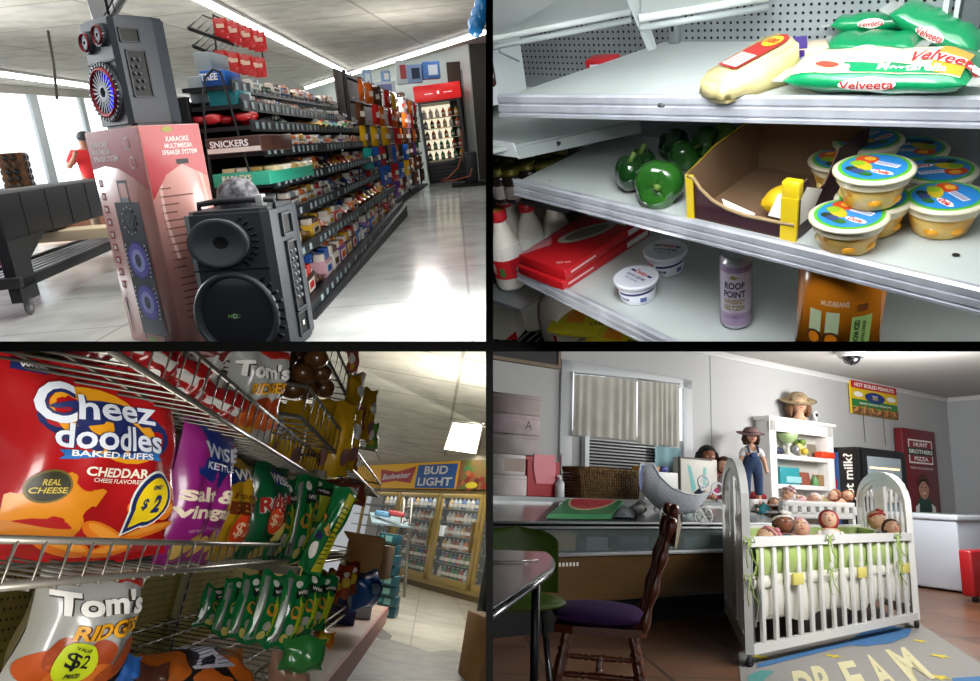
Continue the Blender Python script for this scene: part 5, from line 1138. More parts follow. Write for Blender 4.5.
def bthing(nm, lab, pa, pb, hpx, roll=0, pitch=0, group=None):
    A_ = R.at(*pa); B_ = R.at(*pb); t = bpy.data.objects.new(nm, None); sc.collection.objects.link(t); t['label'] = lab; t['category'] = 'chip bag'
    if group: t['group'] = group
    placeAB(t, A_, B_, roll, pitch); D = (pa[2] + pb[2]) / 2; return t, (B_ - A_).length, hpx * D / 700
wise = mat('1f2a5e', .4); yw = mat('e6b21e', .35, coat=.3); foil = dict(coat=.5, bump=.18, bs=9)
def price(q, mp, x, y, r, m1, m2, txt='$2', mt=None):
    q.disc(x, y, r, r, m1, mp, .003); q.text(txt, x, y, r * .95, m2, mp, bold=.01, w=r * 1.2, lift=.005)
def cheez(lab, pa, pb, h, roll, seed):
    t, W_, H_ = bthing('cheese_puff_bag', lab, pa, pb, h, roll)
    red = mat('a8191c', .26, **foil); q = B(); mp = bag(q, W_, H_, .15, red, seed=seed, nu=34, nv=34, taper=.12); k = H_ / .37; w = W_
    q.build('pouch', t); q = B()
    q.disc(-.03 * w, .68 * H_, .30 * w, .16 * H_, mat('e39a1c', .35, coat=.3), mp, .001, rot=-18); q.disc(.0, .66 * H_, .36 * w, .13 * H_, wise, mp, .002, rot=-6)
    for lay, (bo, m_) in enumerate(((.055, wise), (.02, mat('dfe2ea', .35, coat=.3)))):
        q.text('C', -.29 * w, .77 * H_, .20 * H_, m_, mp, bold=bo, lift=.004 + lay * .002); q.text('heez', .02 * w, .755 * H_, .12 * H_, m_, mp, bold=bo, lift=.004 + lay * .002, w=.45 * w)
        q.text('doodles', -.01 * w, .615 * H_, .12 * H_, m_, mp, bold=bo, lift=.004 + lay * .002, w=.58 * w)
    q.fan([(-.28 * w, .50 * H_), (.30 * w, .52 * H_), (.27 * w, .545 * H_), (.30 * w, .57 * H_), (-.28 * w, .545 * H_), (-.25 * w, .52 * H_)], (0, .53 * H_), mat('2f6fb4', .35), mp, .0035, 4); q.text('BAKED PUFFS', .0, .533 * H_, .03 * H_, wht, mp, bold=.02, w=.44 * w, lift=.005)
    q.text('CHEDDAR', .03 * w, .45 * H_, .045 * H_, mat('e9dcc8', .4), mp, bold=.03, w=.34 * w, lift=.003); q.text('CHEESE FLAVORED', .04 * w, .41 * H_, .02 * H_, mat('e9dcc8', .4), mp, bold=.01, w=.28 * w, lift=.003)
    # wedge of cheese and puffs
    ora = mat('d8871c', .4, coat=.2); orb = mat('e2761a', .45); orl = mat('ec9a35', .45)
    q.fan([(-.40 * w, .22 * H_), (-.08 * w, .17 * H_), (.0, .36 * H_), (-.2 * w, .44 * H_), (-.42 * w, .33 * H_)], (-.22 * w, .30 * H_), ora, mp, .002, 4); q.fan([(-.42 * w, .14 * H_), (-.1 * w, .08 * H_), (-.08 * w, .17 * H_), (-.40 * w, .22 * H_)], (-.25 * w, .15 * H_), mat('c0741a', .4), mp, .002, 3)
    for (x, y, rx, ry, ro) in ((.06, .15, .15, .045, -18), (.24, .24, .12, .045, -28), (.32, .16, .16, .03, 8), (.37, .35, .04, .07, 10), (-.1, .09, .14, .04, -10), (.14, .08, .12, .035, 6), (.38, .26, .05, .05, 0)):
        q.disc(x * w, y * H_, rx * w, ry * H_, orb, mp, .003, rot=ro); q.disc(x * w, (y + .01) * H_, rx * w * .8, ry * H_ * .5, orl, mp, .004, rot=ro)
    q.disc(-.28 * w, .37 * H_, .095 * w, .08 * H_, mat('6a5a18', .4), mp, .004); q.disc(-.28 * w, .37 * H_, .085 * w, .07 * H_, mat('2c2a16', .4), mp, .005); q.text('REAL', -.28 * w, .39 * H_, .028 * H_, mat('c9b24a', .4), mp, bold=.02, lift=.007); q.text('CHEESE', -.28 * w, .352 * H_, .028 * H_, mat('c9b24a', .4), mp, bold=.02, w=.15 * w, lift=.007)
    X0, Y0 = .26 * w, .325 * H_
    for r_, m_, l_ in ((.125, mat('e8e6df', .35), .005), (.115, wise, .006), (.095, mat('f0cf1d', .35), .007)):
        q.disc(X0, Y0, r_ * w, r_ * w, m_, mp, l_); q.fan([(X0 - r_ * w * .9, Y0), (X0 - r_ * w * 1.0, Y0 - r_ * w * 1.25), (X0 + .1 * r_ * w, Y0 - r_ * w * .9)], (X0 - r_ * w * .6, Y0 - r_ * w * .6), m_, mp, l_)
    q.text('ONLY', X0, Y0 + .055 * w, .022 * H_, wise, mp, bold=.03, lift=.009); q.text('$', X0 - .05 * w, Y0 - .015 * w, .06 * H_, wise, mp, bold=.03, lift=.009); q.text('2', X0 + .025 * w, Y0 - .015 * w, .085 * H_, wise, mp, bold=.05, lift=.009)
    q.rect(-.46 * w, .90 * H_, -.31 * w, .95 * H_, wise, mp, .003, 3); q.text('WISE', -.38 * w, .925 * H_, .025 * H_, wht, mp, bold=.03, w=.1 * w, lift=.005)
    q.build('print', t)
cheez('big red cheese puff bag with yellow $2 bubble, largest bag in the middle basket', (-58, 572, 1.02), (166, 556, 1.36), 200, -4, 3)
cheez('second red cheese puff bag standing behind the big one at the left edge', (-95, 570, 1.28), (48, 556, 1.42), 170, -4, 4)
# salt and vinegar
t, W_, H_ = bthing('vinegar_chip_bag', 'magenta salt and vinegar chip bag next to the big red cheese puff bag', (150, 566, 1.40), (208, 562, 1.62), 142, 5)
mg = mat('8f2378', .28, **foil); q = B(); mp = bag(q, W_, H_, .1, mg, seed=6); q.build('pouch', t); q = B()
q.fan([(-.36 * W_, .96 * H_), (.4 * W_, .93 * H_), (.40 * W_, .60 * H_), (0, .55 * H_), (-.36 * W_, .62 * H_)], (0, .77 * H_), mat('1e2f78', .35, coat=.3), mp, .0015, 4)
q.disc(0, .89 * H_, .1 * W_, .045 * H_, yw, mp, .003); q.text('WISE', 0, .79 * H_, .1 * H_, mat('b9c0cc', .35), mp, bold=.03, w=.62 * W_, lift=.004); q.text('KETTLE', 0, .69 * H_, .05 * H_, mat('b9c0cc', .35), mp, bold=.03, w=.5 * W_, lift=.004)
q.text('salt &', -.02, .49 * H_, .1 * H_, mat('ecd9c0', .4), mp, bold=.03, w=.75 * W_, lift=.003); q.text('vinegar', -.01, .36 * H_, .11 * H_, mat('ecd9c0', .4), mp, bold=.03, w=.9 * W_, lift=.003); q.text('ARTIFICIALLY FLAVORED', 0, .25 * H_, .02 * H_, mat('d8a8c8', .4), mp, w=.6 * W_, lift=.003)
for i in range(5): q.disc((-.3 + .16 * i) * W_, (.12 + .04 * (i % 2)) * H_, .11 * W_, .06 * H_, mat(['d4b25a', 'c9a24a'][i % 2], .5), mp, .002 + i * .0004, rot=30 * i)
q.build('print', t)
t, W_, H_ = bthing('barbecue_chip_bag', 'yellow honey barbecue chip bag with round orange price sticker', (200, 562, 1.70), (233, 560, 1.9), 100, 6)
q = B(); mp = bag(q, W_, H_, .1, mat('c99a1e', .28, **foil), seed=8); q.build('pouch', t); q = B(); q.fan([(-.4 * W_, .97 * H_), (.4 * W_, .97 * H_), (.4 * W_, .72 * H_), (-.4 * W_, .76 * H_)], (0, .85 * H_), mat('1e2f78', .35), mp, .0015); q.text('WISE', 0, .85 * H_, .1 * H_, wht, mp, bold=.03, w=.6 * W_, lift=.003)
q.text('Honey', 0, .64 * H_, .08 * H_, mat('7a3a14', .4), mp, bold=.02, shear=.2, w=.7 * W_, lift=.003); q.text('BBQ', 0, .52 * H_, .15 * H_, mat('6e2c14', .4), mp, bold=.05, w=.75 * W_, lift=.003); price(q, mp, -.03 * W_, .33 * H_, .2 * W_, mat('e2481e', .35), mat('e9c8a0', .4)); q.disc(.0, .1 * H_, .3 * W_, .06 * H_, mat('d9b04a', .5), mp, .002)
q.build('print', t)
t, W_, H_ = bthing('ridged_chip_bag', 'dark green ridged chip bag with white and red lettering and orange sticker', (230, 562, 2.0), (267, 560, 2.2), 96, 7)
gnb = mat('14603a', .28, **foil); q = B(); mp = bag(q, W_, H_, .12, gnb, seed=9); q.build('pouch', t); q = B(); q.disc(0, .88 * H_, .2 * W_, .08 * H_, mat('1e2f78', .35), mp, .0015); q.text('WISE', .0, .86 * H_, .09 * H_, wht, mp, bold=.03, w=.5 * W_, lift=.003)
for lay, (bo, m_) in enumerate(((.09, mat('e8e4d8', .4)), (.04, mat('b3261e', .4)))): q.text('Ridgies', 0, .63 * H_, .19 * H_, m_, mp, bold=bo, shear=.2, rot=14, w=.85 * W_, lift=.003 + .002 * lay)
price(q, mp, -.02 * W_, .45 * H_, .19 * W_, mat('e2481e', .35), mat('e9c8a0', .4)); q.disc(.2 * W_, .3 * H_, .2 * W_, .12 * H_, mat('d8c36a', .5), mp, .002, rot=-40); q.disc(0, .12 * H_, .3 * W_, .08 * H_, mat('d2b860', .5), mp, .002); q.fan([(-.2 * W_, .3 * H_), (.1 * W_, .3 * H_), (-.05 * W_, .23 * H_)], (-.05 * W_, .28 * H_), mat('0d3a22', .4), mp, .003)
q.build('print', t)
# green snack bags
gn = mat('16703a', .26, **foil); ygr = mat('a8b823', .35, coat=.3); blk2 = mat('16181a', .35, coat=.3)
def gbag_mesh(t, W_, H_, seed, T_=.05):
    q = B(); mp = bag(q, W_, H_, T_, gn, seed=seed, nu=16, nv=18, wr=.003); q.build('pouch', t); q = B(); k = W_
    q.fan([(-.42 * W_, .9 * H_), (-.25 * W_, .92 * H_), (-.22 * W_, .08 * H_), (-.42 * W_, .06 * H_)], (-.33 * W_, .5 * H_), mat('8b938c', .35, metal=.4), mp, .001); q.fan([(.1 * W_, .7 * H_), (.44 * W_, .7 * H_), (.44 * W_, .14 * H_), (.16 * W_, .14 * H_)], (.28 * W_, .42 * H_), ygr, mp, .001)
    q.fan([(-.1 * W_, .8 * H_), (.44 * W_, .86 * H_), (.44 * W_, .70 * H_), (-.1 * W_, .66 * H_)], (.17 * W_, .75 * H_), blk2, mp, .002); q.text('WISE', .17 * W_, .76 * H_, .05 * H_, wht, mp, bold=.03, rot=8, w=.4 * W_, lift=.003); q.disc(-.02 * W_, .87 * H_, .13 * W_, .05 * H_, wht, mp, .0015)
    q.disc(.0, .48 * H_, .2 * W_, .09 * H_, mat('c98a2a', .4), mp, .002, rot=-50); q.disc(-.02 * W_, .49 * H_, .14 * W_, .05 * H_, gn, mp, .003, rot=-50); q.disc(.02 * W_, .25 * H_, .14 * W_, .07 * H_, mat('a9a79a', .4), mp, .002); q.disc(-.05 * W_, .12 * H_, .16 * W_, .06 * H_, mat('cfc26a', .4), mp, .002); q.text('Crunchy', .27 * W_, .5 * H_, .04 * H_, gn, mp, rot=90, w=.3 * H_, lift=.003)
    q.build('print', t)
def gb(lab, pa, pb, h, roll, seed, T_=.05, src=None):
    t, W_, H_ = bthing('green_snack_bag', lab, pa, pb, h, roll, group='small green snack bags')
    gbag_mesh(t, W_, H_, seed, T_); return t
gb('narrow green snack bag just right of the ridged chip bag', (262, 560, 2.1), (284, 560, 2.25), 82, 3, 11)
gb('green snack bag standing upright behind the basket corner, left of the slanting one', (280, 562, 2.3), (304, 562, 2.4), 86, 0, 12)
gb('green snack bag lying back at the top of the middle basket', (288, 522, 2.55), (322, 530, 2.6), 48, -22, 13)
t, W_, H_ = bthing('slanting_snack_bag', 'green snack bag leaning far right with a long yellow nutrition strip', (296, 566, 2.15), (318, 577, 2.15), 92, 27)
q = B(); mp = bag(q, W_, H_, .08, gn, seed=14); q.build('pouch', t); q = B(); q.fan([(.12 * W_, .96 * H_), (.46 * W_, .96 * H_), (.46 * W_, .05 * H_), (.12 * W_, .05 * H_)], (.29 * W_, .5 * H_), mat('b5b01f', .35, coat=.3), mp, .002, 5)
for i in range(13): q.rect(.17 * W_, (.16 + i * .055) * H_, .40 * W_, (.175 + i * .055) * H_, mat('3a4a1a', .5), mp, .004)
q.disc(-.12 * W_, .6 * H_, .12 * W_, .12 * H_, mat('c98a2a', .4), mp, .002, rot=40); q.disc(-.14 * W_, .62 * H_, .07 * W_, .07 * H_, gn, mp, .003); q.disc(-.1 * W_, .3 * H_, .16 * W_, .1 * H_, wht, mp, .002); q.rect(-.3 * W_, .42 * H_, .0, .5 * H_, wise, mp, .003, 2); q.build('print', t)
lows = [((222, 637), (206, 583), 2.15, 'first of the low row, darkest and farthest left'), ((239, 641), (218, 580), 2.05, 'second of the low row'), ((256, 645), (240, 577), 2.0, 'third of the low row, with a white emblem'), ((279, 649), (262, 578), 2.0, 'fourth of the low row'), ((296, 636), (281, 576), 2.15, 'fifth of the low row'), ((310, 628), (301, 576), 2.4, 'sixth and last of the low row'), ((206, 628), (193, 590), 2.3, 'half hidden in the dark behind the low row')]
for i, ((bx_, by_), (tx_, ty_), D, w_) in enumerate(lows):
    ro = -math.degrees(math.atan2(bx_ - tx_, by_ - ty_)); gb('small upright green snack bag, ' + w_, (bx_ - 13, by_ - 3, D), (bx_ + 13, by_ + 3, D + .06), math.hypot(bx_ - tx_, by_ - ty_), ro, 30 + i)
for i, (x, y, D, c, lb) in enumerate(((312, 606, 2.6, '8a2a2a', 'dark red and yellow snack bag after the green row'), (322, 604, 2.8, 'c9a322', 'yellow snack bag with a dark red band in the lowest basket'), (330, 602, 3.0, '9a3a22', 'red-brown snack bag standing near the end of the lowest basket'), (340, 598, 3.3, 'b04a24', 'orange-red snack bag, last in the lowest basket'), (347, 594, 3.5, '7a2f22', 'dark rust snack bag behind the last one'))):
    t, W_, H_ = bthing('snack_bag', lb, (x - 8, y, D), (x + 8, y + 1, D + .05), 32, -8)
    q = B(); mp = bag(q, W_, H_, .05, mat(c, .28, **foil), seed=40 + i, nu=12, nv=12, wr=.003); q.build('pouch', t); q = B(); q.disc(0, .5 * H_, .3 * W_, .16 * H_, mat('dcc03a' if i != 1 else '8a2626', .4), mp, .002); q.disc(0, .75 * H_, .2 * W_, .08 * H_, wht, mp, .002); q.build('print', t)
# Tom's ridges
tsil = mat('a9aaa6', .28, **foil)
def toms(lab, pa, pb, h, roll, seed, low=True, T_=.14):
    t, W_, H_ = bthing('ridged_potato_bag', lab, pa, pb, h, roll); q = B(); mp = bag(q, W_, H_, T_, tsil, seed=seed, nu=30, nv=30); q.build('pouch', t); q = B()
    q.fan([(-.3 * W_, .965 * H_), (.46 * W_, .965 * H_), (.46 * W_, .90 * H_), (.1 * W_, .90 * H_)], (.1 * W_, .93 * H_), mat('a3241c', .35), mp, .002, 3)
    for lay, (bo, m_) in enumerate(((.08, mat('3c3128', .4)), (.04, wht))): q.text("Tom's", -.02 * W_, .76 * H_, .16 * H_, m_, mp, bold=bo, rot=4, w=.84 * W_, lift=.004 + lay * .002)
    for lay, (bo, m_) in enumerate(((.08, mat('5a2a12', .4)), (.03, mat('e0a01e', .4)))): q.text('RIDGES', .08 * W_, .59 * H_, .11 * H_, m_, mp, bold=bo, shear=.2, rot=8, w=.62 * W_, lift=.004 + lay * .002)
    for i in range(9):
        q.disc((-.35 + .1 * i) * W_, (.30 + .1 * math.sin(i * 2)) * H_, .14 * W_, .12 * H_, mat(['b8501c', '9a3d16', 'cc6a24'][i % 3], .4, coat=.3), mp, .002 + .0005 * i, rot=30 * i)
    for i in range(3): q.disc((-.32 + .14 * i) * W_, .13 * H_, .09 * W_, .07 * H_, mat('cf9a2a', .45), mp, .008, rot=20 * i)
    if low:
        q.disc(-.12 * W_, .35 * H_, .18 * W_, .15 * H_, mat('b8c81e', .35), mp, .010); q.text('VALUE', -.12 * W_, .455 * H_, .028 * H_, blk2, mp, bold=.03, lift=.012); q.text('$2', -.12 * W_, .36 * H_, .12 * H_, blk2, mp, bold=.015, w=.22 * W_, lift=.012); q.text('PRICED', -.12 * W_, .265 * H_, .03 * H_, blk2, mp, bold=.03, lift=.012)
        q.fan([(.05 * W_, .02 * H_), (.46 * W_, .14 * H_), (.46 * W_, .32 * H_), (.05 * W_, .14 * H_)], (.28 * W_, .16 * H_), blk2, mp, .010, 3); q.text('WHITE BBQ', .26 * W_, .16 * H_, .06 * H_, wht, mp, bold=.04, rot=17, w=.38 * W_, lift=.013)
    q.build('print', t)
toms('silver and orange ridged chip bag with a lime $2 circle at the bottom left', (-12, 705, 1.18), (104, 700, 1.36), 132, 3, 50)
toms('white ridged chip bag with orange chips, standing in the upper near basket', (208, 436, 1.72), (268, 442, 1.85), 96, 12, 51, False, .1)
# upper basket contents
for i, (pa, pb, h, ro, c, c2, lb) in enumerate((((60, 372, 1.25), (120, 380, 1.35), 50, 5, '5a1518', '7a1f1c', 'dark maroon bag at the far left of the upper near basket'), ((100, 365, 1.3), (150, 400, 1.4), 55, 12, '8f1c1e', 'b6b4ae', 'red and silver bag in the upper near basket, left end'), ((140, 385, 1.5), (185, 412, 1.55), 48, 14, 'a31d1f', 'c8c4bc', 'red bag with white stripes lying in the upper near basket'),
      ((170, 378, 1.62), (210, 395, 1.68), 62, 14, 'b9b9b4', '6a2a26', 'pale silver bag standing behind the red ones in the upper basket'), ((180, 410, 1.6), (226, 436, 1.65), 40, 12, 'a02022', 'cfccc6', 'red bag with a white band beside the white ridged chip bag'), ((118, 352, 1.5), (165, 372, 1.55), 40, 12, 'c0703a', 'c9c6be', 'orange and white bag peeking out at the top edge'))):
    t, W_, H_ = bthing('chip_bag', lb, pa, pb, h, ro); q = B(); mp = bag(q, W_, H_, .08, mat(c, .28, **foil), seed=60 + i, nu=18, nv=18); q.build('pouch', t); q = B()
    q.fan([(-.42 * W_, .7 * H_), (.42 * W_, .8 * H_), (.42 * W_, .55 * H_), (-.42 * W_, .45 * H_)], (0, .62 * H_), mat(c2, .4), mp, .002, 3); q.disc(.1 * W_, .3 * H_, .12 * W_, .14 * H_, wht, mp, .002); q.build('print', t)
# tall yellow bags
yb_ = mat('d6a51b', .27, **foil)
for i, (bx_, by_, tx_, ty_, w, D, lb) in enumerate(((283, 470, 283, 400, 26, 2.5, 'dull yellow bag, leftmost in the upper far basket'), (310, 474, 298, 398, 24, 2.6, 'yellow bag standing second from left in the upper far basket'), (333, 476, 312, 404, 28, 2.7, 'bright yellow bag leaning left, third in the upper far basket'), (343, 470, 328, 408, 22, 2.9, 'yellow bag with purple lettering, fourth in the upper far basket'), (350, 420, 338, 374, 15, 3.2, 'yellow bag with white patch above, in the topmost basket'), (362, 440, 352, 388, 14, 3.6, 'slim yellow bag farthest along the topmost basket'), (262, 462, 262, 400, 22, 2.45, 'shaded mustard bag at the back of the upper far basket'))):
    ro = -math.degrees(math.atan2(bx_ - tx_, by_ - ty_)); t, W_, H_ = bthing('yellow_chip_bag', lb, (bx_ - w / 2, by_ - 2, D), (bx_ + w / 2, by_ + 2, D + .06), math.hypot(bx_ - tx_, by_ - ty_), ro, group='tall yellow chip bags')
    q = B(); mp = bag(q, W_, H_, .08, yb_, seed=70 + i, nu=14, nv=20, wr=.004); q.build('pouch', t)
    q = B(); q.disc(.15 * W_, .62 * H_, .22 * W_, .13 * H_, wht if i > 2 else yw, mp, .002); q.text('Lays', .15 * W_, .62 * H_, .08 * H_, mat('6a2f6a', .4), mp, rot=60, w=.25 * H_, lift=.004) if False else None
    q.disc(.2 * W_, .25 * H_, .2 * W_, .12 * H_, mat('8a5f5a', .4), mp, .002); q.build('print', t)
# brown wrapped cookies at the top
for i in range(12):
    x = 268 + (i % 4) * 16 + (i // 4) * 4; y = 358 + (i // 4) * 15
    q = B(); q.ell((0, 0, 0), (.045, .04, .035), mat('6a4526', .3, col2='4e3018', ns=20, coat=.6), 14, 8); o = q.build('cookie_pack', R=R, loc=R.at(x, y, 2.3 + .1 * (i % 3)), rz=i * 40)
    tag(o, 'round brown cellophane cookie pack, %s of the cluster hanging at the top' % NTH[i], 'cookie pack', 'brown cookie packs')
for i, (x, y, w, h, c, lb) in enumerate(((352, 372, 12, 26, 'b85a50', 'pinkish red wrapped bag in the topmost basket, near the ceiling'), (344, 352, 14, 16, 'c9505a', 'red and white bag at the top picture edge'), (357, 402, 12, 30, 'e0d6cc', 'white bag with orange print behind the topmost basket wires'), (358, 430, 12, 24, 'b8402c', 'red-orange bag hanging out of the topmost basket'), (371, 448, 11, 26, '5fa83a', 'small bright green and white bag at the end of the upper baskets'), (352, 472, 9, 16, 'd8641c', 'orange paper tag between the upper baskets'), (330, 500, 34, 22, '8a3a2e', 'red wrapped snacks under the upper far basket'), (352, 505, 26, 26, '9a4a38', 'rusty red wrapped snacks at the far basket end'))):
    D = 3.2 + .12 * i; t, W_, H_ = bthing('snack_bag', lb, (x - w / 2, y, D), (x + w / 2, y + 1, D), h, -10 + 5 * (i % 4)); q = B(); mp = bag(q, W_, H_, .06, mat(c, .28, **foil), seed=90 + i, nu=12, nv=12, wr=.006); q.build('pouch', t); q = B(); q.disc(0, .55 * H_, .25 * W_, .2 * H_, wht, mp, .002); q.disc(.05 * W_, .25 * H_, .2 * W_, .1 * H_, mat('d9b03a', .4), mp, .002); q.build('print', t)
# lying orange and black bag
t = thing(R, 'snack_bag', 'orange and black snack bag lying back-up with a white nutrition label in the lowest basket', 'chip bag', (0, 0, 0)); placeAB(t, R.at(152, 708, 1.55), R.at(262, 696, 1.75), -4, -58)
q = B(); W_ = (R.at(262, 672, 1.75) - R.at(152, 684, 1.55)).length; H_ = .16; mp = bag(q, W_, H_, .1, mat('a8551c', .28, **foil), seed=99); q.build('pouch', t); q = B(); q.fan([(-.32 * W_, .97 * H_), (.25 * W_, .97 * H_), (.3 * W_, .05 * H_), (-.42 * W_, .05 * H_)], (0, .5 * H_), mat('1d1a1a', .3, coat=.4), mp, .002, 5); q.fan([(-.2 * W_, .93 * H_), (.2 * W_, .93 * H_), (.22 * W_, .35 * H_), (-.17 * W_, .35 * H_)], (0, .65 * H_), mat('b9b9c6', .4), mp, .004, 4)
for i in range(9): q.rect(-.15 * W_, (.40 + i * .055) * H_, .02 * W_, (.415 + i * .055) * H_, mat('3f3f52', .5), mp, .006); q.rect(.05 * W_, (.40 + i * .055) * H_, .17 * W_, (.415 + i * .055) * H_, mat('5a5a6e', .5), mp, .006)
q.build('print', t)
for i, (x, y, D, c, lb) in enumerate(((112, 690, 1.4, '2a5aa0', 'bright blue bag corner between the two lower chip bags'), (140, 700, 1.5, '4a2a20', 'dark brown bag at the bottom edge under the lying bag'), (286, 688, 2.1, 'a07a6a', 'clear bag of pinkish cookies under the lowest basket'), (300, 672, 2.0, '2f7a3a', 'green tray edge pack at the bottom of the lowest basket'))):
    t, W_, H_ = bthing('snack_bag', lb, (x - 22, y, D), (x + 22, y, D + .05), 34, -6); q = B(); mp = bag(q, W_, H_, .07, mat(c, .28, **foil), seed=110 + i, nu=12, nv=12); q.build('pouch', t)
# deck goods
def boxAt(nm, lab, x, y, z, w, d, h, rz, m, cat='box', extra=None, bev=.006):
    t = thing(R, nm, lab, cat, R.on(x, y, z), rz); B().box((-w / 2, 0, 0), (w / 2, d, h), m, bev).build('carton', t)
    if extra: extra(t)
    return t
boxAt('blue_box', 'dark blue box standing on the base deck under the baskets', 338, 624, .152, .22, .3, .2, 12, mat('232f6e', .4))
t, W_, H_ = bthing('small_snack_pack', 'small bright orange and yellow snack pack lying on the base deck', (311, 645, 2.75), (332, 649, 2.75), 16, -10, -40); q = B(); mp = bag(q, W_, H_, .05, mat('d8741c', .3, **foil), seed=121, nu=12, nv=10, wr=.004); q.build('pouch', t); q = B(); q.rect(-.2 * W_, .3 * H_, .3 * W_, .75 * H_, mat('d9c326', .4), mp, .002, 3); q.build('print', t)
t, W_, H_ = bthing('blue_pack', 'crinkled bright blue bottle pack on the far deck', (350, 612, 4.3), (374, 606, 4.5), 36, 0); q = B(); mp = bag(q, W_, H_, .2, mat('1f5fb4', .25, **foil), seed=122); q.build('pouch', t); q = B(); q.disc(0, .6 * H_, .2 * W_, .15 * H_, mat('8fb6d8', .3), mp, .003); q.build('print', t)
boxAt('white_carton', 'small pale blue-white carton on the far deck', 357, 618, .152, .2, .2, .16, 5, mat('b9c3d4', .5))
# open cardboard box
cbx = mat('c49b6c', .8, col2='b58c5e', ns=3)
t = thing(R, 'cardboard_box', 'open brown cardboard box beside the far baskets', 'box', R.at(341, 574, 4.6), -8); k_ = 4.6 / 700; q = B(); q.box((0, 0, 0), (38 * k_, .4, 34 * k_), cbx, .006); q.build('carton', t); q = B(); q.slab(V((0, 0, 34 * k_)), V((38 * k_, 0, 34 * k_)), V((42 * k_, -.15, 40 * k_)), V((0, -.15, 40 * k_)), .01, cbx); q.build('flap', t)
# teal can cases stack
for i in range(8):
    x = 392 - i * .9 + (i % 2) * 1.0; y = 607 - i * 10.5
    D = 7.2; t = thing(R, 'drink_case', 'teal drink case, %s from the floor in the stack before the cooler' % NTH[i], 'drink case', R.at(x - 17 + i * 1.2, y + 8, D), -6, 'stacked teal drink cases'); k_ = D / 700
    q = B(); q.box((0, 0, 0), (19 * k_, .3, 9.6 * k_), mat('1d5260', .4), .008); q.build('carton', t); q = B(); mf = wall_map((9.5 * k_, 0, 4.8 * k_)); q.rect(-3 * k_, -3 * k_, 4 * k_, 2.5 * k_, mat('7fb6bc', .4), mf, .004); q.disc(-6 * k_, 0, 1.8 * k_, 2.2 * k_, mat('3fa0a8', .4), mf, .004); q.build('print', t)
# tall wire bottle rack and right side things
t = thing(R, 'wire_end_rack', 'tall thin wire rack with clear trays at the end of the snack aisle', 'rack', (0, 0, 0)); q = B(); D = 8.2
for x0, y0_, x1, y1_ in ((404, 500, 396, 600), (412, 498, 404, 597)): q.tube([R.at(x0, y0_, D), R.at(x1, y1_, D)], .02, wire)
for i in range(7): q.tube([R.at(404 - i * 1.3, 508 + i * 14, D), R.at(412 - i * 1.3, 506 + i * 14, D)], .012, wire)
q.build('frame', t); q = B(); q.slab(R.at(372, 522, 7.6), R.at(412, 527, 8.2), R.at(404, 516, 8.8), R.at(370, 512, 8.2), .02, mat('8fa3a8', .3)); q.build('tray', t)
for i, (x, c, lb) in enumerate(((380, '5f8fb0', 'pale blue tray pack on the wire end rack'), (394, 'b0484a', 'red tray pack on the wire end rack'))):
    q = B().box((0, 0, 0), (.17, .15, .06), mat(c, .4), .015); tag(q.build('tray_pack', R=R, loc=R.at(x - 6, 515, 7.9), rz=-5), lb, 'pack')
t = thing(R, 'black_wheeled_rack', 'narrow black wheeled rack at the right edge before the cooler', 'rack', R.on(478, 634), -10); q = B(); q.box((-.05, 0, .08), (.08, .5, .9), mat('151619', .4), .01); q.build('frame', t); q = B(); q.box((-.09, -.01, .0), (.1, .08, .09), mat('101012', .5), .02); q.build('castor', t)
q = B(); pm_ = mat('9aa6a8', .4)
for i in range(4): q.box((.081, .02, .4 + i * .12), (.12, .3, .5 + i * .12), pm_)
q.build('goods', t)
q = B(); q.box((0, 0, 0), (.6, .5, .40), cbx, .01); tag(q.build('cardboard_box', R=R, loc=R.on(478, 690), rz=12), 'plain brown cardboard box cut off by the right edge on the aisle floor', 'box')

# ================================================================ nursery corner
R = R4; rnd = random.Random(33)
YW = 5.0; XW = 11.3; CZ4 = 2.46
wallm = mat('b2b3b3', .6); white = mat('dcdcdc', .45); wh2 = mat('e6e5e2', .4, coat=.2)
fl = B(); fl.box((-1, .2, -.05), (13, YW + .1, 0), tilemat('nursery_floor_tiles', '80583e', '66452f', '40301f', (.62, .62), rough=.35, mortar=.012, rot=.5)); struct(fl.build('floor', R=R))
struct(B().box((-1, .2, CZ4), (13, YW + .1, CZ4 + .05), mat('b3b1ae', .8)).build('ceiling', R=R))
struct(B().box((-1, YW, 0), (XW + .1, YW + .1, CZ4), wallm).build('wall_back', R=R))
struct(B().box((XW, .2, 0), (XW + .1, YW, CZ4), mat('b4b8bc', .6)).build('wall_right', R=R))
struct(B().box((-1, YW - .03, CZ4 - .07), (XW, YW, CZ4), white, .01).build('trim_1', R=R)); struct(B().box((XW - .03, .2, CZ4 - .07), (XW, YW, CZ4), white, .01).build('trim_2', R=R))
q = B()
for x in (3.2, 6.05): q.box((x, YW - .004, .8), (x + .012, YW, CZ4 - .07), mat('8d9196', .6))
struct(q.build('panel_seams', R=R)); bpy.data.objects['panel_seams.001' if 'panel_seams.001' in bpy.data.objects else 'panel_seams']['kind'] = 'structure'
def wy(px, py, y=YW): return R.ay(px, py, y)
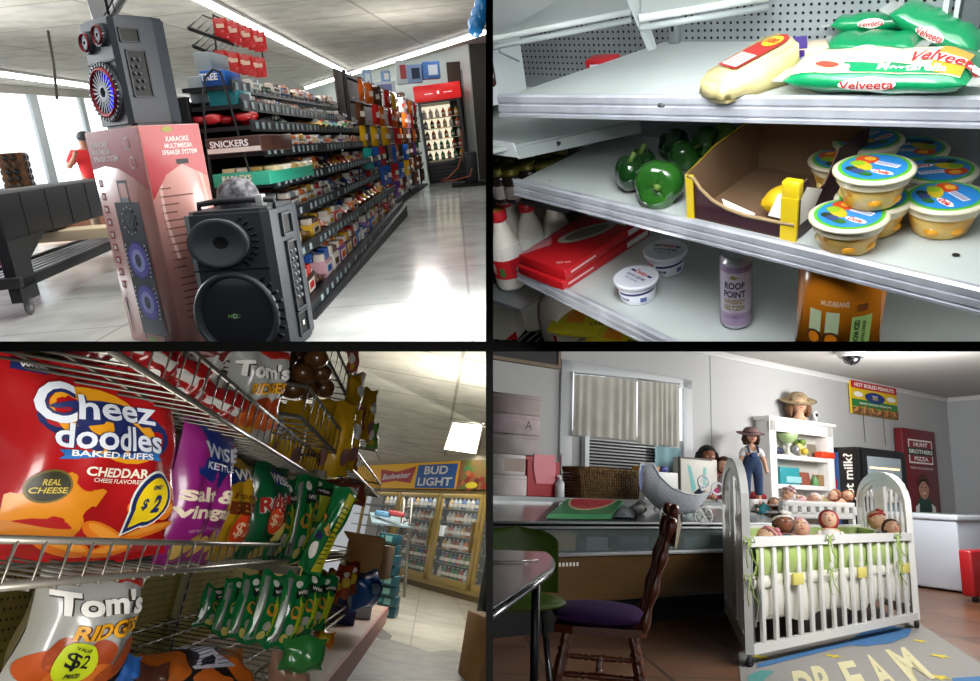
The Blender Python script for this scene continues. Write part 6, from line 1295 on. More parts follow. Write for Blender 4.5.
# window with curtains
w0 = wy(573, 372); w1 = wy(682, 470)
q = B(); q.box((w0.x - .02, YW - .004, wy(630, 436).z), (w1.x, YW - .001, w0.z), mat('f4f8ff', .4, emit=1.3)); struct(q.build('window_1', R=R))
q = B()
for a_, b_ in (((w0.x - .16, YW - .03, .8), (w0.x - .02, YW, w0.z + .1)), ((w1.x, YW - .03, .8), (w1.x + .14, YW, w0.z + .1)), ((w0.x - .16, YW - .03, w0.z), (w1.x + .14, YW, w0.z + .1))): q.box(a_, b_, mat('c3c7ca', .5), .006)
struct(q.build('window_frame', R=R))
cur = mat('bdbbb2', .9, col2='b0aea4', ns=5)
def curtain(lab, pa, pb, zb, seed):
    a_ = wy(*pa, YW - .08); b_ = wy(*pb, YW - .08); q = B(); n = 9
    q.grid(lambda u, v: V((lerp(a_.x, b_.x, u), YW - .08 + .014 * math.sin(u * n * 5 + 1.7 * math.sin(u * 7 + seed) + .5 * v) * (.35 + .65 * v), lerp(lerp(a_.z, b_.z, u), zb, v) )), 70, 6, cur, back=True)
    q.tube([a_ + V((0, 0, .01)), b_ + V((0, 0, .01))], .008, mat('8f9296', .4)); tag(q.build('curtain', R=R), lab, 'curtain', 'window curtains')
zc = wy(630, 441).z
curtain('pale grey-beige curtain, left half of the window', (574, 374), (637, 380), zc, 0); curtain('pale grey-beige curtain, right half of the window', (638, 380), (680, 385), zc - .02, 2)
vt = thing(R, 'louvre_panel', 'dark horizontal louvre panel under the curtains', 'louvre panel', (0, 0, 0)); a_ = wy(586, 438, YW - .03); b_ = wy(657, 478, YW - .03)
q = B(); q.box((a_.x, YW - .035, b_.z), (b_.x, YW - .025, a_.z), mat('1f2122', .5)); 
q.build('backing', vt); q = B()
for i in range(11): z = lerp(b_.z, a_.z, (i + .5) / 11); q.box((a_.x, YW - .07, z), (b_.x, YW - .035, z + .012), mat('8f9292', .35, metal=.4), X=None)
q.build('slats', vt); q = B(); q.box((a_.x - .05, YW - .08, b_.z), (a_.x, YW - .02, a_.z + .03), mat('b9bec0', .4, metal=.4)); q.build('side_rail', vt)
a_ = wy(655, 446, YW - .12); b_ = wy(682, 472, YW - .12); q = B(); q.grid(lambda u, v: V((lerp(a_.x, b_.x, u), YW - .12 + .01 * math.sin(u * 14), lerp(a_.z, b_.z - .1, v))), 16, 2, mat('7fa3ab', .8), back=True); tag(q.build('blue_cloth', R=R), 'pale blue cloth hanging at the right end of the louvre panel', 'cloth')
# dark frame top left
a_ = wy(480, 340, YW - .04); b_ = wy(557, 364, YW - .04); t = thing(R, 'wall_picture', 'black board with a wooden frame, cut off by the top left corner', 'board', (0, 0, 0)); z0 = wy(540, 363, YW - .04).z
q = B(); q.box((a_.x, YW - .05, z0), (b_.x, YW - .03, CZ4 - .08), mat('0f0f10', .5)); q.build('board', t); q = B(); q.box((a_.x, YW - .06, z0 - .03), (b_.x + .03, YW - .02, z0), mat('7a6650', .5)); q.box((b_.x, YW - .06, z0), (b_.x + .03, YW - .02, CZ4 - .08), mat('7a6650', .5)); q.build('frame', t)
# ---- glass display case
YC = 3.75; x0, x1 = 1.2, 5.6
dc = thing(R, 'display_case', 'long old display case with wood-look panel, glass strip and silver edges', 'display case', (0, 0, 0))
sil = mat('d9dce0', .3, metal=.15); gry = mat('6e7273', .4, metal=.3); blk_ = mat('08080a', .6)
wdm = mat('6e5028', .4, col2='4b351a', kind='wood', ns=16, coat=.2)
B().box((x0, YC, .18), (x1, YC + .02, .475), wdm).build('wood_panel', dc)
q = B(); q.box((x0, YC + .03, 0), (x1, YC + .9, .18), blk_); q.box((x0, YC + .02, .17), (x1, YC + .03, .2), mat('6f7072', .4, metal=.4)); q.build('toe_base', dc)
q = B(); q.box((x0, YC - .02, .475), (x1, YC + .02, .50), sil, .004); q.box((x0, YC - .02, .655), (x1, YC + .02, .67), sil, .004); q.box((x0, YC + .01, .685), (x1, YC + .05, .70), sil, .004); q.build('silver_edge', dc)
q = B(); q.box((x0, YC + .0, .50), (x1, YC + .008, .655), mat('8a9a9a', .06, alpha=.25)); q.build('front_glass', dc)
q = B(); q.box((x0, YC + .25, .3), (x1, YC + .27, .7), mat('1d2324', .5)); q.box((x0, YC + .02, .48), (x1, YC + .25, .5), mat('3a4040', .5)); q.build('interior', dc)
YL = 4.42; ZL = .845; XL_ = R.ay(771, 470, YW - .2).x - .05
q = B(); q.slab(V((x0, YC + .03, .69)), V((x1, YC + .03, .69)), V((x1, YL, ZL - .03)), V((x0, YL, ZL - .03)), .01, mat('737a79', .25, coat=.3)); 
q.build('top_glass', dc)
for pa_, pb_ in ((536, 556), (636, 640), (712, 700)): x = R.ay(pa_, 525, YC + .03).x; xx_ = R.ay(pb_, 503, YL).x; q = B(); q.slab(V((x, YC + .03, .70)), V((x + .05, YC + .03, .70)), V((xx_ + .05, YL, ZL - .02)), V((xx_, YL, ZL - .02)), .015, mat('4c4d4c', .4, metal=.4)); q.build('top_bar', dc)
q = B(); q.box((x0, YL, ZL - .05), (XL_, YW - .001, ZL), mat('8d9294', .4, metal=.3)); q.box((x0, YL - .015, ZL - .035), (XL_, YL, ZL), mat('b2b6b8', .3, metal=.5)); q.build('back_ledge', dc)
B().box((5.6, YL + .02, 0), (XL_, YW - .02, ZL - .05), mat('55595b', .5)).build('rear_cabinet', dc)
q = B(); mp = wall_map((3.05, YC, .425)); 
for i in range(9): q.rect(-.13 + i * .03, -.012, -.112 + i * .03, .012, wht, mp, .002)
q.build('number_strip', dc)
q = B(); q.box((0, 0, 0), (.32, .1, .13), mat('8a6a45', .7), .004); q.rect(.03, .03, .1, .1, mat('3c3a38', .5), wall_map((0, 0, 0)), .002); tag(q.build('cardboard_box', R=R, loc=(2.9, YC + .08, .502)), 'small brown cardboard box behind the case glass strip', 'box')
for i, (x, c, w) in enumerate(((2.25, '3c4448', .3), (2.58, '5a6064', .2), (3.32, '6f7d80', .2), (3.62, '2f3a44', .3), (4.3, '4a5456', .3))): tag(B().box((0, 0, 0), (w, .1, .09), mat(c, .5), .01).build('stored_item', R=R, loc=(x, YC + .08, .502)), ['dark grey pack, leftmost behind the glass strip', 'mid grey pack left of the cardboard box in the case', 'grey-blue pack right of the cardboard box in the case', 'dark blue pack behind the chair back in the case', 'grey pack beside the crib in the case'][i], 'pack', 'packs behind the case glass')
# watermelon cloth and things on the case top
def top(x, f): return V((x, lerp(YC + .03, YL, f), lerp(.692, ZL - .028, f) + .004))
t = thing(R, 'watermelon_bag', 'folded green bag printed with a pink watermelon slice on the case', 'bag', (0, 0, 0))
X_ = lambda px, f: R.ay(px, 515, lerp(YC + .03, YL, f)).x
A4 = [top(X_(546, .12), .12), top(X_(612, .12), .12), top(X_(624, .92), .92), top(X_(566, .92), .92)]
def tmap(x, y, l=0): p = vl(vl(A4[0], A4[1], x), vl(A4[3], A4[2], x), y); return p + V((0, -.1, 1)).normalized() * (.03 + l)
q = B(); q.add([tmap(x, y, -.028) for x, y in ((0, 0), (1, 0), (1, 1), (0, 1))] + [tmap(x, y) for x, y in ((.02, .03), (.98, .03), (.98, .97), (.02, .97))], [(0, 3, 2, 1), (4, 5, 6, 7), (0, 1, 5, 4), (1, 2, 6, 5), (2, 3, 7, 6), (3, 0, 4, 7)], mat('1f8a4c', .4)); q.build('bag', t)
q = B(); arc = lambda r_: [(.48 + .40 * r_ * math.cos(a), .97 - .72 * r_ * math.sin(a)) for a in [math.pi * k / 20 for k in range(21)]]
q.patch(arc(1.0), mat('d8d3a0', .4), tmap, .002); q.patch(arc(.9), mat('d8424e', .4), tmap, .004)
for x, y in ((.3, .8), (.42, .6), (.55, .75), (.66, .62), (.5, .45), (.35, .65)): q.disc(x, y, .02, .04, mat('1a1a1a', .5), tmap, .006, 8, -30)
q.build('watermelon_print', t)
q = B(); q.grid(lambda u, v: top(X_(612 + 26 * u, .1 + .7 * v), .1 + .7 * v) + V((.1 * v, 0, .02 + .03 * math.sin(6 * u) * math.sin(5 * v))), 12, 10, mat('7a8288', .7, col2='4f565c', ns=20)); tag(q.build('grey_scarf', R=R), 'crumpled grey cloth lying right of the watermelon bag', 'cloth')
q = B(); q.ell((0, 0, .03), (.06, .05, .035), mat('dfe0dd', .4, col2='1c1c1e', ns=14, kind='noise'), 14, 8); tag(q.build('soft_toy', R=R, loc=top(X_(640, .45), .45)), 'small black and white toy on the case beside the grey cloth', 'toy')
q = B(); q.slab(top(1.75, .2), top(2.0, .2), top(2.02, .6), top(1.8, .6), .005, mat('c9c9a0', .5)); tag(q.build('paper_card', R=R), 'pale yellow-green card on the case top behind the green chair', 'card')
# boxes stack
def LP_(px, py, y=YL + .1): return R.ay(px, py, y)
yb0 = YL + .06
stack = [(497, 475, 36, 'cdbfc0', 'pinkish white carton, lowest of the stack of five'), (475, 453, 34, 'c9c2bd', 'off-white carton with a beige side panel, second from the bottom'), (453, 430, 47, 'b9aeb2', 'greyish pink carton in the middle of the stack of five'), (430, 408, 48, 'cfb9c2', 'light pink carton with a small logo, fourth from the bottom'), (409, 385, 48, 'b5a3a0', 'beige-pink carton on top of the stack of five')]
zz = ZL
for i, (yb, yt, w, c, lab) in enumerate(stack):
    z1_ = lerp(ZL, LP_(500, 392, yb0).z, (i + 1) / 5); xr = LP_(492 + w, 450, yb0).x
    t = thing(R, 'carton', lab, 'box', (0, 0, 0), group='stacked pale cartons'); B().box((xr - 1.0, yb0, zz + .001), (xr, YW - .05, z1_), mat(c, .6, col2='d9d3d2' if i < 2 else 'a89c9a', ns=6), .006).build('carton', t)
    q = B(); q.box((xr - 1.0, yb0 - .003, z1_ - .03), (xr + .002, yb0, z1_ - .027), mat('8d8386', .6))
    if i == 3: q.text('A', xr - .12, 0, .07, mat('4a3a40', .5), wall_map((0, yb0, (zz + z1_) / 2)), lift=.003)
    if i == 1: q.rect(xr - .2, -.05, xr - .01, .05, mat('9a8a80', .6), wall_map((0, yb0, (zz + z1_) / 2)), .002)
    q.build('lid_edge', t); zz = z1_
# red pink box
t = thing(R, 'pink_red_bin', 'open red bin with a big pink front panel, on the case ledge', 'bin', (0, 0, 0)); a_ = LP_(527, 497, yb0); b_ = LP_(560, 455, yb0); c_ = LP_(581, 452, yb0)
rdm = mat('a81626', .4); q = B(); q.box((a_.x, yb0, ZL + .001), (b_.x, yb0 + .01, b_.z - .06), rdm); q.slab(V((b_.x, yb0, ZL + .001)), V((c_.x + .12, YW - .12, ZL + .001)), V((c_.x + .12, YW - .12, c_.z)), V((b_.x, yb0, b_.z - .1)), .01, mat('6a1220', .45)); q.box((a_.x, YW - .15, ZL + .001), (c_.x, YW - .14, b_.z), rdm); q.box((a_.x, yb0, ZL + .001), (a_.x + .01, YW - .15, b_.z - .05), rdm); q.box((a_.x, yb0, ZL + .001), (b_.x, YW - .15, ZL + .01), rdm); q.build('bin_body', t)
q = B(); mp = wall_map((a_.x, yb0, ZL)); w_ = b_.x - a_.x; h_ = b_.z - ZL; q.add([mp(x, y, l) for l in (.001, .012) for x, y in ((.25 * w_, .3 * h_), (.82 * w_, .3 * h_), (.85 * w_, .7 * h_), (.8 * w_, h_ * .98), (.05, h_ * .98), (.15 * w_, .65 * h_))], [tuple(range(6, 12)), tuple(range(6))[::-1]] + [(i, (i + 1) % 6, 6 + (i + 1) % 6, 6 + i) for i in range(6)], mat('d97f8a', .45)); q.build('pink_panel', t)
t = thing(R, 'lotion_bottle', 'small white pump bottle standing before the red bin', 'bottle', LP_(560, 497, yb0 - .06) * 1.0); t.location = t.location
t.matrix_basis = R.M @ T(LP_(560, 497, YL + .02).x, YL + .03, ZL + .001); q = B(); q.lathe([(.035, 0), (.04, .01), (.04, .11), (.02, .135)], mat('cdd3d6', .3), 16); q.build('bottle', t); q = B(); q.lathe([(.018, .13), (.018, .16)], white, 10); q.box((-.03, -.008, .16), (.012, .008, .172), white); q.build('pump', t)
# wicker basket
wk = thing(R, 'wicker_basket', 'wide brown wicker basket on the case ledge', 'basket', (0, 0, 0)); a_ = LP_(578, 497, yb0); b_ = LP_(640, 470, yb0); wm = mat('7a5a28', .7, col2='4a3416', ns=30, bump=.6, bs=60)
q = B(); hb_ = b_.z - ZL; cx_ = (a_.x + b_.x) / 2; hw = (b_.x - a_.x) / 2
for k in range(10):
    z = ZL + .012 + hb_ * k / 10; f = .9 + .1 * k / 10; q.tube([(cx_ - hw * f, yb0, z), (cx_ + hw * f, yb0, z), (cx_ + hw * f, yb0 + .2, z), (cx_ - hw * f, yb0 + .2, z)], .013 + .004 * (k == 9), wm, 6, closed=True)
q.box((cx_ - hw * .9, yb0, ZL + .002), (cx_ + hw * .9, yb0 + .2, ZL + .02), wm)
for k in range(26): u = k / 25; q.tube([(lerp(cx_ - hw * .9, cx_ + hw * .9, u), yb0 - .012, ZL + .01), (lerp(cx_ - hw, cx_ + hw, u), yb0 - .012, b_.z)], .006, wm, 5)
q.build('basket_body', wk)
# white box with orange things + picture
a_ = LP_(645, 492, yb0 + .1); b_ = LP_(678, 473, yb0 + .1); q = B().box((a_.x, yb0 + .1, ZL + .001), (b_.x, YW - .1, b_.z), white, .006); tag(q.build('white_box', R=R), 'low white box behind the doll pram', 'box')
for i, (dx, c) in enumerate(((.03, 'c98a1f'), (.13, 'b9741a'), (.24, '3a3f8a'))): q = B().box((a_.x + dx, yb0 + .12, b_.z + .001), (a_.x + dx + .09, yb0 + .3, b_.z + .05), mat(c, .4), .015); tag(q.build('small_pack', R=R), ['orange pack, left one on the white box', 'dark orange pack in the middle on the white box', 'blue pack, right one on the white box'][i], 'pack', 'packs on the white box')
t = thing(R, 'framed_card', 'framed white card with turquoise streaks standing behind the pram', 'picture', (0, 0, 0)); a_ = LP_(680, 496, yb0 + .12); b_ = LP_(717, 460, yb0 + .12); q = B(); q.box((a_.x, yb0 + .12, ZL + .001), (b_.x, yb0 + .2, b_.z), mat('cfcdc4', .5), .004); q.build('card', t)
q = B(); q.box((a_.x - .008, yb0 + .11, ZL + .001), (a_.x + .008, yb0 + .13, b_.z), mat('4a4440', .5)); q.box((a_.x, yb0 + .11, b_.z - .01), (b_.x - .08, yb0 + .13, b_.z + .004), mat('4a4440', .5)); mp = wall_map((a_.x, yb0 + .12, ZL)); w_ = b_.x - a_.x; h_ = b_.z - ZL
q.fan([(.2 * w_, .85 * h_), (.28 * w_, .8 * h_), (.42 * w_, .3 * h_), (.3 * w_, .2 * h_)], (.3 * w_, .5 * h_), mat('6fb6b4', .5), mp, .002); q.fan([(.62 * w_, .8 * h_), (.7 * w_, .8 * h_), (.68 * w_, .35 * h_), (.6 * w_, .3 * h_)], (.65 * w_, .5 * h_), mat('8fc2bf', .5), mp, .002); q.build('frame', t)
# ---- doll pram
pm_ = thing(R, 'doll_pram', 'white wicker doll pram with curled handles and spoked wheels', 'doll pram', R.ay(682, 519, YC + .28), -33)
Dp = R.mpp(R.ay(682, 519, YC + .28)); k = Dp
wkm = mat('d9dee8', .5, bump=.3, bs=80, col2='c6cdd8', ns=60)
def pr(px, py, y=0): return V(((px - 682) * k, y, (519 - py) * k))
q = B()
top_ = [(641, 476), (644, 466), (650, 466), (656, 478), (668, 489), (682, 494), (697, 495), (707, 492)]; bot_ = [(641, 493), (643, 496), (648, 501), (655, 508), (664, 513), (678, 515), (693, 513), (704, 500)]
def pramf(u, v):
    kk = u * 7; i = min(int(kk), 6); f = kk - i; tx = lerp(top_[i][0], top_[i + 1][0], f); ty_ = lerp(top_[i][1], top_[i + 1][1], f); bx_ = lerp(bot_[i][0], bot_[i + 1][0], f); by_ = lerp(bot_[i][1], bot_[i + 1][1], f)
    a = v * math.pi; w = .14 * (math.sin(math.pi * min(1, max(0, .08 + .84 * u))) ** .4)
    s = abs(math.cos(a)); zf = math.sin(a); p = V(((lerp(tx, bx_, zf) - 682) * k, -w * math.cos(a) , (519 - lerp(ty_, by_, zf)) * k)); return p
q.grid(pramf, 28, 14, wkm); q.grid(lambda u, v: pramf(u, v) + V((0, 0, .004)), 28, 14, mat('6a7296', .8), back=True)
q.build('basket_body', pm_)
for s in (-1, 1):
    q = B(); q.tube([pramf(u / 14, 0 if s < 0 else 1) for u in range(15)], .009, mat('d9dde6', .4)); q.build('rim', pm_)
q = B(); q.grid(lambda u, v: V((lerp((656 - 682) * k, (703 - 682) * k, u), lerp(-.1, .1, v), (519 - lerp(489, 497, math.sin(u * 3))) * k - .05 * (1 - u) + .015 * math.sin(9 * u + 5 * v))), 14, 8, mat('6f7596', .9, col2='8a86a6', ns=12)); q.build('bedding', pm_)
for dy in (-.1, .1):
    q = B(); c_ = pr(714 - (6 if dy > 0 else 0), 488 - (7 if dy > 0 else 0), dy); q.torus(c_, .045, .009, mat('d9dde6', .4), 'Y'); q.tube([c_ + V((-.04, 0, -.02)), pr(706, 494, dy * .6)], .009, mat('d9dde6', .4)); q.build('handle', pm_)
for dy in (-.12, .12):
    for px in (699, 665):
        q = B(); c_ = pr(px, 515, dy); rw = 8.5 * k; q.torus(c_, rw, .008, white, 'Y'); q.cyl(c_ - V((0, .012, 0)), c_ + V((0, .012, 0)), .013, white)
        for i in range(6): a = i * math.pi / 3; q.tube([c_, c_ + V((rw * math.cos(a), 0, rw * math.sin(a)))], .004, white, 5)
        q.build('wheel', pm_)
q = B(); q.tube([pr(699, 515, -.12), pr(699, 515, .12)], .005, gry); q.tube([pr(665, 515, -.12), pr(665, 515, .12)], .005, gry); q.tube([pr(665, 512), pr(699, 512)], .008, gry); q.build('axle', pm_)
# ---- dolls
skt = mat('cf9f82', .5, spec=.3); skd = mat('8a543a', .5, spec=.3)
def face(q, c, r, m_eye, fz=-1):
    """eyes, brows and lips on a head of radius r, facing -Y"""
    for s in (-1, 1):
        q.ell((c[0] + s * r * .36, c[1] - r * .88, c[2] + r * .02), (r * .13, r * .07, r * .09), mat('f2f0ee', .3), 8, 5); q.ell((c[0] + s * r * .36, c[1] - r * .945, c[2] + r * .02), (r * .06, r * .02, r * .065), m_eye, 8, 5)
        q.box((c[0] + s * r * .36 - r * .14, c[1] - r * .93, c[2] + r * .22), (c[0] + s * r * .36 + r * .14, c[1] - r * .86, c[2] + r * .26), mat('5a3a28', .8))
    q.ell((c[0], c[1] - r * .9, c[2] - r * .45), (r * .2, r * .06, r * .07), mat('a83c40', .4), 8, 5)
def head(q, c, r, m):
    q.ell(c, (r * .88, r * .95, r * 1.08), m, 20, 14, fn=lambda u: 1 - .10 * max(0, -u.z) * (1 - max(0, -u.y)) + .03 * max(0, -u.y) * max(0, -u.z))
    q.ell((c[0], c[1] - r * .95, c[2] - r * .15), (r * .11, r * .14, r * .15), m, 8, 6)
    for s in (-1, 1): q.ell((c[0] + s * r * .88, c[1], c[2] - r * .02), (r * .1, r * .18, r * .24), m, 8, 6)
def hairm(q, c, r, m, long=1.0, fringe=.35):
    def f(u): return 1.12 if (u.y > fringe - .75 or u.z > .55) else .9
    q.ell((c[0], c[1] + r * .06, c[2] + r * .04), (r * .98, r * 1.02, r * 1.1), m, 24, 14, fn=f)
    if long > 1:
        for i in range(11):
            a = math.radians(-25 + i * 23); x = c[0] + r * .9 * math.cos(a); y = c[1] + r * .1 + r * .85 * math.sin(a); q.tube([(x, y, c[2] + r * .4), (x * 1.0 + (x - c[0]) * .25, y, c[2] - r * .4 * long), (x + (x - c[0]) * .1, y, c[2] - r * long)], [r * .3, r * .34, r * .14], m, 8)
# standing doll
t = thing(R, 'standing_doll', 'tall standing doll in blue denim overalls, white shirt and straw hat', 'doll', LP_(753, 497, YL + .25), 28); t.matrix_basis = R.M @ T(LP_(753, 497, YL + .25).x, YL + .25, ZL + .001) @ RZ(-35)
S_ = (LP_(753, 428, YL + .25).z - ZL) / 1.0
K = SC(S_, S_, S_)
pts = [(0, 0, .48), (0, 0, .62), (0, 0, .70), (0, 0, .76), (0, 0, .80), (-.10, 0, .68), (-.16, -.02, .55), (-.17, -.05, .44), (-.18, -.07, .39), (.10, 0, .68), (.16, -.02, .55), (.17, -.05, .44), (.18, -.07, .39), (-.07, 0, .45), (-.08, 0, .25), (-.08, 0, .05), (-.08, -.07, .02), (.07, 0, .45), (.08, 0, .25), (.08, 0, .05), (.08, -.07, .02)]
ed = [(0, 1), (1, 2), (2, 3), (3, 4), (2, 5), (5, 6), (6, 7), (7, 8), (2, 9), (9, 10), (10, 11), (11, 12), (0, 13), (13, 14), (14, 15), (15, 16), (0, 17), (17, 18), (18, 19), (19, 20)]
rad = [.09, .085, .08, .035, .04, .04, .033, .026, .026, .04, .033, .026, .026, .055, .04, .03, .03, .055, .04, .03, .03]
vv, ff = skin(pts, ed, rad, skt); q = B(); q.add(vv, ff, skt, True, K); q.X = K; head(q, (0, -.005, .875), .085, skt); q.build('body', t)
q = B(); q.X = K; face(q, (0, -.005, .875), .085, mat('3a2a20', .3)); q.build('face', t)
q = B(); q.X = K; hairm(q, (0, .0, .88), .088, mat('3f2418', .8, bump=.5, bs=40), 1.25); q.build('hair', t)
den = mat('2c4468', .85, col2='24385a', ns=14); vv, ff = skin([(0, 0, .5), (0, 0, .62), (0, -.02, .67), (-.07, 0, .45), (-.08, 0, .25), (-.08, 0, .09), (.07, 0, .45), (.08, 0, .25), (.08, 0, .09)], [(0, 1), (1, 2), (0, 3), (3, 4), (4, 5), (0, 6), (6, 7), (7, 8)], [.105, .1, .085, .075, .06, .055, .075, .06, .055], den); q = B(); q.add(vv, ff, den, True, K); q.X = K
for s in (-1, 1): q.tube([(s * .06, -.095, .66), (s * .065, -.05, .745), (s * .06, .05, .74), (s * .05, .09, .64)], .014, den)
q.box((-.04, -.125, .60), (.04, -.105, .66), mat('3c5a86', .8), .006); q.build('overalls', t)
vv, ff = skin([(0, 0, .60), (0, 0, .70), (-.10, 0, .69), (-.15, -.01, .60), (.10, 0, .69), (.15, -.01, .60)], [(0, 1), (1, 2), (2, 3), (1, 4), (4, 5)], [.09, .088, .052, .045, .052, .045], white); q = B(); q.add(vv, ff, white, True, K); q.build('shirt', t)
def hat(q, c, r, m, band=None, tl=12):
    X = T(*c) @ RX(tl); q.lathe([(r * 2.1, -.02 * r), (r * 2.0, -.12 * r), (r * 1.1, .1 * r), (r * 1.0, .55 * r), (r * .6, .85 * r), (0, .9 * r)], m, 30, X, cap=False); q.lathe([(r * 2.05, -.06 * r), (r * 1.05, .05 * r)], m, 30, X, cap=False)
    if band: q.lathe([(r * 1.13, .12 * r), (r * 1.09, .3 * r)], band, 30, X, cap=False)
q = B(); q.X = K; hat(q, (0, .02, .93), .09, mat('8d6f6a', .9, col2='6f4f50', ns=20), mat('5a3438', .7), 14); q.build('hat', t)
q = B(); q.X = K
for s in (-1, 1): q.ell((s * .08, -.03, .025), (.04, .08, .028), mat('5a4436', .5), 12, 8)
q.build('shoes', t)
t = thing(R, 'red_cushion', 'dark red folded cloth behind the feet of the standing doll', 'cloth', (0, 0, 0)); c_ = LP_(757, 492, YL + .4); q = B(); q.ell((c_.x, YL + .42, ZL + .06), (.14, .1, .06), mat('7a1420', .9, bump=.4, bs=20), 16, 10); q.build('cloth', t)
# two sitting dolls
for (px, yy, lab, sk__, hc, oc, S2, rot) in ((708, YL + .3, 'dark-haired doll in a pink dress sitting behind the pram handle', skd, '15100e', 'b0406a', .72, -30), (724, YL + .18, 'brown-haired doll in a greyish pink dress, left of the crib end', skt, '3a2219', '9a8a90', .58, -60)):
    t = thing(R, 'sitting_doll', lab, 'doll', (0, 0, 0)); t.matrix_basis = R.M @ T(LP_(px, 480, yy).x, yy, ZL + .001) @ RZ(rot); K = SC(S2, S2, S2)
    pts = [(0, 0, .10), (0, 0, .30), (0, 0, .42), (0, 0, .50), (-.12, 0, .40), (-.18, -.06, .26), (-.14, -.14, .18), (.12, 0, .40), (.18, -.06, .26), (.14, -.14, .18), (-.09, -.05, .09), (-.12, -.28, .09), (-.12, -.34, .05), (.09, -.05, .09), (.12, -.28, .09), (.12, -.34, .05)]
    vv, ff = skin(pts, [(0, 1), (1, 2), (2, 3), (2, 4), (4, 5), (5, 6), (2, 7), (7, 8), (8, 9), (0, 10), (10, 11), (11, 12), (0, 13), (13, 14), (14, 15)], [.1, .095, .08, .045, .045, .035, .03, .045, .035, .03, .06, .045, .04, .06, .045, .04], sk__); q = B(); q.add(vv, ff, sk__, True, K); q.X = K; head(q, (0, -.01, .60), .115, sk__); q.build('body', t)
    q = B(); q.X = K; face(q, (0, -.01, .60), .115, mat('241812', .3)); q.build('face', t)
    q = B(); q.X = K; hairm(q, (0, .01, .61), .125, mat(hc, .85, bump=.6, bs=40), 1.3 if px < 715 else 1); q.build('hair', t)
    dm = mat(oc, .85); q = B(); q.X = K; q.lathe([(.24, .04), (.2, .14), (.12, .26), (.125, .38), (.07, .46)], dm, 20, cap=False); 
    for s in (-1, 1): q.ell((s * .14, -.01, .38), (.06, .06, .06), dm, 10, 8)
    q.build('dress', t)
# ---- bookcase
bcx0 = R.ay(771, 470, YW - .2).x; bcx1 = R.ay(835, 470, YW - .2).x; bz = R.ay(775, 420, YW - .2).z; YBk = YW - .2
bk_ = thing(R, 'white_bookcase', 'white open bookcase with knick-knacks against the grey wall', 'bookcase', (0, 0, 0))
q = B(); q.box((bcx0, YBk, 0), (bcx0 + .12, YW - .02, bz), wh2, .006); q.box((bcx1 - .12, YBk, 0), (bcx1, YW - .02, bz), wh2, .006); q.box((bcx0, YW - .04, 0), (bcx1, YW - .02, bz), mat('b9b9b2', .5)); q.box((bcx0, YBk, bz - .12), (bcx1, YBk + .03, bz), wh2); q.build('case', bk_)
q = B(); q.box((bcx0 - .03, YBk - .03, bz), (bcx1 + .03, YW - .01, bz + .04), wh2, .006); q.build('top', bk_)
sz = [R.ay(800, y, YBk).z for y in (456, 485, 514)]
for z in sz: B().box((bcx0 + .12, YBk, z - .05), (bcx1 - .12, YW - .04, z), wh2, .004).build('shelf', bk_)
kb = R.mpp((8.5, YBk, 1.2))
def onb(px, i): return V((R.ay(px, 450, YBk + .07).x, YBk + .07, sz[i] + .001))
t = thing(R, 'green_vase', 'pale green glass goblet on the upper bookcase shelf', 'vase', onb(788, 0)); q = B(); q.lathe([(.06, 0), (.065, .01), (.02, .04), (.02, .1), (.05, .13)], mat('c9c9bc', .3), 16); q.lathe([(.03, .12), (.09, .18), (.12, .24), (.115, .245), (.03, .14)], mat('a9c48a', .25, coat=.4), 20); q.build('goblet', t)
q = B(); q.ell((0, 0, .06), (.045, .045, .06), mat('8f8f94', .2, metal=.4), 14, 10); tag(q.build('glass_figurine', R=R, loc=onb(790, 0) + V((.02, -.06, 0))), 'small grey glass figurine before the green goblet', 'figurine')
q = B()
for i in range(7): a = i * .9; q.ell((.06 * math.cos(a), .03 * math.sin(a), .06 + .05 * (i % 3)), (.045, .04, .04), mat(['c9b23a', 'd8cf7a', '6f8a3a'][i % 3], .6), 10, 8)
tag(q.build('yellow_flowers', R=R, loc=onb(801, 0)), 'yellow flower ornament in the middle of the upper bookcase shelf', 'ornament')
q = B().box((-.12, 0, 0), (.12, .1, .17), mat('7a6f5e', .5), .006); tag(q.build('leaning_picture', R=R, loc=onb(820, 0) + V((0, .06, 0)), tilt=RX(-10)), 'dark picture frame leaning at the right of the upper shelf', 'frame')
q = B().box((-.12, -.05, 0), (.14, .06, .075), mat('e0401c', .4, coat=.2), .01); tag(q.build('orange_box', R=R, loc=onb(822, 0) + V((0, -.03, 0))), 'bright orange-red box before the dark frame on the upper shelf', 'box')
q = B().box((-.1, -.04, 0), (.05, .08, .08), mat('2a2f4a', .5), .03); tag(q.build('dark_pouch', R=R, loc=onb(779, 0)), 'dark blue lump at the left of the upper bookcase shelf', 'pouch')
t = thing(R, 'teal_box', 'teal open box with a white front panel on the middle bookcase shelf', 'box', onb(787, 1)); q = B(); q.box((-.17, -.02, 0), (.19, .1, .19), mat('2a8f98', .5), .006); q.build('box_body', t); B().box((-.08, -.035, .02), (.2, -.02, .09), mat('8fc4cc', .4), .004).build('front_panel', t)
q = B().box((-.08, 0, 0), (.09, .1, .15), mat('8a4a38', .5), .006); tag(q.build('brown_box', R=R, loc=onb(805, 1), tilt=RX(-8)), 'red-brown box leaning beside the teal box', 'box')
q = B(); q.lathe([(.04, 0), (.045, .01), (.04, .07), (.02, .1), (.02, .12)], mat('5f8f5a', .4), 14); tag(q.build('green_jar', R=R, loc=onb(813, 1)), 'small green jar in the middle of the middle shelf', 'jar')
q = B().box((-.11, 0, 0), (.11, .12, .13), mat('8a6a44', .7, bump=.4, bs=60), .01); tag(q.build('small_basket', R=R, loc=onb(823, 1)), 'small tan basket at the right of the middle shelf', 'basket')
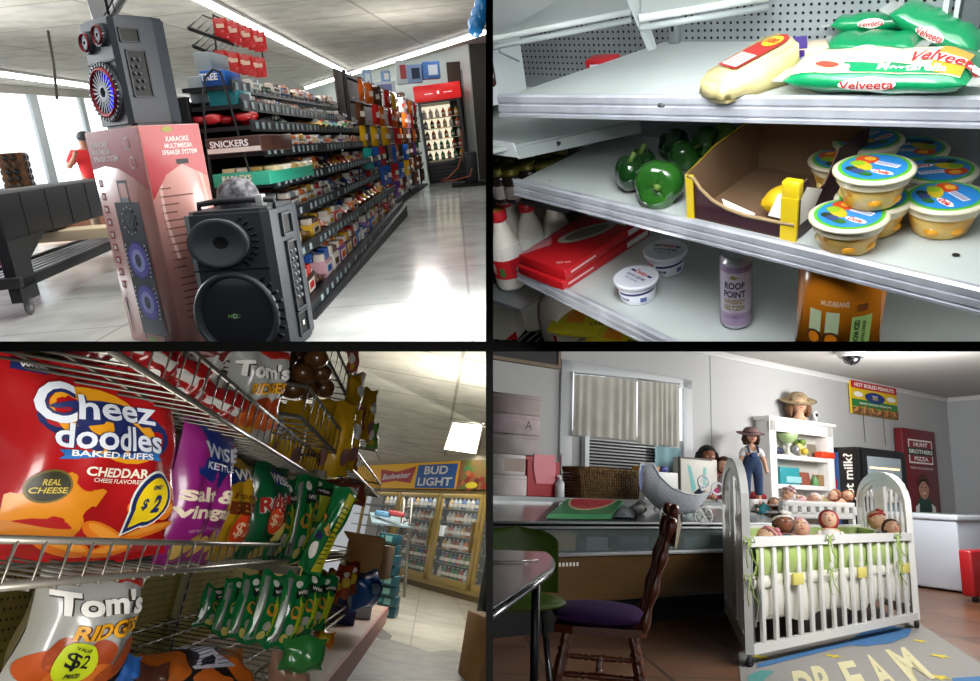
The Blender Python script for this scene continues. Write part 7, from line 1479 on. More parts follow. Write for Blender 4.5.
q = B(); q.lathe([(.02, 0), (.035, .02), (.02, .1), (.01, .14)], mat('c98aa0', .4), 12); tag(q.build('pink_bottle', R=R, loc=onb(818, 1) + V((0, .08, 0))), 'slim pink bottle standing behind the small tan basket', 'bottle')
# mannequin head with hat, heart
t = thing(R, 'mannequin_head', 'mannequin head with curly light brown hair and straw hat on the bookcase', 'mannequin head', V((R.ay(789, 418, YBk + .15).x, YBk + .02, bz + .04)), -38)
hk = kb * 10; q = B(); q.tube([(0, 0, 0), (0, 0, hk * .5), (0, -.01, hk * .9)], [hk * .75, hk * .42, hk * .45], skt, 14); head(q, (0, -.01, hk * 1.45), hk * .75, skt); q.build('head', t); q = B(); face(q, (0, -.01, hk * 1.45), hk * .75, mat('2a2a3a', .3)); q.build('face', t)
q = B(); hairm(q, (0, .01, hk * 1.5), hk * .86, mat('6b4a30', .8, bump=.8, bs=30), 1.35, .2); q.build('hair', t); q = B(); hat(q, (0, .03, hk * 1.95), hk * .82, mat('a3906f', .9, col2='8d7a5c', ns=20), None, 22); q.build('hat', t)
t = thing(R, 'heart_ornament', 'tiny white ornament with a dark heart on the bookcase top', 'ornament', V((R.ay(816, 415, YBk + .1).x, YBk + .1, bz + .04))); q = B(); q.cyl((0, 0, 0), (0, 0, .07), .008, white); q.lathe([(.001, -.008), (.055, -.008), (.055, .008), (.001, .008)], white, 20, T(0, 0, .1) @ RX(90), cap=False); q.fan([(0, -.03), (.03, .005), (.02, .025), (0, .012), (-.02, .025), (-.03, .005)], (0, 0), blk_, wall_map((0, -.009, .1)), .001); q.build('ornament', t)
# ---- poster
a_ = R.ay(851, 413, YW - .03); b_ = R.ay(894, 382, YW - .03); t = thing(R, 'peanut_sign', 'red, yellow and green boiled peanuts sign hanging on the wall', 'sign', V((a_.x, YW - .05, a_.z)), 0); w_ = b_.x - a_.x; h_ = R.ay(870, 384, YW - .03).z - a_.z
q = B(); q.box((0, 0, 0), (w_, .03, h_), mat('d8b81c', .5)); q.build('board', t); q = B(); mp = wall_map((0, 0, 0)); q.rect(0, h_ * .78, w_, h_, mat('b81f2a', .5), mp, .002); q.text('HOT BOILED PEANUTS', w_ / 2, h_ * .89, h_ * .12, wht, mp, bold=.03, w=w_ * .86, lift=.004); q.rect(0, h_ * .22, w_, h_ * .45, mat('2a7a3a', .5), mp, .002); q.rect(0, 0, w_, h_ * .2, mat('6a4a2a', .6), mp, .003)
q.disc(w_ / 2, h_ * .56, w_ * .22, h_ * .16, mat('22357a', .5), mp, .004); q.text('PEANUT', w_ / 2, h_ * .6, h_ * .06, wht, mp, bold=.02, lift=.006); q.text('PATCH', w_ / 2, h_ * .52, h_ * .07, mat('e8d02a', .5), mp, bold=.03, lift=.006)
for x in (.14, .86): q.disc(w_ * x, h_ * .6, w_ * .1, h_ * .08, wht, mp, .004)
q.text('GREEN BOILED PEANUTS', w_ / 2, h_ * .34, h_ * .05, wht, mp, bold=.02, w=w_ * .7, lift=.004)
for i in range(18): q.disc(w_ * (.04 + .054 * i), h_ * (.09 + .06 * (i % 3)), w_ * .05, h_ * .05, mat(['a8733e', 'c48f55', '8a5a2e'][i % 3], .6), mp, .005 + .0004 * i, 12, 20 * i)
q.build('print', t)
q = B()
for x in (w_ * .28, w_ * .72): q.tube([(x, .035, 0), (x + .01, .035, -.35)], .004, gry, 5)
q.build('cord', t)
# ---- milk fridge
a_ = R.on(858, 556); t = thing(R, 'milk_fridge', 'black glass-door fridge reading got milk on its side', 'fridge', (0, 0, 0)); yf = 4.52
fx0 = max(R.ay(860, 500, yf).x, bcx1 + .04); fx1 = R.ay(908, 500, yf).x; fz = R.ay(880, 449, yf).z; 
q = B(); q.box((fx0, yf + .02, 0), (fx1, YW - .05, fz), mat('111216', .4), .01); q.build('cabinet', t)
q = B(); q.box((fx0 + .03, yf - .02, .1), (fx1 - .03, yf + .02, fz - .02), mat('0e0f12', .4)); q.box((fx0 + .12, yf - .025, .15), (fx1 - .15, yf - .02, fz - .1), mat('8d9aa0', .25, coat=.5)); q.build('door', t)
q = B(); q.box((fx0 + .16, yf - .03, fz - .24), (fx1 - .2, yf - .026, fz - .22), mat('ffc890', .4, emit=2.5)); q.build('lamp', t)
q = B()
for i in range(8): q.lathe([(.03, 0), (.03, .1), (.012, .14), (.012, .16)], mat(['c9c3c0', 'a8a4a8', 'd8d4d0'][i % 3], .3), 10, T(fx0 + .2 + i * .07, yf - .045, fz - .62))
q.build('bottles', t)
# printed side: faces -X
dirv = V((0, 1, 0)); mp = lambda x, y, l=0: V((fx0 - .001 - l, YW - .05 - x, y)); dep = YW - .05 - yf
q = B(); q.rect(.0, .2, dep * .42, fz - .06, mat('3c5f9a', .5), mp, .004); q.disc(dep * .2, fz * .72, dep * .16, fz * .06, mat('b82a3a', .5), mp, .006); q.disc(dep * .22, fz * .62, dep * .16, fz * .05, wht, mp, .006)
q.rect(dep * .45, .1, dep * .98, fz - .02, mat('0a0a0c', .4), mp, .004); q.text('got milk?', dep * .72, fz * .77, dep * .34, wht, mp, bold=.02, rot=90, w=fz * .36, lift=.008)
q.build('side_print', t)
# ---- red banner cooler
yr = YW - .14; rx0 = R.ay(905, 470, yr).x; rx1 = R.ay(938, 470, yr).x; rz = R.ay(920, 430, yr).z
t = thing(R, 'pizza_display', 'tall dark red pizza advert cabinet with a figure in a green jersey', 'display', (0, 0, 0)); q = B(); q.box((rx0, yr, 0), (rx1, YW - .03, rz), mat('6e1420', .4), .01); q.build('cabinet', t)
q = B(); w_ = rx1 - rx0; mp = wall_map((rx0, yr, 0)); cx_ = w_ / 2; z_ = rz - .30
q.rect(w_ * .14, z_ - .16, w_ * .86, z_ + .16, wht, mp, .003); q.rect(w_ * .17, z_ + .05, w_ * .83, z_ + .14, mat('8a1a2a', .5), mp, .005); q.rect(w_ * .1, z_ - .05, w_ * .9, z_ + .05, mat('1f3a2c', .5), mp, .006); q.rect(w_ * .17, z_ - .14, w_ * .83, z_ - .05, mat('8a1a2a', .5), mp, .005)
for s, zz_ in (('HUNT', z_ + .095), ('BROTHERS', z_), ('PIZZA', z_ - .095)): q.text(s, cx_, zz_, .055, wht, mp, bold=.03, w=w_ * (.7 if s == 'BROTHERS' else .42), lift=.008)
q.text('TODAY IS A GOOD DAY', cx_, z_ - .22, .025, wht, mp, bold=.01, w=w_ * .7, lift=.004)
zf = rz - .78; q.fan([(w_ * .3, zf - .75), (w_ * .22, zf - .25), (w_ * .38, zf - .12), (w_ * .62, zf - .12), (w_ * .82, zf - .25), (w_ * .76, zf - .75)], (cx_, zf - .45), mat('2a4a40', .6), mp, .004); q.fan([(w_ * .22, zf - .25), (w_ * .2, zf - .5), (w_ * .3, zf - .55), (w_ * .34, zf - .2)], (w_ * .26, zf - .4), wht, mp, .006); q.fan([(w_ * .82, zf - .25), (w_ * .84, zf - .5), (w_ * .74, zf - .55), (w_ * .7, zf - .2)], (w_ * .78, zf - .4), wht, mp, .006)
q.disc(cx_, zf, w_ * .16, .15, mat('b98a72', .6), mp, .006); q.fan([(cx_ - w_ * .17, zf), (cx_ - w_ * .15, zf + .13), (cx_, zf + .18), (cx_ + w_ * .15, zf + .13), (cx_ + w_ * .17, zf), (cx_ + w_ * .1, zf + .09), (cx_ - w_ * .1, zf + .09)], (cx_, zf + .12), mat('4a3226', .7), mp, .008)
for s in (-1, 1): q.disc(cx_ + s * w_ * .06, zf + .01, w_ * .02, .012, mat('2a1c18', .5), mp, .009, 8)
q.disc(cx_, zf - .07, w_ * .045, .012, mat('f0e0dc', .5), mp, .009, 8); q.disc(cx_ + .03, zf - .4, w_ * .14, .08, mat('c9cfcc', .6), mp, .006)
q.build('print', t)
# ---- chest freezer, red object, camera dome
f0 = R.on(926, 578); t = thing(R, 'chest_freezer', 'white chest freezer along the right wall', 'freezer', (0, 0, 0)); fz_ = .80
cx0, cy0 = R.on(963, 594).x, R.on(963, 594).y
q = B(); q.box((cx0, cy0, .02), (cx0 + 2.2, cy0 + .78, fz_ - .06), mat('c3cad6', .35, coat=.3), .02); q.build('cabinet', t); q = B(); q.box((cx0 - .02, cy0 - .02, fz_ - .06), (cx0 + 2.2, cy0 + .8, fz_), mat('ccd3dc', .35, coat=.3), .015); q.box((cx0 + .3, cy0 + .3, fz_), (cx0 + 1.0, cy0 + .6, fz_ + .006), mat('7f8f86', .3)); q.build('lid', t)
t = thing(R, 'red_bin', 'red plastic box on wheels cut off by the right edge', 'bin', R.on(976, 603), 0); q = B(); q.box((0, 0, .05), (.6, .12, .48), mat('b3151f', .4, coat=.3), .02); q.build('bin_body', t); B().cyl((.05, .0, .03), (.05, .04, .03), .03, blk_).build('castor', t)
c_ = R.on(851, 353, CZ4 - .02); t = thing(R, 'security_camera', 'white dome security camera with a black lens on the ceiling', 'camera', c_); q = B(); q.lathe([(.14, .02), (.14, -.02), (.12, -.05)], white, 24, cap=False); q.build('base', t); q = B(); q.ell((0, 0, -.05), (.09, .09, .08), mat('15161a', .1, coat=1), 18, 10); q.build('dome', t)
# ---- rug
rp = [R.on(738, 652, .006), R.on(916, 621, .006), R.on(1000, 676, .006), R.on(748, 760, .006)]
t = thing(R, 'rug', 'grey nursery rug lettered DREAM with yellow stars and a blue feather', 'rug', (0, 0, 0)); q = B(); q.slab(*rp[::-1], .008, mat('8f8c88', .95, bump=.3, bs=150)); q.build('rug_base', t)
if (rp[1] - rp[0]).cross(rp[3] - rp[0]).z > 0: pass
def rm(px, py, l=0): p = R.on(px, py, .0075); return p + V((0, 0, l))
q = B(); cr_ = mat('c9c19a', .95); ylw = mat('c9b53a', .95); blf = mat('3f6f9f', .95)
# lettering laid out on the rug plane
O_ = R.on(790, 690, .0075); E_ = R.on(940, 664, .0075); ux = (E_ - O_).normalized(); uy = R.on(886, 648, .0075) - R.on(914, 680, .0075); Ly = uy.length; uy.normalize(); Lx = (E_ - O_).length
for i, (ch, px, py, h) in enumerate((('D', 806, 690, 1), ('R', 826, 684, 1), ('E', 855, 679, 1), ('A', 880, 671, 1), ('M', 908, 663, 1))):
    c0 = R.on(px, py, .008); q.text(ch, 0, 0, Ly, cr_, lambda x, y, l=0, c0=c0: c0 + ux * x + uy * y + V((0, 0, .0006 + l * .2)), bold=.03, w=.15 if ch != 'M' else .22)
for (px, py, s) in ((761, 657, .07), (833, 656, .06), (920, 641, .06), (940, 656, .07), (939, 677, .07)):
    c0 = R.on(px, py, .008); q.patch([(s * (1 if k % 2 == 0 else .45) * math.cos(k * math.pi / 5), s * (1 if k % 2 == 0 else .45) * math.sin(k * math.pi / 5)) for k in range(10)], ylw, lambda x, y, l=0, c0=c0: c0 + V((x, y, .0006)))
fe = [(757, 664), (800, 652), (850, 640), (866, 629), (890, 626), (912, 629), (908, 636), (890, 643), (866, 646), (850, 645), (800, 657), (758, 668)]
q.add([R.on(x, y, .0088) for x, y in fe], [tuple(range(12))[::-1]], blf); q.add([R.on(x, y, .0088) for x, y in ((748, 676), (760, 670), (775, 671), (768, 676), (760, 684), (748, 684))], [tuple(range(6))[::-1]], mat('4f8f8a', .95))
q.add([R.on(x, y, .0088) for x, y in ((952, 678), (985, 676), (985, 690), (955, 690))], [tuple(range(4))[::-1]], blf); q.build('rug_print', t)

# ---- crib
R = R4
FL = R.on(750, 668); FR = R.on(917, 629); BL = R.on(728, 622); BR = FR + (BL - FL)
cb = thing(R, 'baby_crib', 'white wooden baby crib with arched ends, green bumper and dolls', 'crib', (0, 0, 0))
def hz(px, py, P): return R.hg(px, py, P)
zr0, zr1 = hz(750, 541, FL), hz(915, 530, FR); zb0, zb1 = hz(752, 643, FL), hz(915, 614, FR)
zt = (hz(735, 466, (FL + BL) / 2) + hz(897, 471, (FR + BR) / 2)) / 2; zpost = zt - .30
zr = (zr0 + zr1) / 2; zb = (zb0 + zb1) / 2
cw = mat('d9d9d6', .35, coat=.3)
def endpanel(F_, Bk, name):
    t = B(); d = (Bk - F_); L = d.length; ux = d / L; n = V((ux.y, -ux.x, 0)); 
    def E(u, z, o=0): p = F_ + ux * u + n * o; return V((p.x, p.y, z))
    # arched frame swept along posts and arch
    path = [E(0, .07), E(0, zpost * .5), E(0, zpost)]
    for k in range(1, 16):
        a = math.pi * k / 16; path.append(E(L / 2 - L / 2 * math.cos(a), zpost + (zt - zpost) * math.sin(a) ** .8))
    path += [E(L, zpost), E(L, zpost * .5), E(L, .07)]
    def P(i, w, o):
        c_ = path[i]; nx = path[min(i + 1, len(path) - 1)] - path[max(i - 1, 0)]; nx.normalize(); s_ = nx.cross(n).normalized(); return c_ + s_ * w + n * o
    vs_ = []; fs = []; k = len(path); wd = .05; th = .022
    for i in range(k):
        for w, o in ((-wd * .4, -th), (wd, -th), (wd, th), (-wd * .4, th)): vs_.append(P(i, w if 2 < i < k - 3 else w * .7, o))
    for i in range(k - 1):
        for j in range(4): a_ = i * 4 + j; b_ = i * 4 + (j + 1) % 4; fs.append((a_, a_ + 4, b_ + 4, b_))
    fs += [(0, 1, 2, 3), tuple((k - 1) * 4 + j for j in range(4))[::-1]]
    t.add(vs_, fs, cw, False); fr_ = t.build('end_frame', cb)
    # infill: centre board, arched head board, spindles
    q = B(); hb_ = zt - .10
    arc = [(L / 2 - (L / 2 - .02) * math.cos(math.pi * k / 14), zpost + (zt - zpost - .02) * math.sin(math.pi * k / 14) ** .8) for k in range(15)]
    low = [(L - .03, zpost), (L * .88, zt - .17), (L * .63, zt - .085), (L * .6, hb_), (L * .4, hb_), (L * .37, zt - .085), (L * .12, zt - .17), (.03, zpost)]
    poly = arc + [(x, z) for x, z in low]
    X = Mx.Identity(4); X[0][0], X[0][1], X[0][2], X[0][3] = ux.x, 0, n.x, F_.x; X[1][0], X[1][1], X[1][2], X[1][3] = ux.y, 0, n.y, F_.y; X[2][0], X[2][1], X[2][2], X[2][3] = 0, 1, 0, 0
    bm_ = bmesh.new(); vs1 = [bm_.verts.new((x, z, -.012)) for x, z in poly]; f_ = bm_.faces.new(vs1); r_ = bmesh.ops.extrude_face_region(bm_, geom=[f_]); bmesh.ops.translate(bm_, vec=(0, 0, .024), verts=[v for v in r_['geom'] if isinstance(v, bmesh.types.BMVert)]); bmesh.ops.triangulate(bm_, faces=bm_.faces[:]); bmesh.ops.recalc_face_normals(bm_, faces=bm_.faces[:]); bm_.verts.index_update()
    q.add([v.co.copy() for v in bm_.verts], [[v.index for v in f.verts] for f in bm_.faces], cw, False, X); bm_.free()
    q.box((L * .40, zb, -.012), (L * .60, hb_ + .02, .012), cw, X=X); q.box((0, zb - .05, -.02), (L, zb + .04, .02), cw, X=X); q.build('end_board', cb)
    for u in (.12, .21, .30, .70, .79, .88):
        q = B(); b_ = E(L * u, zb); h_ = zt - .13 - zb; q.lathe([(.011, 0), (.011, h_ * .55), (.019, h_ * .6), (.011, h_ * .64), (.017, h_ * .70), (.020, h_ * .74), (.010, h_ * .8), (.009, h_ * .92), (.016, h_ * .95), (.011, h_)], cw, 10, Mx.Translation(b_)); q.build('spindle', cb)
    for u in (0, L):
        q = B(); b_ = E(u, 0); q.torus(b_ + V((0, 0, .03)), .018, .012, blk_, 'Y', 14, 6); q.cyl(b_ + V((0, 0, .03)), b_ + V((0, 0, .08)), .012, gry); q.build('castor', cb)
endpanel(FL, BL, 'left'); endpanel(FR, BR, 'right')
def side(F0, F1, za, zc_, n, nm, ext=False):
    d = (F1 - F0).normalized(); L = (F1 - F0).length; nn = V((d.y, -d.x, 0)); q = B()
    A_ = F0 + d * .02; B_ = F1 - d * .02
    for (z, hh, tk) in ((za, .055, .02), (zc_, .05, .018)):
        c = [A_ - nn * tk, B_ - nn * tk, B_ + nn * tk, A_ + nn * tk]; q.prism([(p.x, p.y) for p in c], z - hh, z, cw)
    q.build('side_rail', cb)
    for i in range(n):
        p = vl(A_, B_, (i + .9) / (n + .8)); q = B(); X = Mx.Translation(p) @ RZ(math.degrees(math.atan2(d.y, d.x))); q.box((-.018, -.010, zc_), (.018, .010, za - .05), cw, .003, X=X); q.build('slat', cb)
side(FL, FR, zr, zb, 15, 'front'); side(BL, BR, zr + .0, zb, 15, 'back')
for P_, o in ((FL, .05), (FR, -.06)): q = B(); d = (FR - FL).normalized(); p = P_ + d * o; q.cyl((p.x, p.y, zb - .05), (p.x, p.y, zr - .01), .005, gry); q.build('slide_rod', cb)
# bedding
gb_ = mat('a3b575', .9, bump=.25, bs=10, col2='9db55f', ns=6); q_w = mat('d5d2c8', .9, bump=.3, bs=12)
bd = thing(R, 'crib_bumper', 'pale green padded crib bumper tied with ribbons, inside the white crib', 'crib bumper', (0, 0, 0))
def loop(off): 
    c_ = (FL + BR) / 2; return [vl(p, c_, off) for p in (FL, FR, BR, BL)]
def band(q, off, z0, z1, m, bul=.02, wig=.012, n=20, hem=0):
    Ps = loop(off)
    for s in range(4):
        a_, b_ = Ps[s], Ps[(s + 1) % 4]; d = (b_ - a_).normalized(); nn = V((d.y, -d.x, 0))
        q.grid(lambda u, v: (lambda p: V((p.x, p.y, lerp(z0, z1, v) + hem * math.sin(u * 18) * (1 - v))))(vl(a_, b_, u) + nn * (bul * math.sin(math.pi * v) + wig * math.sin(u * n * 1.7 + v))), 40, 8, m)
        q.grid(lambda u, v: (lambda p: V((p.x, p.y, lerp(z0, z1, v))))(vl(a_, b_, u) - nn * .03), 10, 4, m, back=True)
        q.add([vl(a_, b_, 0) + V((0, 0, z1)), vl(a_, b_, 1) + V((0, 0, z1)), vl(a_, b_, 1) - nn * .03 + V((0, 0, z1)), vl(a_, b_, 0) - nn * .03 + V((0, 0, z1))], [(0, 1, 2, 3)], m)
z_bt = zr - .02; z_bb = zr - (zr - zb) * .38
q = B(); band(q, .06, z_bb, z_bt, gb_); q.build('padding', bd)
q = B(); band(q, .052, z_bb - .07, z_bb + .0, mat('dcdacb', .9, bump=.2, bs=30), .01, .006)
for u in (.22, .62, .95): d = FR - FL; p = vl(loop(.045)[0], loop(.045)[1], u); X = Mx.Translation(V((p.x, p.y, z_bb - .035))) @ RZ(math.degrees(math.atan2(d.y, d.x))); q.box((-.06, -.03, -.035), (.06, -.015, .035), mat('cfc46a', .9), .004, X=X)
q.build('patch_border', bd)
dF = (FR - FL).normalized(); nF = V((dF.y, -dF.x, 0))
for (P_, u) in ((FL, -.02), (FL, .92), (FL, 1.95)):
    for zt_ in (z_bt, z_bb):
        q = B(); p = P_ + dF * u + nF * .03; p.z = zt_; 
        for s in (-1, 1): q.tube([p, p + dF * .04 * s + V((0, 0, .025)), p + dF * .06 * s + V((0, 0, -.01)), p], .004, gb_, 5); q.tube([p, p + dF * .03 * s + V((0, 0, -.09)), p + dF * .05 * s + nF * .02 + V((0, 0, -.14))], .004, gb_, 5)
        q.build('ribbon', bd)
mt = thing(R, 'crib_mattress', 'white quilted mattress cover with hanging skirt inside the crib', 'mattress', (0, 0, 0)); zm = zr - .30
Ps = loop(.10); q = B(); q.prism([(p.x, p.y) for p in Ps], zm - .14, zm, q_w); q.build('mattress', mt)
q = B(); band(q, .075, zb + .10, z_bb - .05, q_w, .012, .014, 30, .03); q.build('skirt', mt)
bl = B(); Pq = loop(.14); bl.grid(lambda u, v: (lambda p: V((p.x, p.y, zm + .02 + .02 * math.sin(7 * u + 4 * v) * math.sin(5 * v))))(vl(vl(Pq[0], Pq[1], u), vl(Pq[3], Pq[2], u), v)), 30, 14, mat('bdcc8c', .9, col2='d5d8b8', ns=5)); tag(bl.build('crib_blanket', R=R), 'pale green blanket spread over the crib mattress under the dolls', 'blanket')
# baby dolls
def baby(name, lab, px, py, z, S, rot, sk__, hc, outfit, bonnet=None, bow=None, group='dolls in the crib', cat='doll', tl=-28, roll=0, hatc=None, dp=.42):
    P = R.hit(px, py, (FL + (BL - FL) * dp), nF) if 'crib' in group else R.ay(px, py, yk + .19)
    t = thing(R, name, lab, cat, P - V((0, 0, .07 * S)), -rot, group); K = T(0, 0, .02) @ SC(S, S, S) @ RY(roll) @ RX(tl) @ T(0, 0, -.36)
    pts = [(0, 0, .0), (0, 0, .14), (0, 0, .26), (0, 0, .31), (-.08, 0, .24), (-.16, -.04, .16), (-.14, -.12, .12), (.08, 0, .24), (.16, -.04, .16), (.14, -.12, .12), (-.06, -.02, 0), (-.09, -.10, .0), (-.06, -.12, -.05), (.06, -.02, 0), (.09, -.10, .0), (.06, -.12, -.05)]
    vv, ff = skin(pts, [(0, 1), (1, 2), (2, 3), (2, 4), (4, 5), (5, 6), (2, 7), (7, 8), (8, 9), (0, 10), (10, 11), (11, 12), (0, 13), (13, 14), (14, 15)], [.085, .09, .07, .045, .04, .03, .028, .04, .03, .028, .05, .035, .03, .05, .035, .03], sk__, 1); q = B(); q.add(vv, ff, sk__, True, K); q.X = K; head(q, (0, -.005, .40), .105, sk__); q.build('body', t)
    q = B(); q.X = K; face(q, (0, -.005, .40), .105, mat('2a1f1a', .3)); q.build('face', t)
    if hc: q = B(); q.X = K; hairm(q, (0, .01, .405), .108, mat(hc, .85, bump=.5, bs=50), 1.0, .5); q.build('hair', t)
    om = mat(outfit, .9, bump=.15, bs=30); vv, ff = skin([(0, 0, -.03), (0, 0, .14), (0, 0, .25), (-.08, 0, .235), (-.15, -.03, .17), (.08, 0, .235), (.15, -.03, .17), (-.07, -.07, .0), (.07, -.07, .0)], [(0, 1), (1, 2), (2, 3), (3, 4), (2, 5), (5, 6), (0, 7), (0, 8)], [.11, .112, .085, .06, .055, .06, .055, .07, .07], om, 1); q = B(); q.add(vv, ff, om, True, K); q.build('outfit', t)
    if bonnet: q = B(); q.X = K; q.ell((0, .015, .41), (.118, .12, .13), mat(bonnet, .9), 20, 14, fn=lambda u: 1 if (u.y > -.35 or u.z > .62) else .86); q.build('bonnet', t)
    if bow: q = B(); q.X = K; q.torus((0, .0, .45), .104, .014, mat(bow, .8), 'Z', 20, 6); q.ell((.05, -.06, .50), (.035, .025, .025), mat(bow, .8), 10, 6); q.ell((-.0, -.07, .51), (.035, .025, .025), mat(bow, .8), 10, 6); q.build('headband', t)
    return t
s1 = mat('d3a98c', .5, spec=.3); s2 = mat('7d4d36', .5, spec=.3); s3 = mat('c4957a', .5, spec=.3)
zd = zm; S5 = .62
baby('baby_doll', 'blond baby doll with a pink bow, leftmost in the crib, head on its side', 765, 536, zd, S5, 60, s1, 'b09060', 'd8cfc2', None, 'c07a8a', roll=50)
baby('baby_doll', 'dark-skinned baby doll with a white headband and teal top in the crib', 784, 524, zd, S5, 38, s2, '2f1d16', '1f4a5a', None, 'd9d3cc')
baby('baby_doll', 'baby doll in a pale pink cap, third from the left in the crib', 800, 528, zd, S5, 40, s3, None, 'd5c9c0', 'b88a92')
baby('baby_doll', 'baby doll with a red cap and white gown in the middle of the crib', 829, 520, zd, S5, 52, s1, '5a3a28', 'd9d6d2', 'a32a35', None)
baby('baby_doll', 'fair baby doll with a red bow and red skirt near the right crib end', 879, 520, zd, S5, 20, s1, 'a8825a', 'd8d4d0', None, 'a01f2a')
baby('baby_doll', 'brown-haired baby doll beside the right arched crib end', 893, 529, zd, S5, 42, s3, '3a2418', 'd3cdc8', None, None, dp=.2)
q = B(); P = R.hit(858, 537, (FL + (BL - FL) * .35), nF); P.z = zd; q.ell((0, 0, .03), (.14, .09, .05), mat('8d1422', .9, bump=.3, bs=20), 16, 8); tag(q.build('red_skirt', R=R, loc=P), 'dark red doll skirt on the blanket left of the fair doll', 'doll clothes')
# ---- small white cot behind
c0 = R.on(778, 575); zc1 = .80; cot = thing(R, 'toy_cot', 'small white slotted toy cot with more dolls, behind the crib', 'toy cot', (0, 0, 0))
yk = 4.0; xa = R.ay(783, 505, yk).x; xb = R.ay(855, 505, yk).x; z1_ = R.ay(800, 501, yk).z; 
q = B(); yb_2 = yk + .35
for (a_, b_) in (((xa, yk, 0), (xa + .05, yk + .05, z1_)), ((xb - .05, yk, 0), (xb, yk + .05, z1_)), ((xa, yb_2, 0), (xa + .05, yb_2 + .05, z1_)), ((xb - .05, yb_2, 0), (xb, yb_2 + .05, z1_))): q.box(a_, b_, cw, .004)
q.build('frame', cot)
for y in (yk, yb_2): 
    q = B(); q.box((xa, y, z1_ - .05), (xb, y + .03, z1_), cw, .004); q.box((xa, y, z1_ - .16), (xb, y + .03, z1_ - .11), cw, .004)
    for i in range(9): x = lerp(xa, xb - .05, i / 8); q.box((x, y, z1_ - .12), (x + .08, y + .03, z1_ - .04), cw)
    q.build('slotted_rail', cot)
B().box((xa, yk, z1_ - .12), (xb, yb_2, z1_ - .10), cw).build('bottom', cot)
q = B(); q.grid(lambda u, v: V((lerp(xa + .05, xb - .05, u), lerp(yk + .03, yb_2, v), z1_ - .05 + .03 * math.sin(9 * u) * math.sin(4 * v))), 24, 8, mat('cfc3c4', .9)); tag(q.build('cot_bedding', R=R), 'pale pinkish bedding in the toy cot', 'bedding')
zq = z1_ - .04
baby('baby_doll', 'doll in white lace and pink with bow-like hat, left end of the toy cot', 787, 494, zq, .6, 65, s1, None, 'd6bcc2', 'd8d2d0', 'c9a0aa', group='dolls in the toy cot', roll=20)
baby('baby_doll', 'teal-dressed doll leaning over the left corner of the toy cot', 772, 503, zq, .45, 60, s3, '4a3226', '2f7a84', None, None, group='dolls in the toy cot', roll=50)
baby('baby_doll', 'pink-dressed doll lying in the middle of the toy cot', 812, 498, zq, .5, 80, s1, None, 'c9a0a8', 'd0b8bc', None, group='dolls in the toy cot', roll=60)
baby('baby_doll', 'cream-dressed auburn doll lying at the right of the toy cot', 832, 495, zq, .52, 100, s1, '8a5238', 'd0c49a', None, None, group='dolls in the toy cot', roll=40)
baby('baby_doll', 'brown-haired doll head at the far right end of the toy cot', 846, 496, zq, .55, 60, s3, '6a3a22', 'b98a72', None, None, group='dolls in the toy cot', roll=40)
# ---- dining chair with purple cushion
wd = mat('7a3a1c', .28, col2='552610', kind='wood', ns=8, coat=.6); ZS = .45
Cc = R.on(600, 614, .40)
ch = thing(R, 'wooden_chair', 'dark reddish wooden chair with turned legs and a purple seat cushion', 'chair', V((Cc.x, Cc.y, 0)), 47, tilt=SC(.86, .86, .86))
# local: front is +Y, back rest at -Y
q = B(); q.prism([(-.21, -.19), (-.17, -.22), (.17, -.22), (.21, -.19), (.23, .12), (.20, .21), (-.20, .21), (-.23, .12)], ZS - .045, ZS - .01, wd); q.build('seat', ch)
def turned(q, a_, b_, r=.02):
    a_ = V(a_); b_ = V(b_); n = 26; pts = [vl(a_, b_, i / n) for i in range(n + 1)]; prof = []
    for i in range(n + 1): t_ = i / n; f = 1 + .35 * math.sin(t_ * math.pi); f *= (.65 if i in (5, 7, 17, 19) else 1.25 if i in (6, 18, 12) else 1); prof.append(r * f)
    q.tube(pts, prof, wd, 12)
for sx in (-1, 1):
    for sy in (-1, 1): q = B(); turned(q, (sx * .15, sy * .15, ZS - .03), (sx * .22, sy * .23, 0)); q.build('leg', ch)
for sx in (-1, 1): q = B(); turned(q, (sx * .185, -.19, .22), (sx * .185, .19, .22), .012); q.build('stretcher', ch)
q = B(); turned(q, (-.18, 0, .22), (.18, 0, .22), .012); q.build('stretcher', ch)
for sx in (-1, 1):
    q = B(); q.tube([vl((sx * .18, -.20, ZS - .02), (sx * .21, -.34, ZS + .50), i / 20) for i in range(21)], [.02 * (1 + .3 * math.sin(i * 1.1)) for i in range(21)], wd, 12); q.ell((sx * .21, -.345, ZS + .535), (.024, .024, .034), wd, 14, 10); q.build('back_post', ch)
for i in range(5): q = B(); x = -.12 + i * .06; turned(q, (x, -.205, ZS - .02), (x * 1.15, -.315, ZS + .40), .010); q.build('spindle', ch)
q = B(); q.grid(lambda u, v: V((lerp(-.215, .215, u), -.325 - .035 * math.sin(math.pi * u) - .02 * v, lerp(ZS + .36, ZS + .50 + .025 * math.cos((u - .5) * 12), v))), 24, 4, wd); q.grid(lambda u, v: V((lerp(-.215, .215, u), -.345 - .035 * math.sin(math.pi * u) - .02 * v, lerp(ZS + .36, ZS + .50 + .025 * math.cos((u - .5) * 12), v))), 24, 4, wd, back=True); q.build('crest_rail', ch)
q = B(); q.ell((0, .01, 0), (.225, .22, .035), mat('45235e', .95, bump=.2, bs=40), 40, 12, fn=lambda u: min(1.25, 1 / max(abs(u.x), abs(u.y), .72) ** .45) ); o = q.build('seat_cushion', R=R, loc=V((Cc.x, Cc.y, ZS * .86 + .02)), rz=47, tilt=SC(.88, .88, .9)); tag(o, 'dark purple cushion on the wooden chair seat', 'cushion')
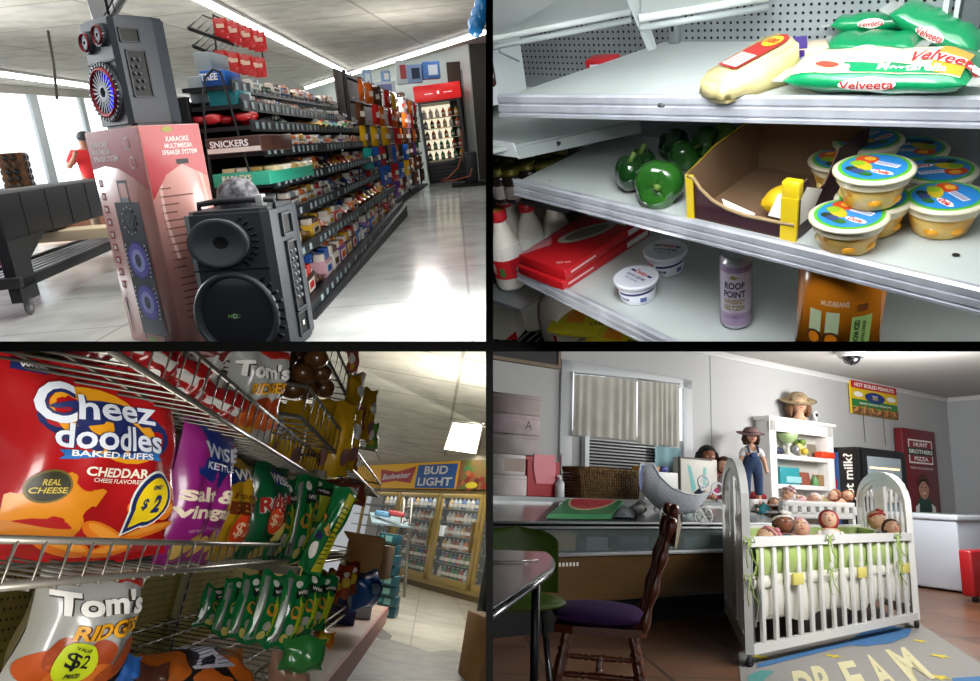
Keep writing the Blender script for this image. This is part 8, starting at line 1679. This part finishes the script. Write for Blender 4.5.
# ---- black table
ZT = .70; tc = R.on(556, 559, ZT); t = thing(R, 'black_table', 'black table with a rounded corner and thin chrome rim, at the left edge', 'table', (0, 0, 0))
ta = R.on(470, 549, ZT); tb = R.on(470, 622, ZT); P0 = R.on(545, 551.5, ZT); P1 = R.on(557, 557, ZT); P2 = R.on(550, 568, ZT)
poly = [ta] + [V((1 - s) ** 2 * P0 + 2 * s * (1 - s) * P1 + s * s * P2) for s in [i / 8 for i in range(9)]] + [tb, V((tb.x - .6, tb.y, ZT)), V((ta.x - .6, ta.y, ZT))]
q = B(); q.prism([(p.x, p.y) for p in poly], ZT - .025, ZT, mat('17181a', .22, coat=.4)); q.build('table_top', t)
q = B(); q.tube([V((p.x, p.y, ZT - .012)) for p in poly[:-2]], .009, mat('b9bcc0', .2, metal=.8)); q.build('rim', t)
q = B(); q.tube([V((P0.x - .06, P0.y - .03, ZT - .02)), V((P0.x - .03, P0.y - .0, 0))], .015, mat('101113', .4)); q.build('leg', t)
q = B(); q.tube([V((tb.x, tb.y + .1, ZT - .02)), V((tb.x, tb.y + .1, 0))], .022, mat('101113', .4)); q.build('leg', t)
q = B(); q.tube([R.on(x, y, ZT + .004) for x, y in ((490, 561), (510, 561.5), (538, 560))], .002, mat('c9c9c9', .2, metal=.7)); q.build('seam_strip', t)
# ---- green chair
g0 = R.on(516, 553, .62); gc = thing(R, 'green_chair', 'green plastic shell chair with chrome legs behind the black table', 'chair', V((g0.x, g0.y, 0)), -35); gm = mat('5f7d2b', .35)
kk = R.mpp(V((g0.x, g0.y, .8))); hb = R.hg(515, 527, V((g0.x, g0.y, 0)))
q = B(); q.grid(lambda u, v: V((.21 * math.sin((u - .5) * 2.4) * (1 if v < .75 else math.sqrt(max(0, 1 - ((v - .75) / .25) ** 2)) * .9 + .1), .06 * math.cos((u - .5) * 2.4) + .03 * v, lerp(.45, hb, v))), 24, 20, gm, back=True); q.grid(lambda u, v: V((.21 * math.sin((u - .5) * 2.4) * (1 if v < .75 else math.sqrt(max(0, 1 - ((v - .75) / .25) ** 2)) * .9 + .1), .072 * math.cos((u - .5) * 2.4) + .03 * v, lerp(.45, hb, v))), 24, 20, gm); q.build('backrest', gc)
q = B(); q.ell((0, -.16, .44), (.22, .22, .03), gm, 28, 10); q.build('seat', gc)
for sx in (-1, 1):
    for sy in (0, 1): q = B(); q.tube([(sx * .12, -.26 + sy * .2, .43), (sx * .17, -.34 + sy * .34, 0)], .010, mat('a9acb0', .25, metal=.8)); q.build('leg', gc)
q = B(); q.ell((0, 0, .02), (.02, .02, .02), mat('a8a83a', .6), 12, 8); tag(q.build('small_ball', R=R, loc=R.on(682, 619)), 'tiny yellow-green ball on the floor by the case toe base', 'ball')

# ---------------------------------------------------------------- the four rooms stand in a two-by-two block, divided by black partitions
tz = .0045; tx = .0032; ye = .62
def divider(name, a, b):
    q = B().box(a, b, mat('010101', .95, spec=.02)); o = q.build(name); struct(o)
divider('wall_divider', (-tx, ye, -14), (tx, 32, 14))
divider('partition_level', (-22, ye, -tz), (-tx, 32, tz)); divider('partition_shelf', (tx, ye, -tz), (22, 32, tz))
def trim_to_room():
    """whatever meets a partition ends there"""
    dep = []
    for o in list(sc.objects):
        if o.type != 'MESH': continue
        M = o.matrix_basis.copy(); r = o
        while r.parent: r = r.parent; M = r.matrix_basis @ M
        R = ROOM.get(r.name)
        if R is None: continue
        Mi = M.inverted(); co = [M @ V(c) for c in o.bound_box]
        for ax, sgn, lim in ((0, R.sx, tx), (2, R.sz, tz)):
            if min(c[ax] * sgn for c in co) >= lim: continue
            me = o.data.copy() if o.data.users > 1 else o.data; o.data = me
            bm = bmesh.new(); bm.from_mesh(me); n = V((0, 0, 0)); n[ax] = sgn; P = n * lim
            no = (M.to_3x3().transposed() @ n).normalized()
            g = bmesh.ops.bisect_plane(bm, geom=bm.verts[:] + bm.edges[:] + bm.faces[:], plane_co=Mi @ P, plane_no=no, clear_inner=True, dist=1e-6)
            ed = [e for e in g['geom_cut'] if isinstance(e, bmesh.types.BMEdge)]
            if ed and len(bm.faces) > 5: bmesh.ops.holes_fill(bm, edges=ed, sides=0)
            bm.to_mesh(me); n0 = len(bm.faces); bm.free(); me.update()
            if n0 == 0: dep.append(o); break
            co = [M @ v.co for v in me.vertices]
    for o in dep:
        for c in list(o.children):
            if c not in dep: print('orphan', c.name)
        bpy.data.objects.remove(o)
    for o in list(sc.objects):
        if o.type == 'EMPTY' and not o.children: bpy.data.objects.remove(o)
trim_to_room()
